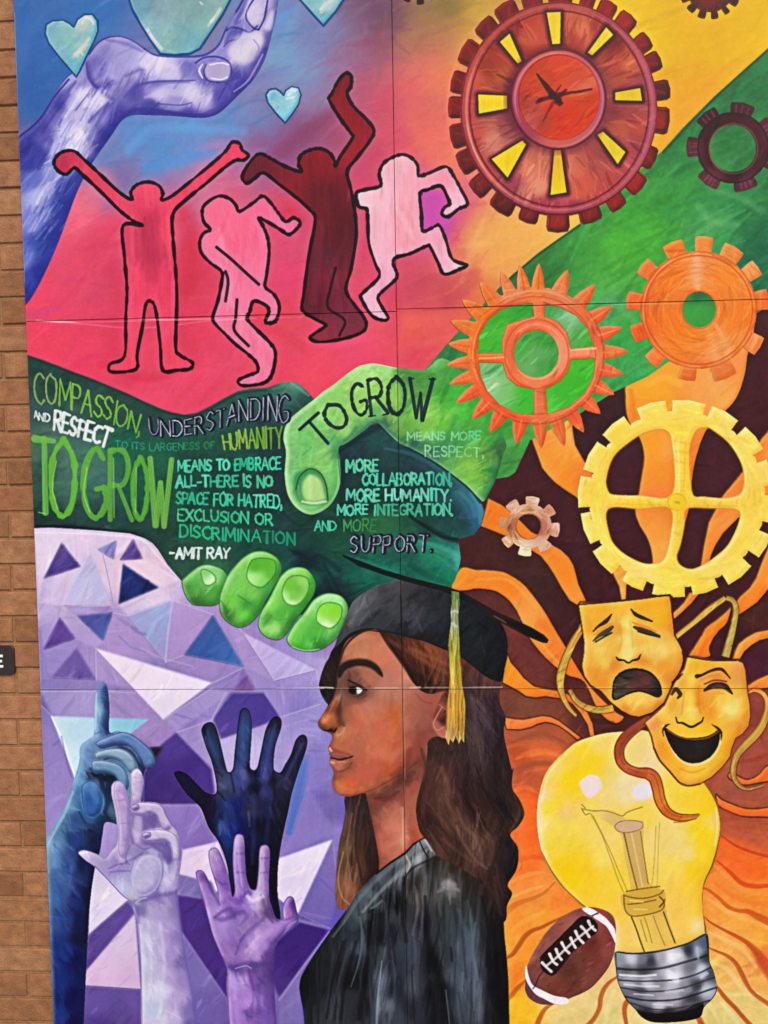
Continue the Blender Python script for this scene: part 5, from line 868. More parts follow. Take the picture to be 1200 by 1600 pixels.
    tip('430,916 438,901 450,890 463,886 477,888 488,899 493,914 488,932 476,950 462,968 452,984 440,997 428,999 412,992 403,976 408,956 420,936', '440,905,90dc64 460,890,94e070 480,895,84d858 490,915,5cbc40 475,945,50a840 440,960,58b444 425,945,84dc58 415,970,5cac44 430,985,94dc6c 445,985,60a848 455,975,3c9038 425,985,a0e478', '441,930 443,915 452,902 466,899 480,904 482,920 474,936 462,945 448,942', '455,912,74c438 470,915,64b838 462,930,80c850 446,932,b4f090 458,942,dcfcc0 475,910,9cdc70')
    tip('452,988 462,972 476,956 490,937 506,928 520,927 534,932 543,946 542,962 534,984 524,998 508,1011 490,1017 470,1016 454,1009 448,999', '490,945,8cdc78 515,930,acf098 540,945,a8e88c 535,975,88d470 500,990,58b444 470,970,74cc54 460,990,70d04c 475,1008,54b83c 500,1005,3c9038 520,995,74c468 480,1014,8ce470', '494,966 498,950 508,942 522,942 533,948 532,964 524,976 514,981 500,975', '510,955,8ce43c 525,955,84dc34 500,970,b0f080 514,977,dcf8b8 520,965,90dc50')
    whole(); st('372,930 384,938 392,944', 3, '3c8c3c', a=.6, soft=.8); st('418,960 434,968 446,966', 4, '4c9c40', a=.4, soft=.9); st('456,1010 476,1016 498,1014', 2.5, 'a4ec8c', a=.7); st('345,938 352,950', 4, '2c6438', a=.4, soft=1)
def sub_(s, c, b): pf(s, c, a=.95, soft=b)
def letters():
    Y = ['8cac5c', '80b840', '84c038', '7cb83c', '78b040', '70b038']
    word('COMPASSION,', '52,584 73,584 101,595 145,611 171,621 199,635 226,648', '55,629 75,632 117,640 160,655 190,668 218,678', 3.4, Y, label='yellow green word COMPASSION', gap=.16)
    word('UNDERSTANDING', '234,654 290,655 324,646 350,637 376,626 404,620 454,617', '236,679 290,679 315,677 341,668 372,657 404,654 452,659', 4.8, '101830', hi='f0f8fc', label='navy word UNDERSTANDING with white edges')
    word('AND', '52,641 78,648', '53,653 76,660', 2.8, 'e8f0e4', label='small white word AND on the dark green')
    word('RESPECT', '86,643 176,671', '84,671 168,698', 5.4, 'f0f4ec', label='white word RESPECT in bold capitals', gap=.14)
    word('TO ITS LARGENESS OF', '181,688 240,693 335,690', '181,698 240,704 335,700', 2.2, ['2c9c84', '2c9c74', '348c4c'], a=.8)
    word('HUMANITY', '347,679 396,668 440,666', '350,702 396,699 440,698', 3.6, ['94b848', '80b430', '74a830'], label='green word HUMANITY', gap=.2)
    G = '6cb83c'
    T_ = [('T', '54,682 84,686 80,806 62,802', 9.5), ('O', '81,689 117,689 117,805 78,804', 10), ('G', '130,705 164,703 166,808 128,806', 10), ('R', '172,707 204,707 206,813 172,812', 9.5), ('O', '208,714 231,714 230,812 207,812', 9), ('W', '234,717 268,717 262,826 236,822', 9)]
    whole(); pf('60,690 120,690 170,705 270,715 265,820 60,800', '4c8460', a=.18, soft=8)
    for i, (c, q, w) in enumerate(T_): letter(c, q, w, ['70b84c', '6cbc3c', '68b43c', '64a840', '60b038', '78b84c'][i], label='tall green letter %s of the large words at the left' % c)
    for s in ('88,720 82,760 90,795', '136,730 131,770 140,800', '177,715 178,808', '213,730 212,800', '60,800 70,802'): st(s, 2.4, 'a4dc70', a=.6, clip=False, soft=.7)
    M1, M2 = '58d8ac', '34c088'
    word('MEANS TO EMBRACE', '278,720 340,718 438,714', '278,736 340,734 438,732', 3.8, [M1, '60dcb4', '30c494', '4cd4a0'], label='first teal line of the left verse', gap=.2)
    word('ALL-THERE IS NO', '275,743 425,743', '275,760 425,760', 3.8, [M1, '40bc90', '54d0a0'], label='second teal line of the left verse', gap=.2)
    word('SPACE FOR HATRED,', '276,769 440,774', '275,786 440,793', 3.8, [M2, '40c898', '58d8ac'], label='third teal line of the left verse', gap=.2)
    word('EXCLUSION OR', '278,795 425,803', '278,811 425,820', 3.6, ['50c88c', M2, '40d098'], label='fourth teal line of the left verse', gap=.2)
    word('DISCRIMINATION', '281,820 460,832', '281,838 460,851', 3.6, ['28c080', '28b084', '18986c'], label='fifth teal line of the left verse', gap=.22)
    word('-AMIT RAY', '266,856 359,856', '266,872 357,871', 4.2, 'e4f4ec', label='small white signature line under the verse', gap=.16)
    D = '0e2434'
    letter('T', '468,671 497,645 524,684 500,700', 5.6, D, label='navy letter T lowest on the thumb'); letter('O', '497,640 526,624 548,660 524,676', 6.0, D, label='navy letter O on the thumb')
    letter('G', '545,598 568,594 576,648 554,653', 5.8, D, label='navy letter G on the thumb'); letter('R', '574,592 596,589 606,646 580,650', 5.8, D, label='navy letter R on the thumb'); letter('O', '605,589 632,588 633,648 606,649', 6.6, D, label='upright navy letter O on the panel joint'); letter('W', '640,592 676,592 664,656 645,650', 5.8, D, label='navy letter W on the bright green hand')
    whole(); sts('576,650 586,649;598,648 606,646;640,592 646,591;670,592 680,592', 2.6, D, a=.9, clip=False)
    L = '94e4a4'
    word('MEANS MORE', '636,675 751,674', '636,687 751,687', 2.6, [L, '84dc98', '70d8a0'], label='pale green line above the word respect', gap=.22, a=.85)
    word('RESPECT,', '664,696 755,699', '664,713 755,714', 2.8, [L, '88d890', '90e490'], label='pale green word after it', gap=.24, a=.8)
    word('MORE', '541,719 590,718', '541,736 590,735', 4, '68d8a4', label='first short teal line of the right verse')
    word('COLLABORATION,', '566,740 706,739', '566,757 706,757', 3.8, ['54d8a8', '60d4a8', '40b894'], label='second teal line of the right verse', gap=.2)
    word('MORE HUMANITY.', '541,765 704,764', '541,782 704,782', 4, ['6cdcb4', '7ce0bc', '60d8b0'], label='third teal line of the right verse', gap=.2)
    word('MORE INTEGRATION.', '527,789 706,787', '527,804 706,804', 3.8, ['60d8ac', '48b48c', '58cca0'], label='fourth teal line of the right verse', gap=.2)
    word('AND', '491,814 524,814', '491,829 524,829', 2.8, '50d4a4', label='small teal word AND under the right verse'); word('MORE', '537,812 588,811', '537,829 586,829', 2.6, ['48a858', '40983c', '3c8840'], label='faint green word MORE', a=.9)
    word('SUPPORT.', '549,838 678,836', '549,862 676,862', 5, '101430', hi='e8f0f4', label='navy word SUPPORT with white edges', gap=.3)
def hands():
    O = '140,1154 147,1146 147,1110 149,1088 154,1073 160,1066 166,1070 169,1082 171,1110 171,1143 184,1142 204,1147 216,1154 228,1163 238,1174 243,1190 239,1199 229,1200 224,1215 224,1250 210,1270 195,1290 166,1284 160,1305 156,1330 148,1357 140,1418 136,1493 131,1600 130,1650 80,1650 80,1600 77,1472 73,1385 70,1320 84,1292 100,1264 114,1224 124,1190 126,1166'
    elem('painted_hand', O, label='blue painted hand pointing one finger straight up at the left')
    fld('160,1075,3c5ca0 160,1068,5c88c0 152,1090,5c88c0 153,1105,88b4dc 165,1100,2c4c80 150,1130,7cb0e0 162,1130,34548c 168,1140,243c6c 148,1146,7ca0d4 180,1150,6078bc 200,1155,5468b4 170,1160,5870b8 190,1163,3c4c98 160,1158,6488c8 215,1160,6c90cc 228,1175,5c80c4 235,1190,6ca0dc 225,1190,203c74 222,1200,203460 '
        '140,1165,6c94cc 130,1170,6c90c8 130,1200,6494cc 145,1190,5c88c4 165,1180,3c5c98 190,1175,6c94b8 205,1175,6c8cac 212,1195,40587c 180,1170,7c9cc4 160,1188,7c9cc0 175,1190,587ca8 190,1205,5480ac 200,1215,7ca8cc 195,1240,6c98b8 140,1210,1c3050 160,1210,0c1c3c 175,1215,0c1c44 165,1235,142c50 180,1250,1c3858 '
        '125,1220,5c94cc 120,1240,4c7cb0 145,1230,6c9cd0 155,1250,3c74bc 135,1250,1c50a8 140,1270,285cac 130,1265,2c64a4 110,1260,5c90bc 100,1285,4c7ca0 90,1300,5080a8 78,1320,74a4d4 120,1280,285090 140,1285,2c5888 155,1290,143060 140,1300,182850 120,1310,1c3c88 150,1310,0c1440 165,1275,1c3050 175,1265,4c6c88 '
        '80,1350,5c8cc0 90,1370,4068a8 110,1350,2c509c 130,1350,0c1c50 100,1390,34589c 120,1400,142c78 80,1400,3c6cb0 135,1400,080c34 85,1440,2c5098 105,1440,1c3c88 125,1440,08104c 80,1480,103080 100,1490,14308c 120,1500,080850 130,1460,0a0a38 90,1540,0c2c80 95,1590,103488 115,1560,060854 110,1600,04054c 125,1600,04043c 95,1630,103080', sg=6, p=2, warp=5)
    br(200, 26, 7, 60, jl=.07, a=.4, soft=.95, spread=.4); edge('10205c', 7, .55, 7, 4); edge('94c4e8', 4, .45, -6, -3)
    K = '10203c'
    st('169,1086 171,1110 170,1143', 3, '1c3460', a=.8); st('148,1146 164,1142 184,1150', 2, '34508c', a=.5); st('170,1166 186,1163 206,1164 216,1176 222,1194', '2 5 6 7 5', '1c3468', a=.75, soft=.8); st('162,1186 176,1183 196,1190 204,1200', '3 4 5 6', '142c54', a=.8, soft=.7)
    st('144,1208 156,1214 172,1216 180,1208', '3 8 10 4', '0c1830', a=.85, soft=.8); st('156,1212 160,1228 168,1248 164,1270', '5 9 11 6', '10284c', a=.7, soft=.9); st('168,1172 190,1172 208,1182 214,1200', 5, '88acc8', a=.6, soft=.9); st('152,1191 172,1194 190,1202 198,1224', 4, '8cb8d8', a=.6, soft=.9)
    st('126,1240 130,1262 142,1276 158,1266 160,1244 148,1222', '3 4 4 4 4 2', '6ca0d0', a=.5, soft=.9); st('124,1268 134,1286 152,1290 166,1280', '4 7 8 4', '14305c', a=.6, soft=1); st('73,1322 88,1294 102,1268 114,1236', 4, 'a4c8e4', a=.5, soft=.9); st('150,1330 146,1356 140,1400 134,1470', 10, '04062c', a=.6, soft=1)
    st('150,1082 150,1110 148,1138', 4, 'b4d8f0', a=.7, soft=.9); st('226,1166 236,1178 240,1194', 3, '8cb8e8', a=.6, soft=.9)
    form('150,1160 168,1151 190,1144 206,1148 222,1160 236,1174 243,1190 238,1199 229,1200 219,1184 208,1171 196,1163 176,1164 160,1169', '5c80c0', '1c3064', '98bce4')
    st('168,1170 190,1168 206,1176 218,1196', '3 5 7 4', '14264c', a=.75, soft=.9)
    form('150,1176 170,1170 188,1170 203,1178 212,1192 213,1206 203,1206 196,1196 184,1187 168,1184 152,1186', '88aecc', '2c4870', 'c4dcec', 3)
    form('144,1190 158,1188 176,1191 190,1198 199,1212 200,1230 192,1235 186,1221 178,1211 164,1207 148,1206', '6c98c4', '1c3860', 'b0d0e8', 3)
    form('128,1232 134,1222 146,1220 156,1232 160,1250 156,1268 144,1276 132,1266', '2c68b4', '143c74', '6ca0d8', 5, .5)
    # dark navy hand
    O = '273,1211 277,1205 285,1206 294,1211 308,1225 322,1238 337,1240 338,1222 331,1190 324,1172 319,1157 315,1140 322,1130 333,1130 340,1145 347,1173 351,1190 356,1206 364,1201 367,1173 371,1138 375,1113 381,1106 389,1110 393,1126 393,1150 391,1180 391,1200 401,1201 408,1173 415,1141 424,1124 432,1119 439,1124 439,1138 431,1162 428,1182 428,1202 438,1207 446,1194 455,1178 462,1157 471,1148 479,1152 479,1168 469,1197 461,1222 455,1243 450,1268 445,1290 438,1325 434,1360 434,1400 438,1436 425,1450 370,1450 360,1400 357,1362 350,1334 340,1312 326,1292 315,1264 302,1250 291,1239'
    elem('painted_hand', O, label='dark navy painted hand with spread fingers between the lilac hands')
    fld('278,1210,101438 300,1230,0c1034 320,1250,100a28 330,1270,0c0c30 324,1140,1c2c50 330,1165,24386c 340,1195,1c2c54 342,1212,344468 346,1228,48507c 350,1240,2c3460 381,1118,2c3c78 380,1140,2c4c8c 378,1170,28447c 376,1190,2c4484 378,1210,5058a0 375,1215,34448c 392,1205,0c1030 430,1128,1c2040 424,1150,2c3870 418,1175,28347c 415,1200,343c8c '
        '415,1215,404498 412,1235,343880 425,1220,10102c 474,1160,2c2850 465,1180,1c1c40 450,1205,201c40 440,1225,302c54 435,1240,201c40 440,1260,14142c 400,1230,0c0c2c 395,1250,282c58 392,1265,2c2c50 370,1260,0c1870 355,1265,1c2c78 350,1290,2c4490 365,1290,0c1c74 375,1300,04146c 360,1310,14307c 340,1270,182860 330,1290,0c0c30 '
        '410,1260,201c4c 420,1290,0c0c28 430,1320,0a0a24 400,1290,08082c 395,1310,0c1040 415,1330,0a0a28 400,1350,060620 385,1330,080c34 350,1340,0c2458 360,1370,081848 395,1380,060614 430,1370,080a28 430,1420,0c0a28', sg=6, p=2, warp=5)
    br(200, 16, 6, 75, jl=.12, a=.45, soft=.95, spread=.3); edge('060820', 5, .6, 0, 0)
    sts('380,1122 379,1150 377,1196;324,1142 336,1180 346,1206;430,1132 422,1160 414,1200;472,1162 456,1194 446,1216', '5 7 8', '3c5494', a=.45, soft=1, bris=.4); sts('350,1240 362,1270 366,1300;396,1246 396,1300 394,1350;424,1236 418,1290 412,1340', '4 9 6', '2c3c8c', a=.35, soft=1)
    outl(O, 2.4, '060820', a=.7, clip=True, soft=.8)
    sts('340,1236 352,1250;398,1205 402,1240;426,1206 430,1250;360,1206 366,1236', 4, '06081c', a=.5, soft=1); sts('376,1204 380,1216;343,1224 350,1230;414,1200 412,1214;388,1268 390,1290', 5, '5c64a8', a=.45, soft=1)
    # lilac hand
    O = '123,1333 126,1329 133,1328 144,1331 156,1336 164,1340 172,1330 182,1318 184,1300 182,1280 179,1262 175,1244 174,1230 178,1222 184,1220 192,1224 198,1236 202,1250 206,1240 205,1222 205,1208 210,1202 218,1202 224,1216 223,1232 220,1252 232,1253 244,1254 252,1258 258,1272 266,1286 276,1298 281,1312 283,1330 283,1345 280,1366 277,1386 276,1406 280,1432 285,1461 291,1496 297,1530 304,1570 310,1610 316,1650 221,1650 221,1600 220,1515 217,1470 214,1441 208,1420 203,1408 190,1398 168,1374 147,1353 134,1344'
    elem('painted_hand', O, label='lilac painted palm with two straight fingers and two curled ones')
    fld('184,1228,c8a8dc 185,1240,b090cc 182,1224,dcc4ec 194,1240,9c80c0 192,1250,b49cd4 188,1270,b49cd8 196,1262,8c70b8 190,1290,ac94d0 196,1300,a48ccc 188,1320,b8a4dc 200,1310,8c78c0 192,1340,c0ace0 214,1210,dcc8ec 218,1225,c0a8d8 212,1240,b8a0d4 214,1250,c8b0e4 210,1262,8c78bc 222,1262,c0a8dc 235,1260,b8a4d8 248,1262,a890cc 240,1268,8c74b8 '
        '212,1285,c0acdc 214,1300,c0b0e0 222,1285,8870b8 226,1300,a490cc 232,1280,6c58a4 240,1285,6858a4 255,1275,dcccf0 260,1285,c4b0e0 246,1295,d8c8ec 228,1305,b0a0d8 240,1305,c4b4e4 255,1305,b4a0d4 232,1314,7460ac 260,1318,5c4c94 270,1305,d4c4ec 275,1320,c4b4e4 278,1345,b8ace0 268,1325,8c78bc 265,1340,685cac 250,1325,a898d0 240,1330,a8a0dc '
        '135,1335,c8b8e8 150,1342,a898d4 165,1350,a090d0 175,1362,a08cd0 185,1350,8878c4 195,1352,8c7cc8 180,1380,b0b4e8 190,1390,b4bcec 200,1375,acacdc 205,1360,a4a0d8 220,1360,a8a8dc 235,1350,b0a8e0 230,1375,b4b0e0 215,1390,bcbce4 210,1400,b0b0d0 245,1365,9890cc 255,1350,b4b4e4 262,1375,ccc4f0 255,1390,b8b0e4 272,1385,bcaee4 205,1330,9488c4 220,1330,9484c4 '
        '225,1402,8478b8 245,1395,7868ac 260,1395,8878b8 270,1400,8c7cc0 220,1420,7c70b0 235,1420,a8a0d0 255,1420,a898d0 270,1420,8c7cbc 225,1440,b8b4dc 245,1450,b4a8e0 262,1450,a898d8 275,1460,8c78c0 230,1470,c8c8ec 250,1480,b4a8dc 270,1490,a490d0 285,1500,7464b0 230,1510,bcc0e4 245,1520,b8b0e0 265,1530,b0a0d8 285,1530,9480c8 235,1550,c8cce8 255,1545,d0d0f4 275,1560,ac98d4 235,1580,b0c0e4 250,1590,c4c8ec 270,1590,bca8dc 295,1580,7c6cb4 300,1600,6c5ca8 230,1600,ccb8e4', sg=5.5, p=2, warp=4)
    br(200, 22, 7, 70, jl=.05, a=.4, soft=.95, spread=.4); edge('7060b0', 6, .5, 6, 4); edge('e8dcf8', 4, .45, -5, -4)
    K = '5c4ca0'
    outl(O, 2, '6c5cac', a=.55, clip=True, soft=.8)
    for s, w in (('202,1252 200,1275 204,1300 208,1316', 3.5), ('186,1250 200,1249', 1.6), ('188,1286 202,1285', 1.6), ('204,1264 210,1260 218,1262 226,1262', 2.4), ('204,1260 202,1268 208,1274 222,1276 240,1272 248,1264', 3.2), ('222,1304 232,1300 242,1298', 1.6), ('222,1302 221,1310 232,1317 248,1316 262,1314', 3.4), ('224,1304 234,1302 236,1308 226,1310', 2), ('206,1262 214,1258 218,1264 210,1268', 2),
                 ('262,1314 268,1330 264,1346', 4.5), ('240,1276 238,1296', 5), ('230,1278 232,1296', 3), ('212,1318 224,1326 240,1322 250,1328', 2), ('196,1346 210,1340 222,1332', 2.6), ('202,1320 196,1340 202,1350', 2), ('248,1334 254,1350 252,1370 246,1388', 2.6), ('170,1356 184,1350 198,1348', 2), ('172,1362 188,1360 202,1360', 2),
                 ('203,1408 216,1407 232,1403 250,1398 276,1394', 4.5), ('216,1440 214,1420 208,1412', 4), ('276,1390 277,1406 282,1440 290,1490 300,1550 306,1600', 3.2), ('276,1350 281,1330', 2)):
        st(s, w*1.8, K, a=.42, soft=1, bris=.15)
    pf('207,1276 228,1278 248,1272 254,1292 232,1294 220,1302 206,1292', '6c5ca4', a=.75, soft=2); pf('236,1316 258,1318 268,1336 262,1350 250,1332 238,1324', '6454a0', a=.7, soft=2)
    pf('211,1276 221,1276 222,1300 214,1318 209,1300', 'c4b0e0', a=.7, soft=2)
    form('204,1259 212,1254 224,1253 236,1254 247,1256 256,1264 262,1278 268,1291 258,1298 250,1285 245,1273 234,1271 222,1274 210,1272 204,1266', 'c4b0e0', '6450a0', 'ecdcf8', 3)
    form('221,1303 228,1298 240,1296 252,1296 265,1299 275,1307 281,1322 281,1342 271,1342 269,1324 260,1314 246,1315 232,1316 224,1312', 'c8b8e8', '6450a0', 'f0e4fc', 3)
    form('204,1260 210,1256 216,1257 217,1263 210,1266', 'a088c8', '503c8c', 'd8c8ec', 2); form('222,1303 228,1300 235,1301 234,1307 226,1309', 'a088c8', '503c8c', 'd8c8ec', 2)
    form('179,1226 184,1220 192,1224 198,1238 203,1260 202,1300 196,1338 186,1332 186,1300 184,1270 179,1246', 'b8a0d8', '7c68b4', 'e0d0f4', 4, .45)
    form('206,1208 212,1202 219,1204 224,1220 222,1240 219,1252 208,1252 205,1230', 'c8b4e4', '8470b8', 'f0e4f8', 3, .55)
    form('212,1350 222,1338 238,1336 250,1348 251,1368 244,1386 226,1398 212,1394 205,1376', 'bcb4e4', '8c80c4', 'd8d4f4', 6, .4)
    st('148,1352 168,1373 190,1397 204,1408', 2.4, '7464ac', a=.8); st('216,1444 219,1480 221,1540 222,1600', 3, '8c84bc', a=.5); st('212,1410 220,1404 228,1402', 3, 'f0ecf4', a=.4, soft=.9)
    st('212,1345 206,1370 214,1396 236,1394 250,1374 250,1348 236,1336 220,1338', 3, 'd0ccf0', a=.4, soft=1); st('124,1333 136,1331', 3, 'e8dcf8', a=.7); st('206,1210 213,1202 220,1208', 2.4, 'f0e4f8', a=.7, soft=.8)
    for s in ('230,1440 236,1500 232,1560', '250,1440 256,1500 250,1580', '240,1540 254,1560 246,1590', '268,1320 276,1340 270,1372', '256,1262 264,1284 274,1300'): st(s, 6, 'dcdcf4', a=.35, soft=1, bris=.5)
    # purple hand at the bottom
    O = '306,1363 313,1359 320,1364 328,1380 334,1394 341,1408 340,1390 334,1370 328,1350 326,1332 331,1325 339,1325 346,1336 356,1364 360,1382 363,1400 367,1390 364,1350 365,1320 368,1306 374,1303 381,1309 383,1340 385,1368 390,1385 396,1390 401,1386 404,1360 405,1335 407,1323 413,1320 419,1322 422,1333 421,1356 420,1380 421,1402 426,1420 432,1434 442,1434 443,1414 447,1404 453,1400 459,1404 463,1420 466,1438 456,1448 440,1463 431,1478 428,1500 428,1530 430,1570 433,1610 436,1650 358,1650 358,1600 354,1540 355,1516 348,1496 334,1464 326,1436 318,1404 310,1380'
    elem('painted_hand', O, label='purple painted palm raised in front of the navy hand')
    fld('312,1368,7c4cac 318,1385,9c74cc 325,1405,8c68c0 322,1425,bc9ce4 335,1330,bc98dc 338,1350,a880d4 345,1365,8c60bc 352,1385,8054b8 345,1400,a080d0 355,1405,7c50b4 374,1310,c4a4e8 372,1330,a488d8 374,1350,9470cc 378,1365,9c7cd0 372,1390,9474cc 385,1390,8058bc 412,1326,b490c0 414,1345,a07cc0 412,1365,a484c8 412,1385,b090cc '
        '395,1405,d0b8f0 405,1402,dcc4f0 400,1412,c0a4e4 415,1410,7c6494 420,1425,5c4078 345,1420,a484d8 360,1415,8860c4 375,1405,7448b8 365,1425,704cac 340,1435,a080d4 380,1430,9070c0 350,1445,ac84d8 395,1435,8864a8 410,1440,9878c0 335,1450,a47cd0 345,1465,a07ccc 360,1450,9474c8 375,1455,7c60b0 385,1460,a080cc 400,1460,bc98e0 420,1450,a884d4 '
        '395,1475,cca4ec 380,1475,9070c0 365,1475,7c58b0 350,1480,8c68c0 410,1475,a080d4 400,1490,b088dc 385,1492,a47ccc 360,1495,9470c0 375,1500,8c68bc 445,1450,9c74d0 455,1440,a880dc 450,1425,9c60b8 450,1412,8c5cc0 458,1410,5c3c84 440,1455,a880dc 425,1470,8c64bc 420,1490,643c98 420,1505,603c90 370,1515,5c3c90 395,1510,5c4090 425,1520,4c2c80 '
        '365,1530,ac8ce0 380,1530,b894e8 395,1530,7c50b4 410,1530,644094 365,1560,a070d4 380,1565,b080dc 400,1560,a880dc 415,1550,7050a8 425,1570,704cb0 375,1590,9870d0 390,1585,7450a8 410,1590,7854b8 425,1600,8060bc 370,1610,a078d4', sg=5.5, p=2, warp=4)
    br(200, 22, 7, 65, jl=.05, a=.4, soft=.95, spread=.4); edge('4c2c84', 6, .55, 6, 4); edge('dcc0f4', 4, .4, -5, -4); outl(O, 2.2, '503090', a=.5, clip=True, soft=.8)
    K = '482c84'
    for s, w in (('370,1333 382,1333', 2), ('370,1362 382,1363', 2.2), ('408,1363 420,1362', 2), ('408,1340 420,1340', 1.6), ('334,1370 346,1380 352,1380', 1.8), ('336,1432 346,1424 360,1418', 2.6), ('336,1434 350,1436 366,1428 380,1424', 4), ('376,1468 386,1456 400,1444 414,1432', 3), ('368,1490 374,1474 382,1460', 2), ('380,1400 386,1392 392,1396', 2.6), ('420,1400 424,1420 432,1436', 4),
                 ('356,1512 372,1508 386,1504 400,1506 424,1504', 4.5), ('348,1496 356,1508', 4), ('430,1478 428,1500 427,1526', 4), ('426,1474 438,1460 456,1448 466,1440', 3), ('432,1436 446,1436 458,1432', 2.4), ('388,1516 392,1530 396,1546', 2.5), ('382,1580 392,1588', 4), ('402,1540 404,1580', 5), ('356,1520 356,1580 360,1610', 2), ('458,1404 463,1420 467,1440', 3.4), ('322,1370 332,1392 342,1412', 3)): st(s, w*2.1, K, a=.38, soft=1)
    for q, w_, c_, a_ in (('338,1430 356,1420 384,1428 376,1444', '4 10 8 4', '6c48a8', .5), ('372,1486 380,1466 396,1450 412,1436', '5 10 9 4', '7c5cb4', .5), ('392,1486 404,1468 424,1452', '8 16 8', 'c49ce8', .5), ('344,1452 352,1474 362,1490', '6 12 6', 'a07cd0', .4), ('424,1472 420,1490 416,1504', '6 10 6', '643c98', .55), ('408,1398 416,1420 426,1440', '5 9 5', '5c4478', .5),
                          ('330,1368 336,1390 340,1404', '2 4 2', 'c8a8ec', .5), ('372,1318 374,1350 378,1384', '3 6 3', 'c4a4ec', .45), ('412,1334 410,1360 412,1388', '3 6 3', 'c8ace4', .45), ('372,1520 368,1560 372,1600', '6 10 8', 'b490e0', .4), ('418,1520 418,1560 420,1600', '8 12 10', '5c3c94', .45), ('394,1520 396,1550 392,1590', '3 6 4', '6c48a4', .4), ('442,1462 452,1446 462,1438', '3 7 3', 'c09ce8', .5)):
        st(q, w_, c_, a=a_, soft=1, bris=.3)
    st('386,1400 396,1406 410,1400', 6, 'ecdcfc', a=.6, soft=.9, bris=.5); st('384,1486 394,1474 404,1462', 6, 'd8b4f0', a=.45, soft=1); st('364,1520 366,1560', 8, 'c0a0ec', a=.4, soft=1); st('442,1416 444,1430', 3, 'e0c8f4', a=.7, soft=.8); st('368,1512 384,1508 392,1512', 2, 'd0b4ec', a=.6)
def woman():
    H = '522,1012 514,1028 507,1040 500,1062 499,1074 504,1088 513,1100 520,1096 528,1090 600,1000 620,1060 660,1110 668,1160 664,1200 655,1236 650,1262 654,1292 660,1312 676,1342 700,1366 738,1392 756,1440 788,1440 792,1415 800,1396 793,1382 806,1360 810,1340 808,1322 797,1304 810,1290 819,1272 812,1250 800,1230 802,1199 799,1200 787,1146 790,1122 781,1099 781,1074 786,1060 780,1030 700,980 560,970'
    elem('painted_woman', H, label='painted young woman in graduation cap and black gown seen in profile')
    wi = len(ELEMS)-1
    fld('512,1040,2c1c14 506,1060,2c2018 505,1080,0c0c10 512,1095,28242c 530,1020,1c1410 540,1000,201814 600,1000,3c1c14 620,1010,241814 640,1010,68341c 660,1020,8c4c30 680,1030,8c4c34 700,1040,7c4430 640,1040,3c1c14 660,1060,241410 670,1045,4c2414 690,1060,5c3424 730,1035,4c2c20 740,1050,643c34 760,1060,6c3c30 680,1080,241410 '
        '735,1080,3c2c30 740,1100,443440 760,1090,2c2028 770,1110,342430 750,1130,4c3c48 735,1140,5c4c3c 760,1150,342430 775,1140,2c2028 675,1170,382420 700,1180,30201c 720,1190,382428 700,1165,402c28 740,1180,403038 760,1190,3c2828 780,1180,281c20 670,1210,5c3830 690,1220,6c4840 695,1240,64483c 680,1230,4c2c24 720,1220,342020 740,1230,2c1c1c 770,1220,30201c 790,1220,2c1c1c '
        '660,1260,44241c 670,1280,30181c 665,1295,3c2020 700,1260,4c3028 720,1260,38201c 740,1270,2c1818 710,1290,684838 730,1300,684c40 725,1285,54342c 750,1290,2c1818 770,1280,38241c 790,1260,1c1418 800,1280,4c3428 760,1310,64483c 740,1320,74584c 720,1320,3c2420 700,1310,4c2c24 680,1310,4c2c28 780,1310,2c1c1c 800,1330,241820 790,1350,1c1418 '
        '770,1340,34241c 755,1345,543c30 740,1345,5c4438 720,1335,38241c 690,1325,54382c 760,1370,341c1c 750,1390,3c2420 770,1400,34241c 780,1420,201418', sg=6, p=2, warp=6)
    def hd(X, Y): return math.radians(80)+.5*math.sin(Y/26+X/60)
    br(900, 60, 4.2, hd, jl=.06, jc=.008, a=.5, soft=.85, spread=.08, curve=.3)
    for s, w, c in (('600,996 630,1012 660,1030 700,1052', 5, '9c5c3c'), ('640,1012 680,1030 720,1046', 4, 'a86844'), ('660,1000 700,1022 740,1040 770,1060', 4, '704838'), ('608,1012 640,1046 680,1074', 6, '180c0c'), ('690,1200 700,1230 698,1250 712,1280', 5, '8c6454'), ('714,1262 724,1290 744,1310 752,1350', 4, '8c6c5c'), ('712,1290 724,1316 742,1342 760,1356', 3, '9c7c64'), ('764,1270 760,1300 770,1320 764,1350', 4, '7c5c4c'),
                    ('654,1230 648,1262 656,1296 672,1312', 3, '3c1410'), ('780,1200 774,1240 790,1270 776,1300', 5, '140c10'), ('730,1200 726,1240 740,1280', 6, '1c1010'), ('750,1240 764,1266 758,1300', 5, '241414'), ('802,1236 812,1262 806,1284 796,1298', 4, '8c5438'), ('808,1250 816,1270 808,1288', 2, '1c1014'), ('735,1086 742,1120 740,1160', 4, '6c5c6c'), ('752,1080 756,1140 750,1190', 3, '544454'), ('738,1090 750,1100 758,1110', 4, '7c6440'), ('770,1090 776,1150 790,1200', 4, '18100c'),
                    ('784,1310 802,1330 806,1350 792,1370', 5, '100c14'), ('690,1310 716,1330 744,1350', 4, '7c5448'), ('740,1360 750,1400 752,1430', 4, '4c2c28'), ('772,1370 776,1400 782,1430', 4, '5c4438'), ('668,1170 690,1176 720,1172', 5, '2c1c1c'), ('676,1260 684,1290 704,1316', 3, '5c3c30')): st(s, w*1.7, c, a=.34, soft=1, bris=.3)
    L = '541,1243 540,1268 536,1291 531,1312 528,1332 526,1354 525,1376 524,1400 529,1418 542,1419 556,1408 568,1396 596,1362 600,1345 592,1300 584,1270 577,1240'
    sub('hair', L, wi, smooth=True, label='lock of brown hair hanging in front of the neck')
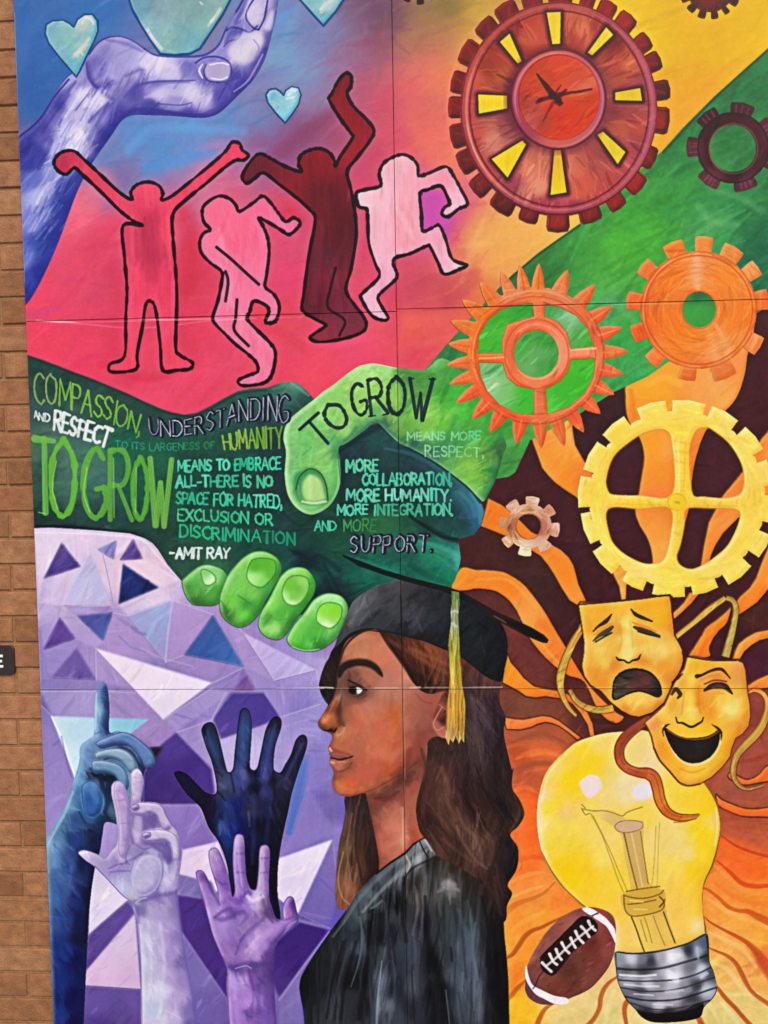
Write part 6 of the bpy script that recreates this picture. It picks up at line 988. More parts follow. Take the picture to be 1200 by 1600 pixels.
    fld('548,1255,2c2430 560,1250,2c2018 545,1280,5c4438 555,1270,44342c 570,1280,2c1c20 535,1310,54443c 545,1320,7c6448 560,1320,3c2820 580,1320,34201c 530,1350,644c40 540,1350,54402c 560,1350,5c3828 580,1345,2c1818 530,1380,7c5c44 538,1390,a87c54 548,1395,8c5c40 545,1410,7c4c3c 560,1390,3c201c 575,1380,2c1818 590,1360,1c1214', sg=6)
    br(70, 40, 4, 97, jl=.1, a=.5, soft=.7, spread=.1); st('536,1330 528,1370 534,1400 546,1412', 3, 'b48c60', a=.6, soft=.8); st('560,1260 556,1320 566,1380', 5, '1c1214', a=.5, soft=1); st('550,1270 542,1320 548,1380', 3, '8c7454', a=.5, soft=.9)
    F = '593,986 585,983 570,985 558,990 545,998 537,1009 532,1024 528,1042 525,1056 523,1072 520,1088 514,1099 508,1110 500,1122 497,1129 499,1136 505,1141 512,1143 518,1147 519,1154 516,1162 513,1168 515,1176 516,1183 515,1190 518,1197 522,1206 520,1216 520,1226 523,1235 532,1241 544,1244 556,1242 570,1239 574,1250 580,1276 586,1305 592,1340 594,1362 612,1350 634,1333 648,1320 662,1310 655,1296 650,1270 652,1246 660,1215 666,1190 668,1160 682,1150 698,1152 702,1120 700,1084 690,1080 673,1084 658,1079 648,1068 640,1056 631,1038 620,1024 610,1010 600,996'
    f = sub('face', F, wi, smooth=True, label='brown face and neck in profile looking left')
    fld('585,990,9c5c40 560,1000,a0644c 580,1005,a86850 545,1020,9c644c 560,1020,ac7058 590,1015,b46c54 600,1030,b46850 560,1030,a86c50 535,1045,70483c 530,1060,644440 525,1075,5c4038 540,1060,5c3c34 555,1055,6c4438 570,1050,8c5844 580,1060,9c644c 590,1055,905844 570,1070,8c5444 550,1078,4c3430 562,1078,4c3030 540,1075,5c3c34 600,1060,a0685c 600,1075,a06c60 '
        '620,1050,a8685c 632,1060,b07460 620,1075,a46c5c 640,1075,a06458 650,1085,94584c 660,1090,8c5044 680,1095,8c4c40 530,1080,5c4438 528,1090,8c6454 522,1100,8c4c34 514,1108,70402c 512,1120,b86440 507,1125,d08058 500,1130,7c4838 505,1137,5c3428 515,1130,94502c 522,1125,945438 520,1140,4c2820 530,1110,54342c 532,1130,64402c 538,1100,744838 545,1115,94543c '
        '535,1140,a8684c 528,1147,b8785c 545,1140,a86448 525,1155,9c5c3c 535,1160,a0583c 555,1110,a4604c 565,1120,b0604c 560,1130,a85844 575,1105,a46858 585,1115,ac6450 575,1140,a86048 590,1140,b05c44 600,1120,b06048 612,1115,ac5c34 620,1130,b05c38 605,1150,b45c40 620,1160,a85438 580,1165,b4644c 595,1175,b8644c 610,1180,b06044 622,1190,94503c 560,1155,9c5c44 555,1170,9c5848 '
        '640,1110,945848 650,1130,885040 640,1150,8c4c3c 655,1160,7c4034 645,1180,7c4030 635,1200,6c3830 655,1190,64382c 632,1130,9c6050 632,1160,94543c 540,1195,7c4434 530,1200,9c5c50 528,1208,844838 525,1215,7c4430 528,1222,b46c48 535,1228,b86438 545,1225,b8502c 530,1235,a86048 545,1238,9c5438 560,1215,a85440 575,1210,a85040 565,1230,a45834 580,1225,a85844 590,1200,a4503c '
        '600,1205,9c4c30 610,1200,a44c2c 600,1215,945038 590,1225,8c4c34 560,1237,8c4c34 580,1236,744030 600,1228,643830 620,1215,5c3028 632,1215,582c28 590,1245,6c3c30 600,1250,6c382c 615,1240,70403c 585,1260,643830 600,1270,844c40 612,1260,905448 590,1290,7c4434 600,1290,a45c50 620,1270,a86454 612,1290,b86c5c 625,1290,b86c5c 600,1310,9c5444 610,1320,ac6454 620,1330,a45c4c 600,1345,844838 630,1310,b47864 '
        '640,1280,8c5040 640,1250,905040 650,1230,8c4c3c 655,1210,743c34 645,1300,8c4830 655,1300,9c4c38 645,1315,8c4434 690,1100,904c40 685,1120,7c3c34 690,1140,a05848 680,1140,7c4038 665,1120,844c40 660,1150,784034 612,1330,9c5c48', sg=5, p=2, warp=4)
    x_, y_, M_ = CUR; R_ = CV[y_:y_+M_.shape[0], x_:x_+M_.shape[1]]; R_ += (np.clip(R_*1.12+.015, 0, 1)-R_)*M_[..., None]
    br(200, 22, 8, -60, jl=.03, a=.35, soft=1, spread=.6); edge('5c2c20', 4, .4, -3, 0)
    for q, w_, c_, a_ in (('548,1004 566,994 586,996', '5 12 8', 'c4886c', .5), ('598,1012 612,1030 626,1052', '6 12 8', 'c07c64', .5), ('536,1024 552,1016 572,1016', '4 9 5', 'b87c60', .45), ('612,1060 620,1080 626,1100', '8 16 8', 'b87c68', .4), ('560,1104 568,1118 574,1130', '6 12 6', 'c87c64', .45), ('586,1110 600,1122 604,1150', '7 12 6', 'b86c54', .4), ('600,1126 616,1118 624,1140', '8 18 12', 'b05a30', .4), ('570,1150 590,1166 600,1180', '8 14 8', 'c4705a', .4),
                          ('528,1226 546,1234 566,1230', '3 7 4', 'c87848', .5), ('575,1236 596,1228 620,1214', '2 4 3', 'b87054', .5), ('600,1262 612,1280 618,1310', '6 16 10', 'c07868', .45), ('598,1272 608,1300 606,1330', '6 14 8', 'b87060', .4), ('640,1100 652,1112 660,1130', '6 12 6', '9c6054', .4), ('636,1250 644,1280 640,1300', '4 8 5', 'a8604c', .4), ('566,1056 576,1062 580,1070', '4 8 4', 'ac7058', .5),
                          ('530,1100 526,1116 530,1132', '5 9 6', '5c2c24', .45), ('586,1246 604,1246 622,1236', '6 12 6', '4c2420', .45), ('640,1170 630,1196 610,1210', '8 14 6', '70382c', .4), ('540,1084 552,1096 572,1094', '4 7 4', '7c4838', .4)):
        st(q, w_, c_, a=a_, soft=1, bris=.3)
    # brow, eye, nose, mouth, ear, jaw
    st('530,1056 534,1044 545,1037 560,1034 575,1036 586,1042 593,1050 597,1056', '6 13 14 13 13 11 8 3', '1c1210', a=.95, soft=.6, bris=.35)
    st('545,1048 546,1060 544,1070', 5, '4c2824', a=.5, soft=1); st('544,1062 552,1066 560,1070 568,1076', '3 3 3 2', '241414', a=.8); st('546,1070 556,1070 564,1074', 3, '6c5c44', a=.6)
    sub('eye', '546,1074 553,1072 562,1073 566,1078 562,1083 554,1085 548,1082', wi, smooth=True, label='dark eye with a bright white'); fld('549,1078,0c0808 555,1080,303030 561,1079,f0f0ec', sg=3, p=3, warp=1); begin(shape(F))
    pf('557,1076 561,1075 563,1077 562,1081 558,1082', 'ece4e0', a=.85, soft=1); pf('549,1075 555,1074 557,1079 554,1083 549,1082', '120c0a', a=.9, soft=1); st('545,1072 553,1068 562,1070 572,1077', 3, '3c1c18', a=.6, soft=.9); pf('546,1075 551,1074 553,1080 549,1083 545,1080', '080808', a=.9, soft=1); st('546,1074 556,1071 566,1075 572,1078', 2.2, '180c0c', a=.85); st('548,1085 556,1088 564,1085 570,1080', 2, '5c342c', a=.7); st('552,1090 562,1092 572,1086', 4, '6c4034', a=.5, soft=1)
    st('563,1047 575,1050 584,1058', 8, 'a46c54', a=.35, soft=1); st('534,1088 530,1104 532,1124 538,1134', '3 7 8 4', '4c2c24', a=.5, soft=1); st('526,1088 518,1104 510,1120', 3, 'b47c60', a=.5, soft=.9); st('504,1127 512,1118', 6, 'e08c60', a=.5, soft=1)
    st('505,1140 512,1141 517,1140 522,1142 526,1136', '3 4 6 4 2', '28100c', a=.85, soft=.6); st('528,1148 535,1144 538,1136', 4, 'cc9074', a=.6, soft=.9)
    pf('514,1170 522,1168 530,1172 542,1176 552,1180 546,1184 532,1184 520,1182 515,1182', '8c4c44', a=.8, soft=1); pf('516,1188 524,1187 536,1188 546,1187 540,1194 528,1198 520,1197', 'b06c60', a=.8, soft=1)
    st('515,1183 522,1184 530,1186 540,1184 548,1182 553,1180', '2 3 4 4 3 1', '341410', a=.9, soft=.5); st('515,1169 517,1172', 5, 'f0ccbc', a=.75, soft=1); st('517,1190 521,1191', 5, 'e0b0a0', a=.7, soft=1); st('520,1177 534,1178 544,1181', 4, 'a86458', a=.6, soft=1); st('528,1190 538,1189', 3, 'c8887c', a=.6, soft=.9); st('530,1168 542,1170 552,1178 553,1184', 2, 'b4705c', a=.6)
    st('524,1204 534,1204 544,1198 550,1190', '3 5 4 2', '6c3c30', a=.55, soft=1); st('532,1241 556,1241 580,1234 604,1222 630,1207 650,1190', '2 3 4 4 4 3', '5c2c24', a=.45, soft=1)
    st('574,1244 600,1240 622,1222 644,1206', 10, '5c3028', a=.4, soft=1); st('628,1262 630,1290 628,1318', 6, 'd0a084', a=.5, soft=1); st('631,1100 632,1160 633,1216', 2.5, 'b88068', a=.4, soft=.9)
    st('630,1044 632,1070 631,1110', 3, 'c08870', a=.4, soft=.9); st('650,1084 662,1096 674,1098', 3, '7c4034', a=.4, soft=1); st('658,1170 664,1200 654,1250', 6, '4c2820', a=.5, soft=1)
    sub('ear', '700,1082 692,1084 686,1096 678,1116 674,1130 680,1144 690,1152 702,1150 706,1120', wi, smooth=True, label='ear beside the yellow tassel')
    fld('696,1090,703830 690,1100,8c4c44 684,1116,7c4038 690,1125,4c2420 680,1132,a86454 690,1142,b0685c 698,1148,b46c60', sg=4, p=2)
    st('696,1084 700,1096 694,1112', 3, '38181c', a=.7, soft=.8); st('690,1104 682,1118 677,1130 682,1140 692,1136', 2.6, 'c8887c', a=.8, soft=.7); st('686,1100 694,1106 700,1112', 2.4, 'b87464', a=.7, soft=.8); st('684,1144 692,1150 700,1146', 3, 'c07c6c', a=.6, soft=.8)
    whole(); st('513,1100 519,1088 523,1072 526,1048 532,1026 540,1008 556,992 574,984 592,986', '3 5 6 5 5 4 4 3 3', '22140f', a=.75, soft=.8); st('592,985 606,1006 620,1024 634,1044 648,1066 666,1078', '3 5 6 6 5 3', '200f0c', a=.75, soft=.8)
    # gown
    Gn = '662,1309 648,1318 634,1332 612,1346 590,1362 572,1380 556,1398 540,1424 523,1446 510,1464 498,1481 486,1500 476,1516 470,1528 468,1542 470,1558 473,1573 476,1600 478,1650 798,1650 796,1600 795,1560 794,1528 791,1490 788,1462 786,1436 776,1420 766,1398 752,1378 735,1366 713,1352 692,1342 682,1334 672,1320'
    sub('gown', Gn, wi, smooth=True, label='black satin graduation gown with grey folds')
    fld('655,1320,8c949c 640,1332,5c646c 650,1340,b4bcc4 660,1330,484c54 670,1335,787c84 630,1345,5c6870 610,1360,384048 620,1365,6c7884 590,1385,2c343c 600,1375,5c6874 570,1410,4c5864 580,1400,5c6c78 550,1440,38424a 560,1430,4c5860 530,1450,1c2024 540,1460,2c343c 510,1480,1c2024 500,1500,181c1c 520,1490,303438 480,1530,0c1014 500,1550,14181c '
        '600,1400,181c20 586,1415,3c4850 590,1430,14141c 560,1460,2c3034 562,1480,505860 560,1500,20242c 575,1450,08080c 590,1460,101014 530,1520,202428 520,1560,3c4048 520,1590,34383c 540,1530,0c0c10 545,1560,2c2c34 560,1530,101014 570,1570,181a20 610,1430,383c48 620,1410,08080c 610,1450,1c2028 600,1490,40464e 595,1530,5c6470 592,1570,747c88 610,1500,2c3038 '
        '620,1540,181c24 610,1590,404650 640,1380,2c2828 645,1400,605c5c 640,1420,34343c 640,1450,40444c 650,1500,3c404c 640,1540,4c5058 650,1580,2c2c38 635,1480,38404c 660,1440,1c1a20 670,1500,08080c 680,1550,101014 690,1590,0c0c14 665,1380,3c3c40 690,1360,30302c 700,1385,6c6c70 697,1380,a4a4a8 710,1370,4c4c50 700,1410,3c4044 690,1440,384044 710,1450,40484e 720,1480,4c5460 700,1490,34383c '
        '715,1520,505864 740,1500,5c6470 735,1540,5c6470 745,1580,4c5058 720,1580,484e5a 730,1440,38444a 740,1460,505c64 735,1400,2c2c2c 750,1420,28282c 760,1460,101014 765,1500,0c0c10 775,1540,08080c 770,1590,141418 785,1500,060608 790,1570,040406 780,1450,141014 770,1430,201c1c 740,1385,2c201c 755,1400,30201c 720,1365,2c241c 705,1355,30241c 670,1350,20201c 680,1345,241c18', sg=6.5, p=2, warp=6)
    def gd(X, Y): return math.radians(93)
    br(330, 46, 7, gd, jl=.10, jc=.006, a=.42, soft=.9, spread=.12); br(90, 90, 5, gd, jl=.12, jc=.006, a=.35, soft=1, spread=.08)
    for s, w, c, a in (('660,1314 640,1334 612,1352 586,1376 560,1404 542,1432 520,1462', '5 9 9 7 6 4', '7c8894', .5), ('668,1326 650,1342 622,1366 596,1390 566,1424', '4 10 7 4', 'a4b0b8', .45), ('655,1313 662,1328 668,1338', 3, '101418', .8), ('664,1312 674,1328', 4, 'c8d0d4', .6), ('634,1336 640,1350 636,1362', 3, 'd0d4d4', .6),
                       ('680,1338 650,1352 636,1364 630,1380', 4, '0c0c0c', .6), ('562,1432 566,1466 560,1504 548,1540', '3 6 4 2', '6c7884', .65), ('544,1480 530,1530 516,1590', 5, '464c54', .5), ('536,1470 520,1530 510,1590', 4, '08080c', .6), ('556,1470 540,1530 532,1590', 6, '08080c', .6), ('576,1440 574,1500 560,1590', 9, '060608', .55),
                       ('596,1500 590,1560 588,1600', '2 4 4', '98a4b0', .6), ('600,1410 604,1440 600,1470', 5, '485058', .5), ('632,1370 628,1420 634,1470', 7, '08080c', .6), ('648,1384 652,1420 644,1460', '4 6 3', '7c7c80', .45), ('664,1400 668,1470 690,1540 700,1600', '6 12 14 8', '060608', .65), ('696,1546 700,1580 702,1600', 3, '788088', .6),
                       ('684,1392 700,1384 716,1390', '6 14 6', '9a9ca0', .4), ('690,1380 700,1377 712,1381', '6 12 6', 'b4b4b8', .3), ('716,1420 730,1470 742,1530 752,1600', '6 14 16 10', '5c6874', .4), ('742,1440 738,1480 746,1530', '3 5 5', '747c84', .45), ('770,1440 776,1520 782,1600', 12, '040406', .6), ('704,1480 706,1500', 4, '0c1014', .6), ('752,1400 762,1450 764,1520', 6, '0a0a0c', .5),
                       ('620,1546 640,1580', 20, '14161c', .35), ('580,1418 590,1412 596,1406', 4, '6c7880', .7), ('576,1424 584,1420', 4, '101418', .8)): st(s, w, c, a=a, soft=1, bris=.3)
    whole(); st('662,1308 646,1318 632,1332 608,1348 588,1364', '2 4 4 3', '0c0c10', a=.85, soft=.5); st('540,1424 523,1447 498,1482 476,1517 469,1542', 3, '0c0c10', a=.5, soft=.8)
    # cap
    C = '524,1012 527,998 532,984 538,970 543,957 550,942 558,934 566,928 585,917 604,910 622,906 650,912 700,918 717,929 732,935 746,942 762,955 776,967 784,976 790,990 793,1006 792,1026 788,1045 783,1064 770,1062 758,1056 738,1040 717,1024 688,1012 664,1002 640,996 616,990 596,986 577,981 560,984 546,990 534,1002'
    cp = sub('graduation_cap', C, wi, smooth=True, label='black graduation cap with a grey sheen on its front')
    fld('545,970,68605c 555,955,707478 565,940,787878 575,935,6c6c70 570,950,646468 560,965,60646c 548,985,4c545c 530,995,44444c 528,1008,302c2c 585,930,5c5c60 600,925,4c4c50 620,915,58585c 600,950,44484c 620,950,4c4c50 600,970,383c40 580,970,404448 570,978,3c4044 620,980,303438 640,920,484848 660,930,34343a 640,950,4c4c54 655,955,48484e 650,975,3c4048 635,990,28282c '
        '680,930,303032 680,950,2c3034 670,970,2c343c 690,980,242c34 680,1000,202428 660,995,201c1c 720,950,242c2c 740,960,1c2428 730,980,1c2428 750,1000,1c2428 770,1000,1c1c24 720,1010,202a2a 740,1030,1c2222 770,1040,141c20 780,1010,141418 785,1050,0c1014 760,980,14181c 755,1045,201c1c', sg=7, p=2)
    br(240, 22, 6, -50, jl=.08, jc=.008, a=.42, soft=.9, spread=.5)
    st('546,975 556,956 568,942', 8, '98949c', a=.5, soft=1, bris=.6); st('560,975 572,960', 6, '7c7c84', a=.4, soft=1, bris=.5); st('560,990 578,982 600,986 640,995 690,1012 720,1026 758,1056', '2 3 5 5 5 5 3', '0c0c0e', a=.65, soft=.8); st('776,968 790,990 793,1020 784,1062', 5, '08080c', a=.6, soft=.8)
    st('650,965 658,985', 6, '6c6c70', a=.4, soft=1, bris=.5); st('645,940 646,975', 7, '646468', a=.3, soft=1)
    sub('cap_board', '!536,868 560,876 600,890 640,902 700,917 718,923 745,938 776,956 800,966 830,980 850,992 857,1000 855,1004 848,1004 824,994 796,979 770,966 740,946 712,932 690,923 640,910 600,898 560,884', wi, label='thin dark edge of the mortarboard crossing the orange flames')
    fld('560,880,0c141c 700,920,141418 780,962,281814 850,998,140c08', sg=15); whole()
    st('700,919 730,932 776,958', 4, '241418', a=.8); st('790,970 815,980 840,993 852,1000', '5 9 10 8', '120a08', a=.95, soft=.4); st('772,962 790,972', 3, 'a06c54', a=.5, soft=.8)
    # tassel
    Ts = '!705,923 717,925 718,944 716,960 717,976 717,990 718,1010 720,1040 722,1070 726,1092 727,1110 726,1135 725,1160 720,1154 717,1162 712,1150 708,1160 703,1154 701,1164 696,1152 697,1128 697,1104 701,1080 702,1055 701,1030 700,1008 703,985 705,970 704,956 706,942'
    tl = sub('tassel', Ts, wi, label='yellow green tassel hanging from the cap')
    fld('710,930,7c9458 712,945,8c9c50 708,958,c4ccb0 712,968,788050 708,976,a8b898 712,985,a8a860 705,1005,a0a434 713,1005,a8a43c 706,1030,b0a848 714,1030,b09c38 708,1050,c4b44c 714,1060,a89428 708,1075,d0a448 716,1080,c89c40 702,1100,d09c40 712,1105,d8a03c 722,1100,c89c3c 704,1130,c89c48 714,1130,c8943c 722,1130,b89440 702,1150,c8a860 722,1150,b49c58', sg=4, p=2, warp=2)
    br(160, 26, 2.2, 90, jl=.13, a=.6, soft=.6, spread=.05)
    st('704,956 711,954 718,957', 4, 'dce0c8', a=.7); st('706,974 712,978', 5, 'e0e8d0', a=.7); st('709,1000 709,1060 707,1110', 2, 'e4d070', a=.6); st('714,990 715,1060 716,1110', 2, '7c6c1c', a=.5); st('712,1085 711,1130', 2, 'a06c20', a=.5)
    whole(); st('700,1010 702,1060 698,1100 697,1140', 2, '1c1010', a=.4, soft=.9)
def finish():
    """chips and painted-in edge light where the panels meet, the sheet's own surface"""
    whole()
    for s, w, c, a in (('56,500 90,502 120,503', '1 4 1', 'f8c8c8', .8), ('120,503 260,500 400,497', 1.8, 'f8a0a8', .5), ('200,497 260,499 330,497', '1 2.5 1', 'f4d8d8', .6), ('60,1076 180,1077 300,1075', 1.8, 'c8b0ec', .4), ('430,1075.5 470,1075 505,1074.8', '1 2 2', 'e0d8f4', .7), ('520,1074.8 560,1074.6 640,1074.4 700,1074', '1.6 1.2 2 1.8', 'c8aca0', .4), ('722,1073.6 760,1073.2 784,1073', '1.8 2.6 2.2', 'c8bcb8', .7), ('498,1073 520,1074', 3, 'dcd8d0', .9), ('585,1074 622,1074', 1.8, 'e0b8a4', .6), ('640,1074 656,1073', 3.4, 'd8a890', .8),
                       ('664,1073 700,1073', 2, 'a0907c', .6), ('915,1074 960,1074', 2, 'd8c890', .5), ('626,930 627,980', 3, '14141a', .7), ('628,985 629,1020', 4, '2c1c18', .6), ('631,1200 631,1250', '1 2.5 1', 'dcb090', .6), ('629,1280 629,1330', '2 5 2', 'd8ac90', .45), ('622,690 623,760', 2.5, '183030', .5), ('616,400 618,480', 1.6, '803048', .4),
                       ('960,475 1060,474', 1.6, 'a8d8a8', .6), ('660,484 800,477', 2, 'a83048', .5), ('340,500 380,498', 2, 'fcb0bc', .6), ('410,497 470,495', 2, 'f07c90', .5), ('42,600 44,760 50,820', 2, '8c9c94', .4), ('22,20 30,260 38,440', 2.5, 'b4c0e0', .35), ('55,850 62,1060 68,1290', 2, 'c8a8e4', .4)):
        st(s, w, c, a=a, soft=.7, bris=.4)  # pale strokes put light caught by the panel edges into the colour
    for r_, k_ in ((1, .22), (6, .30)):
        CV[:] = np.clip(CV+(CV-blur(CV, r_))*k_, 0, 1)      # crisp up the edges of the brush marks
    begin(shape('!-60,826 205,832 250,862 290,915 470,1020 520,1000 500,1120 530,1250 520,1420 470,1540 476,1750 -60,1750')); tone(1.0, .84, (1.02, 1.0, .97), soft=4)
    begin(shape('!500,1000 600,985 700,1010 790,1060 830,1260 800,1440 520,1440')); tone(1.0, .96, (1.03, 1.0, .95), soft=6)
    red_tone()
    begin(shape(S(ell(1058, 780, 156, 156, 48)), False)); x0, y0, M = CUR; R = CV[y0:y0+M.shape[0], x0:x0+M.shape[1]]
    global_mask((x0, y0, (M*(R[..., 0] > .75)*(R[..., 1] > .7)).astype(np.float32))); tone(1.0, 1.08, (1.02, .965, .9))
    begin(shape('887,1170 973,1143 1050,1165 1113,1240 1126,1285 1104,1372 1103,1458 1020,1485 962,1487 955,1438 892,1398 848,1334 840,1255')); tone(1.0, 1.0, (1.01, .965, .98), soft=3)
    begin(shape(S(ell(873, 152, 62, 65, 40)), False)); tone(.9, .98, (1, 1.02, 1), soft=2)
    begin(shape('524,1012 550,942 585,917 640,908 717,929 787,983 793,1010 783,1064 717,1024 640,996 577,981 540,1000')); tone(.86, 1.0, soft=2)
    L_ = CV.mean(2, keepdims=True); CV[:] = np.clip(L_+(CV-L_)*.99, 0, 1)
    CV[:] = np.clip(CV+.16*(CV-.5)*(1-np.abs(2*CV-1))+.012*(CV-.35), 0, 1)
    n = N_f*.05+N_b*.02
    CV[:] = np.clip(CV*(1+n[..., None])+(n*.12)[..., None], 0, 1)
    # slightly dry, uneven pigment
    g = noise(CH, CW, 2.2)-.5
    CV[:] = np.clip(CV+(g*.028)[..., None], 0, 1)
bg_top(); bg_right(); flames(); green_band(); arm(); hearts(); dancers(); purple_zone(); green_hands(); letters(); red_gear(); small_gears(); pink_gear(); yellow_gear(); sun_gear(); orange_gear(); straps(); bulb(); masks(); football(); hands(); woman(); finish()
# ------------------------------------------------------------------ THE PLACE
col = scene.collection
GROUND = -1.5; BRICK_Y = 0.030
def link(name, me, mat=None, parent=None, label=None):
    o = bpy.data.objects.new(name, me); col.objects.link(o)
    if mat: me.materials.clear(); me.materials.append(mat)
    if parent: o.parent = parent
    if label: o['label'] = label
    return o
def mesh(name, v, f):
    me = bpy.data.meshes.new(name); me.from_pydata([tuple(p) for p in v], [], f); me.update(); return me
def node(nt, t, **k):
    n = nt.nodes.new(t)
    for a, b in k.items(): setattr(n, a, b)
    return n
def mat_new(name):
    m = bpy.data.materials.new(name); m.use_nodes = True
    return m, m.node_tree, m.node_tree.nodes['Principled BSDF']
def box(v, f, x0, x1, y0, y1, z0, z1, bev=0, jit=0):
    """box, optionally with its front (-y) edges chamfered"""
    b = len(v); r = lambda: random.uniform(-jit, jit)
    if bev:
        v += [(x0, y1, z0), (x1, y1, z0), (x1, y1, z1), (x0, y1, z1), (x0, y0+bev, z0), (x1, y0+bev, z0), (x1, y0+bev, z1), (x0, y0+bev, z1),
              (x0+bev+r(), y0+r(), z0+bev+r()), (x1-bev+r(), y0+r(), z0+bev+r()), (x1-bev+r(), y0+r(), z1-bev+r()), (x0+bev+r(), y0+r(), z1-bev+r())]
        f += [(b+8, b+9, b+10, b+11)]+[(b+4+i, b+4+(i+1) % 4, b+8+(i+1) % 4, b+8+i) for i in range(4)]+[(b+i, b+(i+1) % 4, b+4+(i+1) % 4, b+4+i) for i in range(4)]+[(b+3, b+2, b+1, b)]
    else:
        v += [(x0, y0, z0), (x1, y0, z0), (x1, y0, z1), (x0, y0, z1), (x0, y1, z0), (x1, y1, z0), (x1, y1, z1), (x0, y1, z1)]
        f += [(b, b+1, b+2, b+3), (b+1, b+5, b+6, b+2), (b+5, b+4, b+7, b+6), (b+4, b, b+3, b+7), (b+3, b+2, b+6, b+7), (b+4, b+5, b+1, b)]
# --- materials
def brick_mat():
    m, nt, p = mat_new('fired_clay')
    oi = node(nt, 'ShaderNodeObjectInfo'); tc = node(nt, 'ShaderNodeTexCoord')
    ad = node(nt, 'ShaderNodeVectorMath', operation='ADD'); sc_ = node(nt, 'ShaderNodeVectorMath', operation='SCALE'); sc_.inputs['Scale'].default_value = 37
    cx = node(nt, 'ShaderNodeCombineXYZ')
    for i in range(3): nt.links.new(oi.outputs['Random'], cx.inputs[i])
    nt.links.new(cx.outputs[0], sc_.inputs[0]); nt.links.new(sc_.outputs[0], ad.inputs[1]); nt.links.new(tc.outputs['Object'], ad.inputs[0])
    ramp = node(nt, 'ShaderNodeValToRGB'); e = ramp.color_ramp.elements
    e[0].position = 0; e[0].color = (.27, .108, .036, 1); e[1].position = 1; e[1].color = (.45, .21, .088, 1)
    for ps, c in ((.3, (.37, .155, .054, 1)), (.6, (.43, .185, .074, 1)), (.8, (.31, .118, .036, 1))): k = ramp.color_ramp.elements.new(ps); k.color = c
    nt.links.new(oi.outputs['Random'], ramp.inputs[0])
    n1 = node(nt, 'ShaderNodeTexNoise'); n1.inputs['Scale'].default_value = 34; n1.inputs['Detail'].default_value = 8
    n2 = node(nt, 'ShaderNodeTexNoise'); n2.inputs['Scale'].default_value = 240; n2.inputs['Detail'].default_value = 4
    st_ = node(nt, 'ShaderNodeMapping'); st_.inputs['Scale'].default_value = (.8, 1, 1.1)
    nt.links.new(ad.outputs[0], st_.inputs[0]); nt.links.new(st_.outputs[0], n1.inputs[0]); nt.links.new(ad.outputs[0], n2.inputs[0])
    mx = node(nt, 'ShaderNodeMix', data_type='RGBA', blend_type='MULTIPLY'); mx.inputs[0].default_value = .75
    r1 = node(nt, 'ShaderNodeValToRGB'); r1.color_ramp.elements[0].position = .3; r1.color_ramp.elements[0].color = (.55, .49, .46, 1); r1.color_ramp.elements[1].position = .7; r1.color_ramp.elements[1].color = (1.1, 1.1, 1.15, 1)
    nt.links.new(n1.outputs[0], r1.inputs[0]); nt.links.new(ramp.outputs[0], mx.inputs[6]); nt.links.new(r1.outputs[0], mx.inputs[7])
    mx2 = node(nt, 'ShaderNodeMix', data_type='RGBA', blend_type='MULTIPLY'); mx2.inputs[0].default_value = .5
    r2 = node(nt, 'ShaderNodeValToRGB'); r2.color_ramp.elements[0].position = .35; r2.color_ramp.elements[0].color = (.55, .5, .5, 1); r2.color_ramp.elements[1].position = .55; r2.color_ramp.elements[1].color = (1, 1, 1, 1)
    nt.links.new(n2.outputs[0], r2.inputs[0]); nt.links.new(mx.outputs[2], mx2.inputs[6]); nt.links.new(r2.outputs[0], mx2.inputs[7]); nt.links.new(mx2.outputs[2], p.inputs['Base Color'])
    p.inputs['Roughness'].default_value = .85
    b = node(nt, 'ShaderNodeBump'); b.inputs['Strength'].default_value = .8; b.inputs['Distance'].default_value = .003
    am = node(nt, 'ShaderNodeMath', operation='ADD'); nt.links.new(n1.outputs[0], am.inputs[0]); nt.links.new(n2.outputs[0], am.inputs[1]); nt.links.new(am.outputs[0], b.inputs['Height']); nt.links.new(b.outputs[0], p.inputs['Normal'])
    return m
def grain_mat(name, c1, c2, scale=60, rough=.9, bump=.4, dist=.002):
    m, nt, p = mat_new(name); tc = node(nt, 'ShaderNodeTexCoord'); n = node(nt, 'ShaderNodeTexNoise'); n.inputs['Scale'].default_value = scale; n.inputs['Detail'].default_value = 8
    r = node(nt, 'ShaderNodeValToRGB'); r.color_ramp.elements[0].position = .3; r.color_ramp.elements[0].color = (*c1, 1); r.color_ramp.elements[1].position = .7; r.color_ramp.elements[1].color = (*c2, 1)
    nt.links.new(tc.outputs['Object'], n.inputs[0]); nt.links.new(n.outputs[0], r.inputs[0]); nt.links.new(r.outputs[0], p.inputs['Base Color']); p.inputs['Roughness'].default_value = rough
    b = node(nt, 'ShaderNodeBump'); b.inputs['Strength'].default_value = bump; b.inputs['Distance'].default_value = dist; nt.links.new(n.outputs[0], b.inputs['Height']); nt.links.new(b.outputs[0], p.inputs['Normal'])
    return m
M_BRICK = brick_mat()
M_MORTAR = grain_mat('mortar', (.22, .10, .034), (.34, .17, .07), 90)
M_GROUND = grain_mat('concrete', (.20, .185, .165), (.30, .28, .25), 6, .9, .3)
M_WOOD = grain_mat('raw_plywood', (.16, .12, .08), (.28, .21, .14), 30)
M_PLATE = grain_mat('dark_plate', (.018, .010, .008), (.030, .016, .012), 40, .45, .1)
M_WHITE = grain_mat('white_letter', (.74, .74, .72), (.82, .82, .80), 80, .5, .1)
# --- the ground
me = mesh('ground', [(-60, -60, GROUND), (60, -60, GROUND), (60, 40, GROUND), (-60, 40, GROUND)], [(0, 1, 2, 3)])
g = link('ground', me, M_GROUND); g['kind'] = 'structure'; g['label'] = 'pale concrete paving in front of the wall'
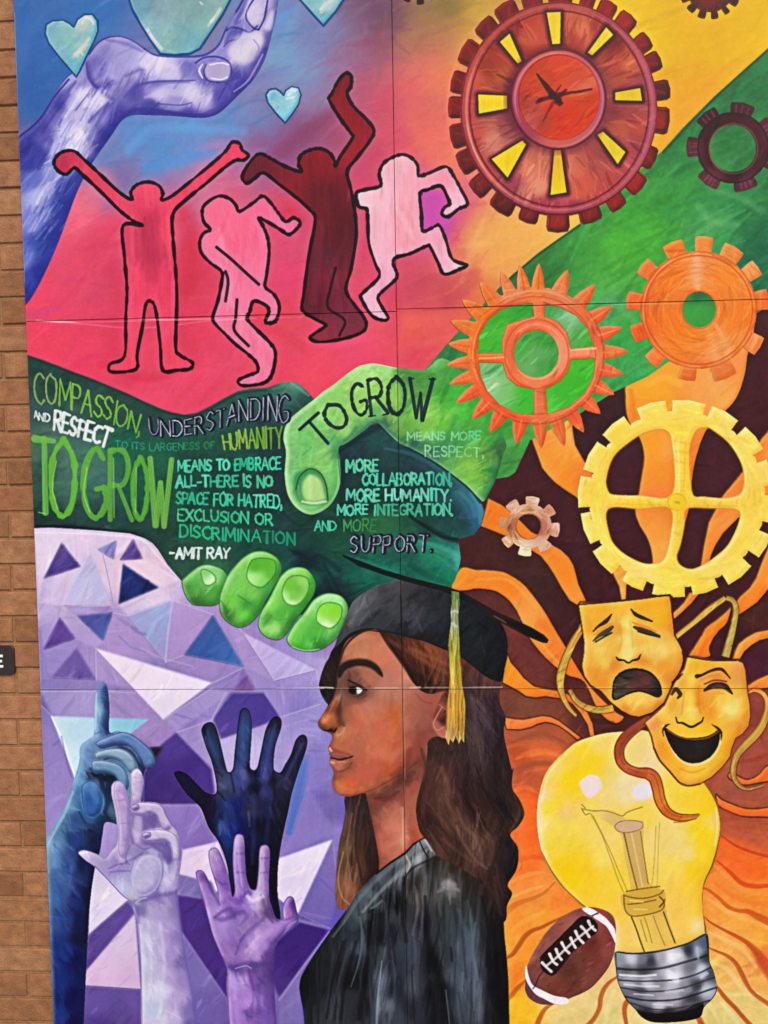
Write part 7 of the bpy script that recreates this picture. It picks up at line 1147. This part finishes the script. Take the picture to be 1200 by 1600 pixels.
# --- the brick wall: every brick seen beside the mural is its own piece
wall_o = bpy.data.objects.new('brick_wall', None); col.objects.link(wall_o); wall_o.location = (0, BRICK_Y+.1, GROUND)
wall_o['label'] = 'orange brown brick wall in running bond behind the mural'; wall_o['category'] = 'brick wall'
INV = Matrix.Translation(wall_o.location).inverted()
TOPZ = 3.3; XL, XR = -6.0, 9.0
v, f = [], []; box(v, f, XL, XR, BRICK_Y+.007, BRICK_Y+.2, GROUND, TOPZ)
o = link('mortar', mesh('mortar', v, f), M_MORTAR, wall_o); o.matrix_parent_inverse = INV
def z_at(px, py, Y):
    d = SURV_R @ np.array([(px-600)/1300, 1, -(py-800)/1300]); t = (Y-SURV_C[1])/d[1]; return SURV_C+d*t
zt = z_at(12, 78, BRICK_Y)[2]; zb = z_at(40, 1597, BRICK_Y)[2]; CH_ = (zt-zb)/37.0     # course height from 37 courses
xj = z_at(18, 908, BRICK_Y)[0]; BL = 0.302; J = .0098
proto = []
for k in range(5):
    v, f = [], []; box(v, f, 0, BL-J, 0, .06, 0, CH_-J, bev=.003, jit=.0009); proto.append(mesh('brick', v, f))
    proto[-1].materials.append(M_BRICK)
v2, f2 = [], []
r0 = int((zt-GROUND)/CH_)+1; nb = 0
for r in range(-r0, int((TOPZ-zt)/CH_)+1):
    z0 = zt+r*CH_+J/2
    if z0 < GROUND: continue
    rowpx = round((zt-z_at(18, 908, BRICK_Y)[2])/CH_-.5)
    odd = (r+rowpx+1) % 2
    x = xj+(BL/2 if odd else 0)-BL*math.ceil((xj-XL)/BL)+BL
    while x < XR-BL:
        x0 = x+J/2
        near = -1.15 < x0+BL and x0 < .16 and -1.45 < z0 < 2.5
        hidden = x0 > .16 and x0+BL < PW*3-.05 and -1.15 < z0 < 2.3
        y = BRICK_Y+random.uniform(-.0015, .0015)
        if near:
            o = bpy.data.objects.new('brick', proto[nb % 5]); col.objects.link(o); o.parent = wall_o; o.matrix_parent_inverse = INV
            o.location = (x0+random.uniform(-.001, .001), y, z0+random.uniform(-.001, .001)); o.rotation_euler = (0, random.uniform(-.003, .003), random.uniform(-.002, .002)); nb += 1
        elif not hidden: box(v2, f2, x0, x0+BL-J, y, BRICK_Y+.05, z0, z0+CH_-J)
        x += BL
o = link('brick', mesh('brick', v2, f2), M_BRICK, wall_o, 'the many further bricks above and to the sides of the mural'); o.matrix_parent_inverse = INV; o['kind'] = 'stuff'
# --- the mural: nine panels and everything painted on them
img = bpy.data.images.new('mural_paint', CW, CH, alpha=False)
px = np.ones((CH, CW, 4), np.float32); px[..., :3] = np.clip(CV, 0, 1)[::-1]
img.pixels.foreach_set(px.ravel()); img.update(); img.pack()
def paint_mat():
    m, nt, p = mat_new('mural_paint'); t = node(nt, 'ShaderNodeTexImage'); t.image = img; t.interpolation = 'Cubic'; t.extension = 'EXTEND'
    mx = node(nt, 'ShaderNodeMix', data_type='RGBA', blend_type='MULTIPLY'); mx.inputs[0].default_value = 1; mx.inputs[7].default_value = (*PAINT_K, 1)
    nt.links.new(t.outputs[0], mx.inputs[6]); nt.links.new(mx.outputs[2], p.inputs['Base Color'])
    tc = node(nt, 'ShaderNodeTexCoord'); mp = node(nt, 'ShaderNodeMapping'); mp.inputs['Scale'].default_value = (1, 1, 1.6)
    gm = node(nt, 'ShaderNodeNewGeometry'); nt.links.new(gm.outputs['Position'], mp.inputs[0])
    n = node(nt, 'ShaderNodeTexNoise'); n.inputs['Scale'].default_value = 120; n.inputs['Detail'].default_value = 6; nt.links.new(mp.outputs[0], n.inputs[0])
    n2 = node(nt, 'ShaderNodeTexNoise'); n2.inputs['Scale'].default_value = 9; n2.inputs['Detail'].default_value = 5; nt.links.new(gm.outputs['Position'], n2.inputs[0])
    mr = node(nt, 'ShaderNodeMapRange'); mr.inputs[3].default_value = .42; mr.inputs[4].default_value = .62; nt.links.new(n2.outputs[0], mr.inputs[0]); nt.links.new(mr.outputs[0], p.inputs['Roughness'])
    bw = node(nt, 'ShaderNodeRGBToBW'); nt.links.new(t.outputs[0], bw.inputs[0])
    am = node(nt, 'ShaderNodeMath', operation='MULTIPLY_ADD'); am.inputs[1].default_value = .5; nt.links.new(bw.outputs[0], am.inputs[0]); nt.links.new(n.outputs[0], am.inputs[2])
    b = node(nt, 'ShaderNodeBump'); b.inputs['Strength'].default_value = .22; b.inputs['Distance'].default_value = .0009; nt.links.new(am.outputs[0], b.inputs['Height']); nt.links.new(b.outputs[0], p.inputs['Normal'])
    p.inputs['Specular IOR Level'].default_value = .14
    return m
PAINT_K = (.80, .80, .80)
M_PAINT = paint_mat()
mural = bpy.data.objects.new('mural', None); col.objects.link(mural); mural.location = (PW*1.5, 0, -PH)
mural['label'] = 'large colourful painted mural of hands, gears, masks and a graduate on bolted panels'; mural['category'] = 'mural'
MINV = Matrix.Translation(mural.location).inverted()
def add_uv(me):
    uv = me.uv_layers.new(name='UVMap'); co = np.empty(len(me.vertices)*3, np.float32); me.vertices.foreach_get('co', co); co = co.reshape(-1, 3)
    li = np.empty(len(me.loops), np.int32); me.loops.foreach_get('vertex_index', li)
    q = np.stack([(co[li, 0]-UX0)*PXM/CW, 1-(UZ1-co[li, 2])*PXM/CH], 1).astype(np.float32)
    uv.data.foreach_set('uv', q.ravel())
GAP = .0018
def seam_z(cx, k):           # the upper joint sits a little higher right of the first column
    return (PH+(.007 if cx > PW else 0)) if k == 1 else 0.0
v, f = [], []
lab = [['lower left panel with raised hands', 'lower middle panel with the light bulb', 'lowest right panel with orange rays'], ['middle left panel with the lettering', 'middle panel with gears and masks', 'middle right panel'], ['upper left panel with the dancers', 'upper middle panel with the big red gear', 'upper right panel']]
for i in range(3):
    for j in range(3):
        x0, x1 = i*PW+GAP/2, (i+1)*PW-GAP/2
        z0 = -PH if j == 0 else seam_z(x0+.1, j-1)+GAP/2; z1 = seam_z(x0+.1, j)-GAP/2 if j < 2 else PH*2
        y = [0, .0007, -.0005][(i*2+j) % 3]
        v, f = [], []; box(v, f, x0, x1, y, .013, z0, z1, bev=.0012)
        me = mesh('panel', v, f); add_uv(me)
        o = link('panel', me, M_PAINT, mural, lab[j][i]); o.matrix_parent_inverse = MINV
for k in range(7):
    v, f = [], []; x0 = [0.004, PW-.045, PW*2-.045, PW*3-.094, PW*.5, PW*1.5, PW*2.5][k]; box(v, f, x0, x0+.09, .0135, BRICK_Y-.002, -PH+.02, PH*2-.02)
    o = link('batten', mesh('batten', v, f), M_WOOD, mural); o.matrix_parent_inverse = MINV
# painted parts: thin films of paint, cut where the panels meet
def to_wall(p): return [(a/PXM+UX0, UZ1-b/PXM) for a, b in p]
from mathutils.geometry import tessellate_polygon
def clip_cut(bm):
    def cut(co, no): bmesh.ops.bisect_plane(bm, geom=bm.verts[:]+bm.edges[:]+bm.faces[:], dist=1e-6, plane_co=co, plane_no=no)
    for x in (0.003, PW-GAP/2-.0004, PW+GAP/2+.0004, PW*2-GAP/2-.0004, PW*2+GAP/2+.0004, PW*3-.003): cut((x, 0, 0), (1, 0, 0))
    zs = [-PH+.003, PH*2-.003]
    for z in (0, PH, PH+.007): zs += [z-GAP/2-.0004, z+GAP/2+.0004]
    for z in zs: cut((0, 0, z), (0, 0, 1))
    kill = []
    for fc in bm.faces:
        c = fc.calc_center_median(); X, Z = c.x, c.z
        if X < .003 or X > PW*3-.003 or Z < -PH+.003 or Z > PH*2-.003 or abs(X-PW) < GAP/2+.0004 or abs(X-2*PW) < GAP/2+.0004 or abs(Z) < GAP/2+.0004 or abs(Z-seam_z(X, 1)) < GAP/2+.0004: kill.append(fc)
    bmesh.ops.delete(bm, geom=kill, context='FACES')
LEV = []
objs = []
for idx, (name, polys, label, parent) in enumerate(ELEMS):
    quads = isinstance(parent, tuple); par = parent[1] if quads else parent
    W2 = [to_wall(q) for q in polys]; A = np.vstack([np.array(q) for q in W2]); bb = (A[:,0].min(), A[:,1].min(), A[:,0].max(), A[:,1].max())
    lv = 1+max([l for (b, l) in LEV if b[0] < bb[2] and b[2] > bb[0] and b[1] < bb[3] and b[3] > bb[1]], default=0); LEV.append((bb, lv))
    y = -.0009-.00014*lv
    bm = bmesh.new()
    if quads:
        for k, q in enumerate(W2):
            vs = [bm.verts.new((a, y-.00003*(k % 13), b)) for a, b in q]
            try: bm.faces.new(vs)
            except ValueError: pass
    else:
        loops = [[Vector((a, b, 0)) for a, b in q] for q in W2]
        vs = [bm.verts.new((p.x, y, p.y)) for q in loops for p in q]
        for t in tessellate_polygon(loops):
            try: bm.faces.new([vs[i] for i in t])
            except ValueError: pass
    clip_cut(bm)
    loose = [x for x in bm.verts if not x.link_faces]
    bmesh.ops.delete(bm, geom=loose, context='VERTS')
    for fc in bm.faces:
        fc.normal_update()
        if fc.normal.y > 0: fc.normal_flip()
    me = bpy.data.meshes.new(name); bm.to_mesh(me); bm.free()
    if not len(me.polygons): objs.append(None); continue
    add_uv(me)
    if par is not None and objs[par] is not None:
        o = link(name, me, M_PAINT, objs[par], label); o.matrix_parent_inverse = MINV if False else Matrix()
    else:
        o = link(name, me, M_PAINT, mural, label); o.matrix_parent_inverse = MINV
    objs.append(o)
print('levels', max(l for b, l in LEV), 'bricks', nb, 'course', CH_)
# --- the small dark plaque cut by the left edge of the picture
c = z_at(12, 1032, BRICK_Y); xr = z_at(24, 1032, BRICK_Y)[0]; zt_ = z_at(12, 1008, BRICK_Y)[2]; zb_ = z_at(12, 1054, BRICK_Y)[2]
pl = bpy.data.objects.new('wall_plaque', None); col.objects.link(pl); pl.location = (xr, BRICK_Y, zb_)
pl['label'] = 'small dark plaque with rounded corners and white letter E on the bricks'; pl['category'] = 'plaque'
PINV = Matrix.Translation(pl.location).inverted()
def rounded(x0, x1, z0, z1, r, y0, y1, bev):
    def ringp(ins, y):
        P_ = []
        for cx, cz, a0 in ((x1-r, z0+r, -90), (x1-r, z1-r, 0), (x0+r, z1-r, 90), (x0+r, z0+r, 180)):
            for k in range(7):
                a = math.radians(a0+k*15); P_.append((cx+(r-ins)*math.cos(a), y, cz+(r-ins)*math.sin(a)))
        return P_
    v = ringp(0, y1)+ringp(0, y0+bev)+ringp(bev, y0); n = 28
    f = [tuple(range(2*n, 3*n))]+[(k*n+i, k*n+(i+1) % n, (k+1)*n+(i+1) % n, (k+1)*n+i) for k in (0, 1) for i in range(n)]
    return v, f
v, f = rounded(xr-.26, xr, zb_, zt_, .016, BRICK_Y-.009, BRICK_Y+.004, .002)
o = link('plate', mesh('plate', v, f), M_PLATE, pl); o.matrix_parent_inverse = PINV
ex1 = z_at(7, 1032, BRICK_Y)[0]; ez1 = z_at(7, 1022, BRICK_Y)[2]; ez0 = z_at(7, 1042, BRICK_Y)[2]; ex0 = ex1-(ez1-ez0)*.62; h = (ez1-ez0); t = h*.19
v, f = [], []; ya, yb = BRICK_Y-.0105, BRICK_Y-.0088
box(v, f, ex0, ex0+t, ya, yb, ez0, ez1)
for k, zz in enumerate((ez0, ez0+(h-t)/2, ez1-t)): box(v, f, ex0+t, ex1-(t*.4 if k == 1 else 0), ya, yb, zz, zz+t)
o = link('letter', mesh('letter', v, f), M_WHITE, pl); o.matrix_parent_inverse = PINV
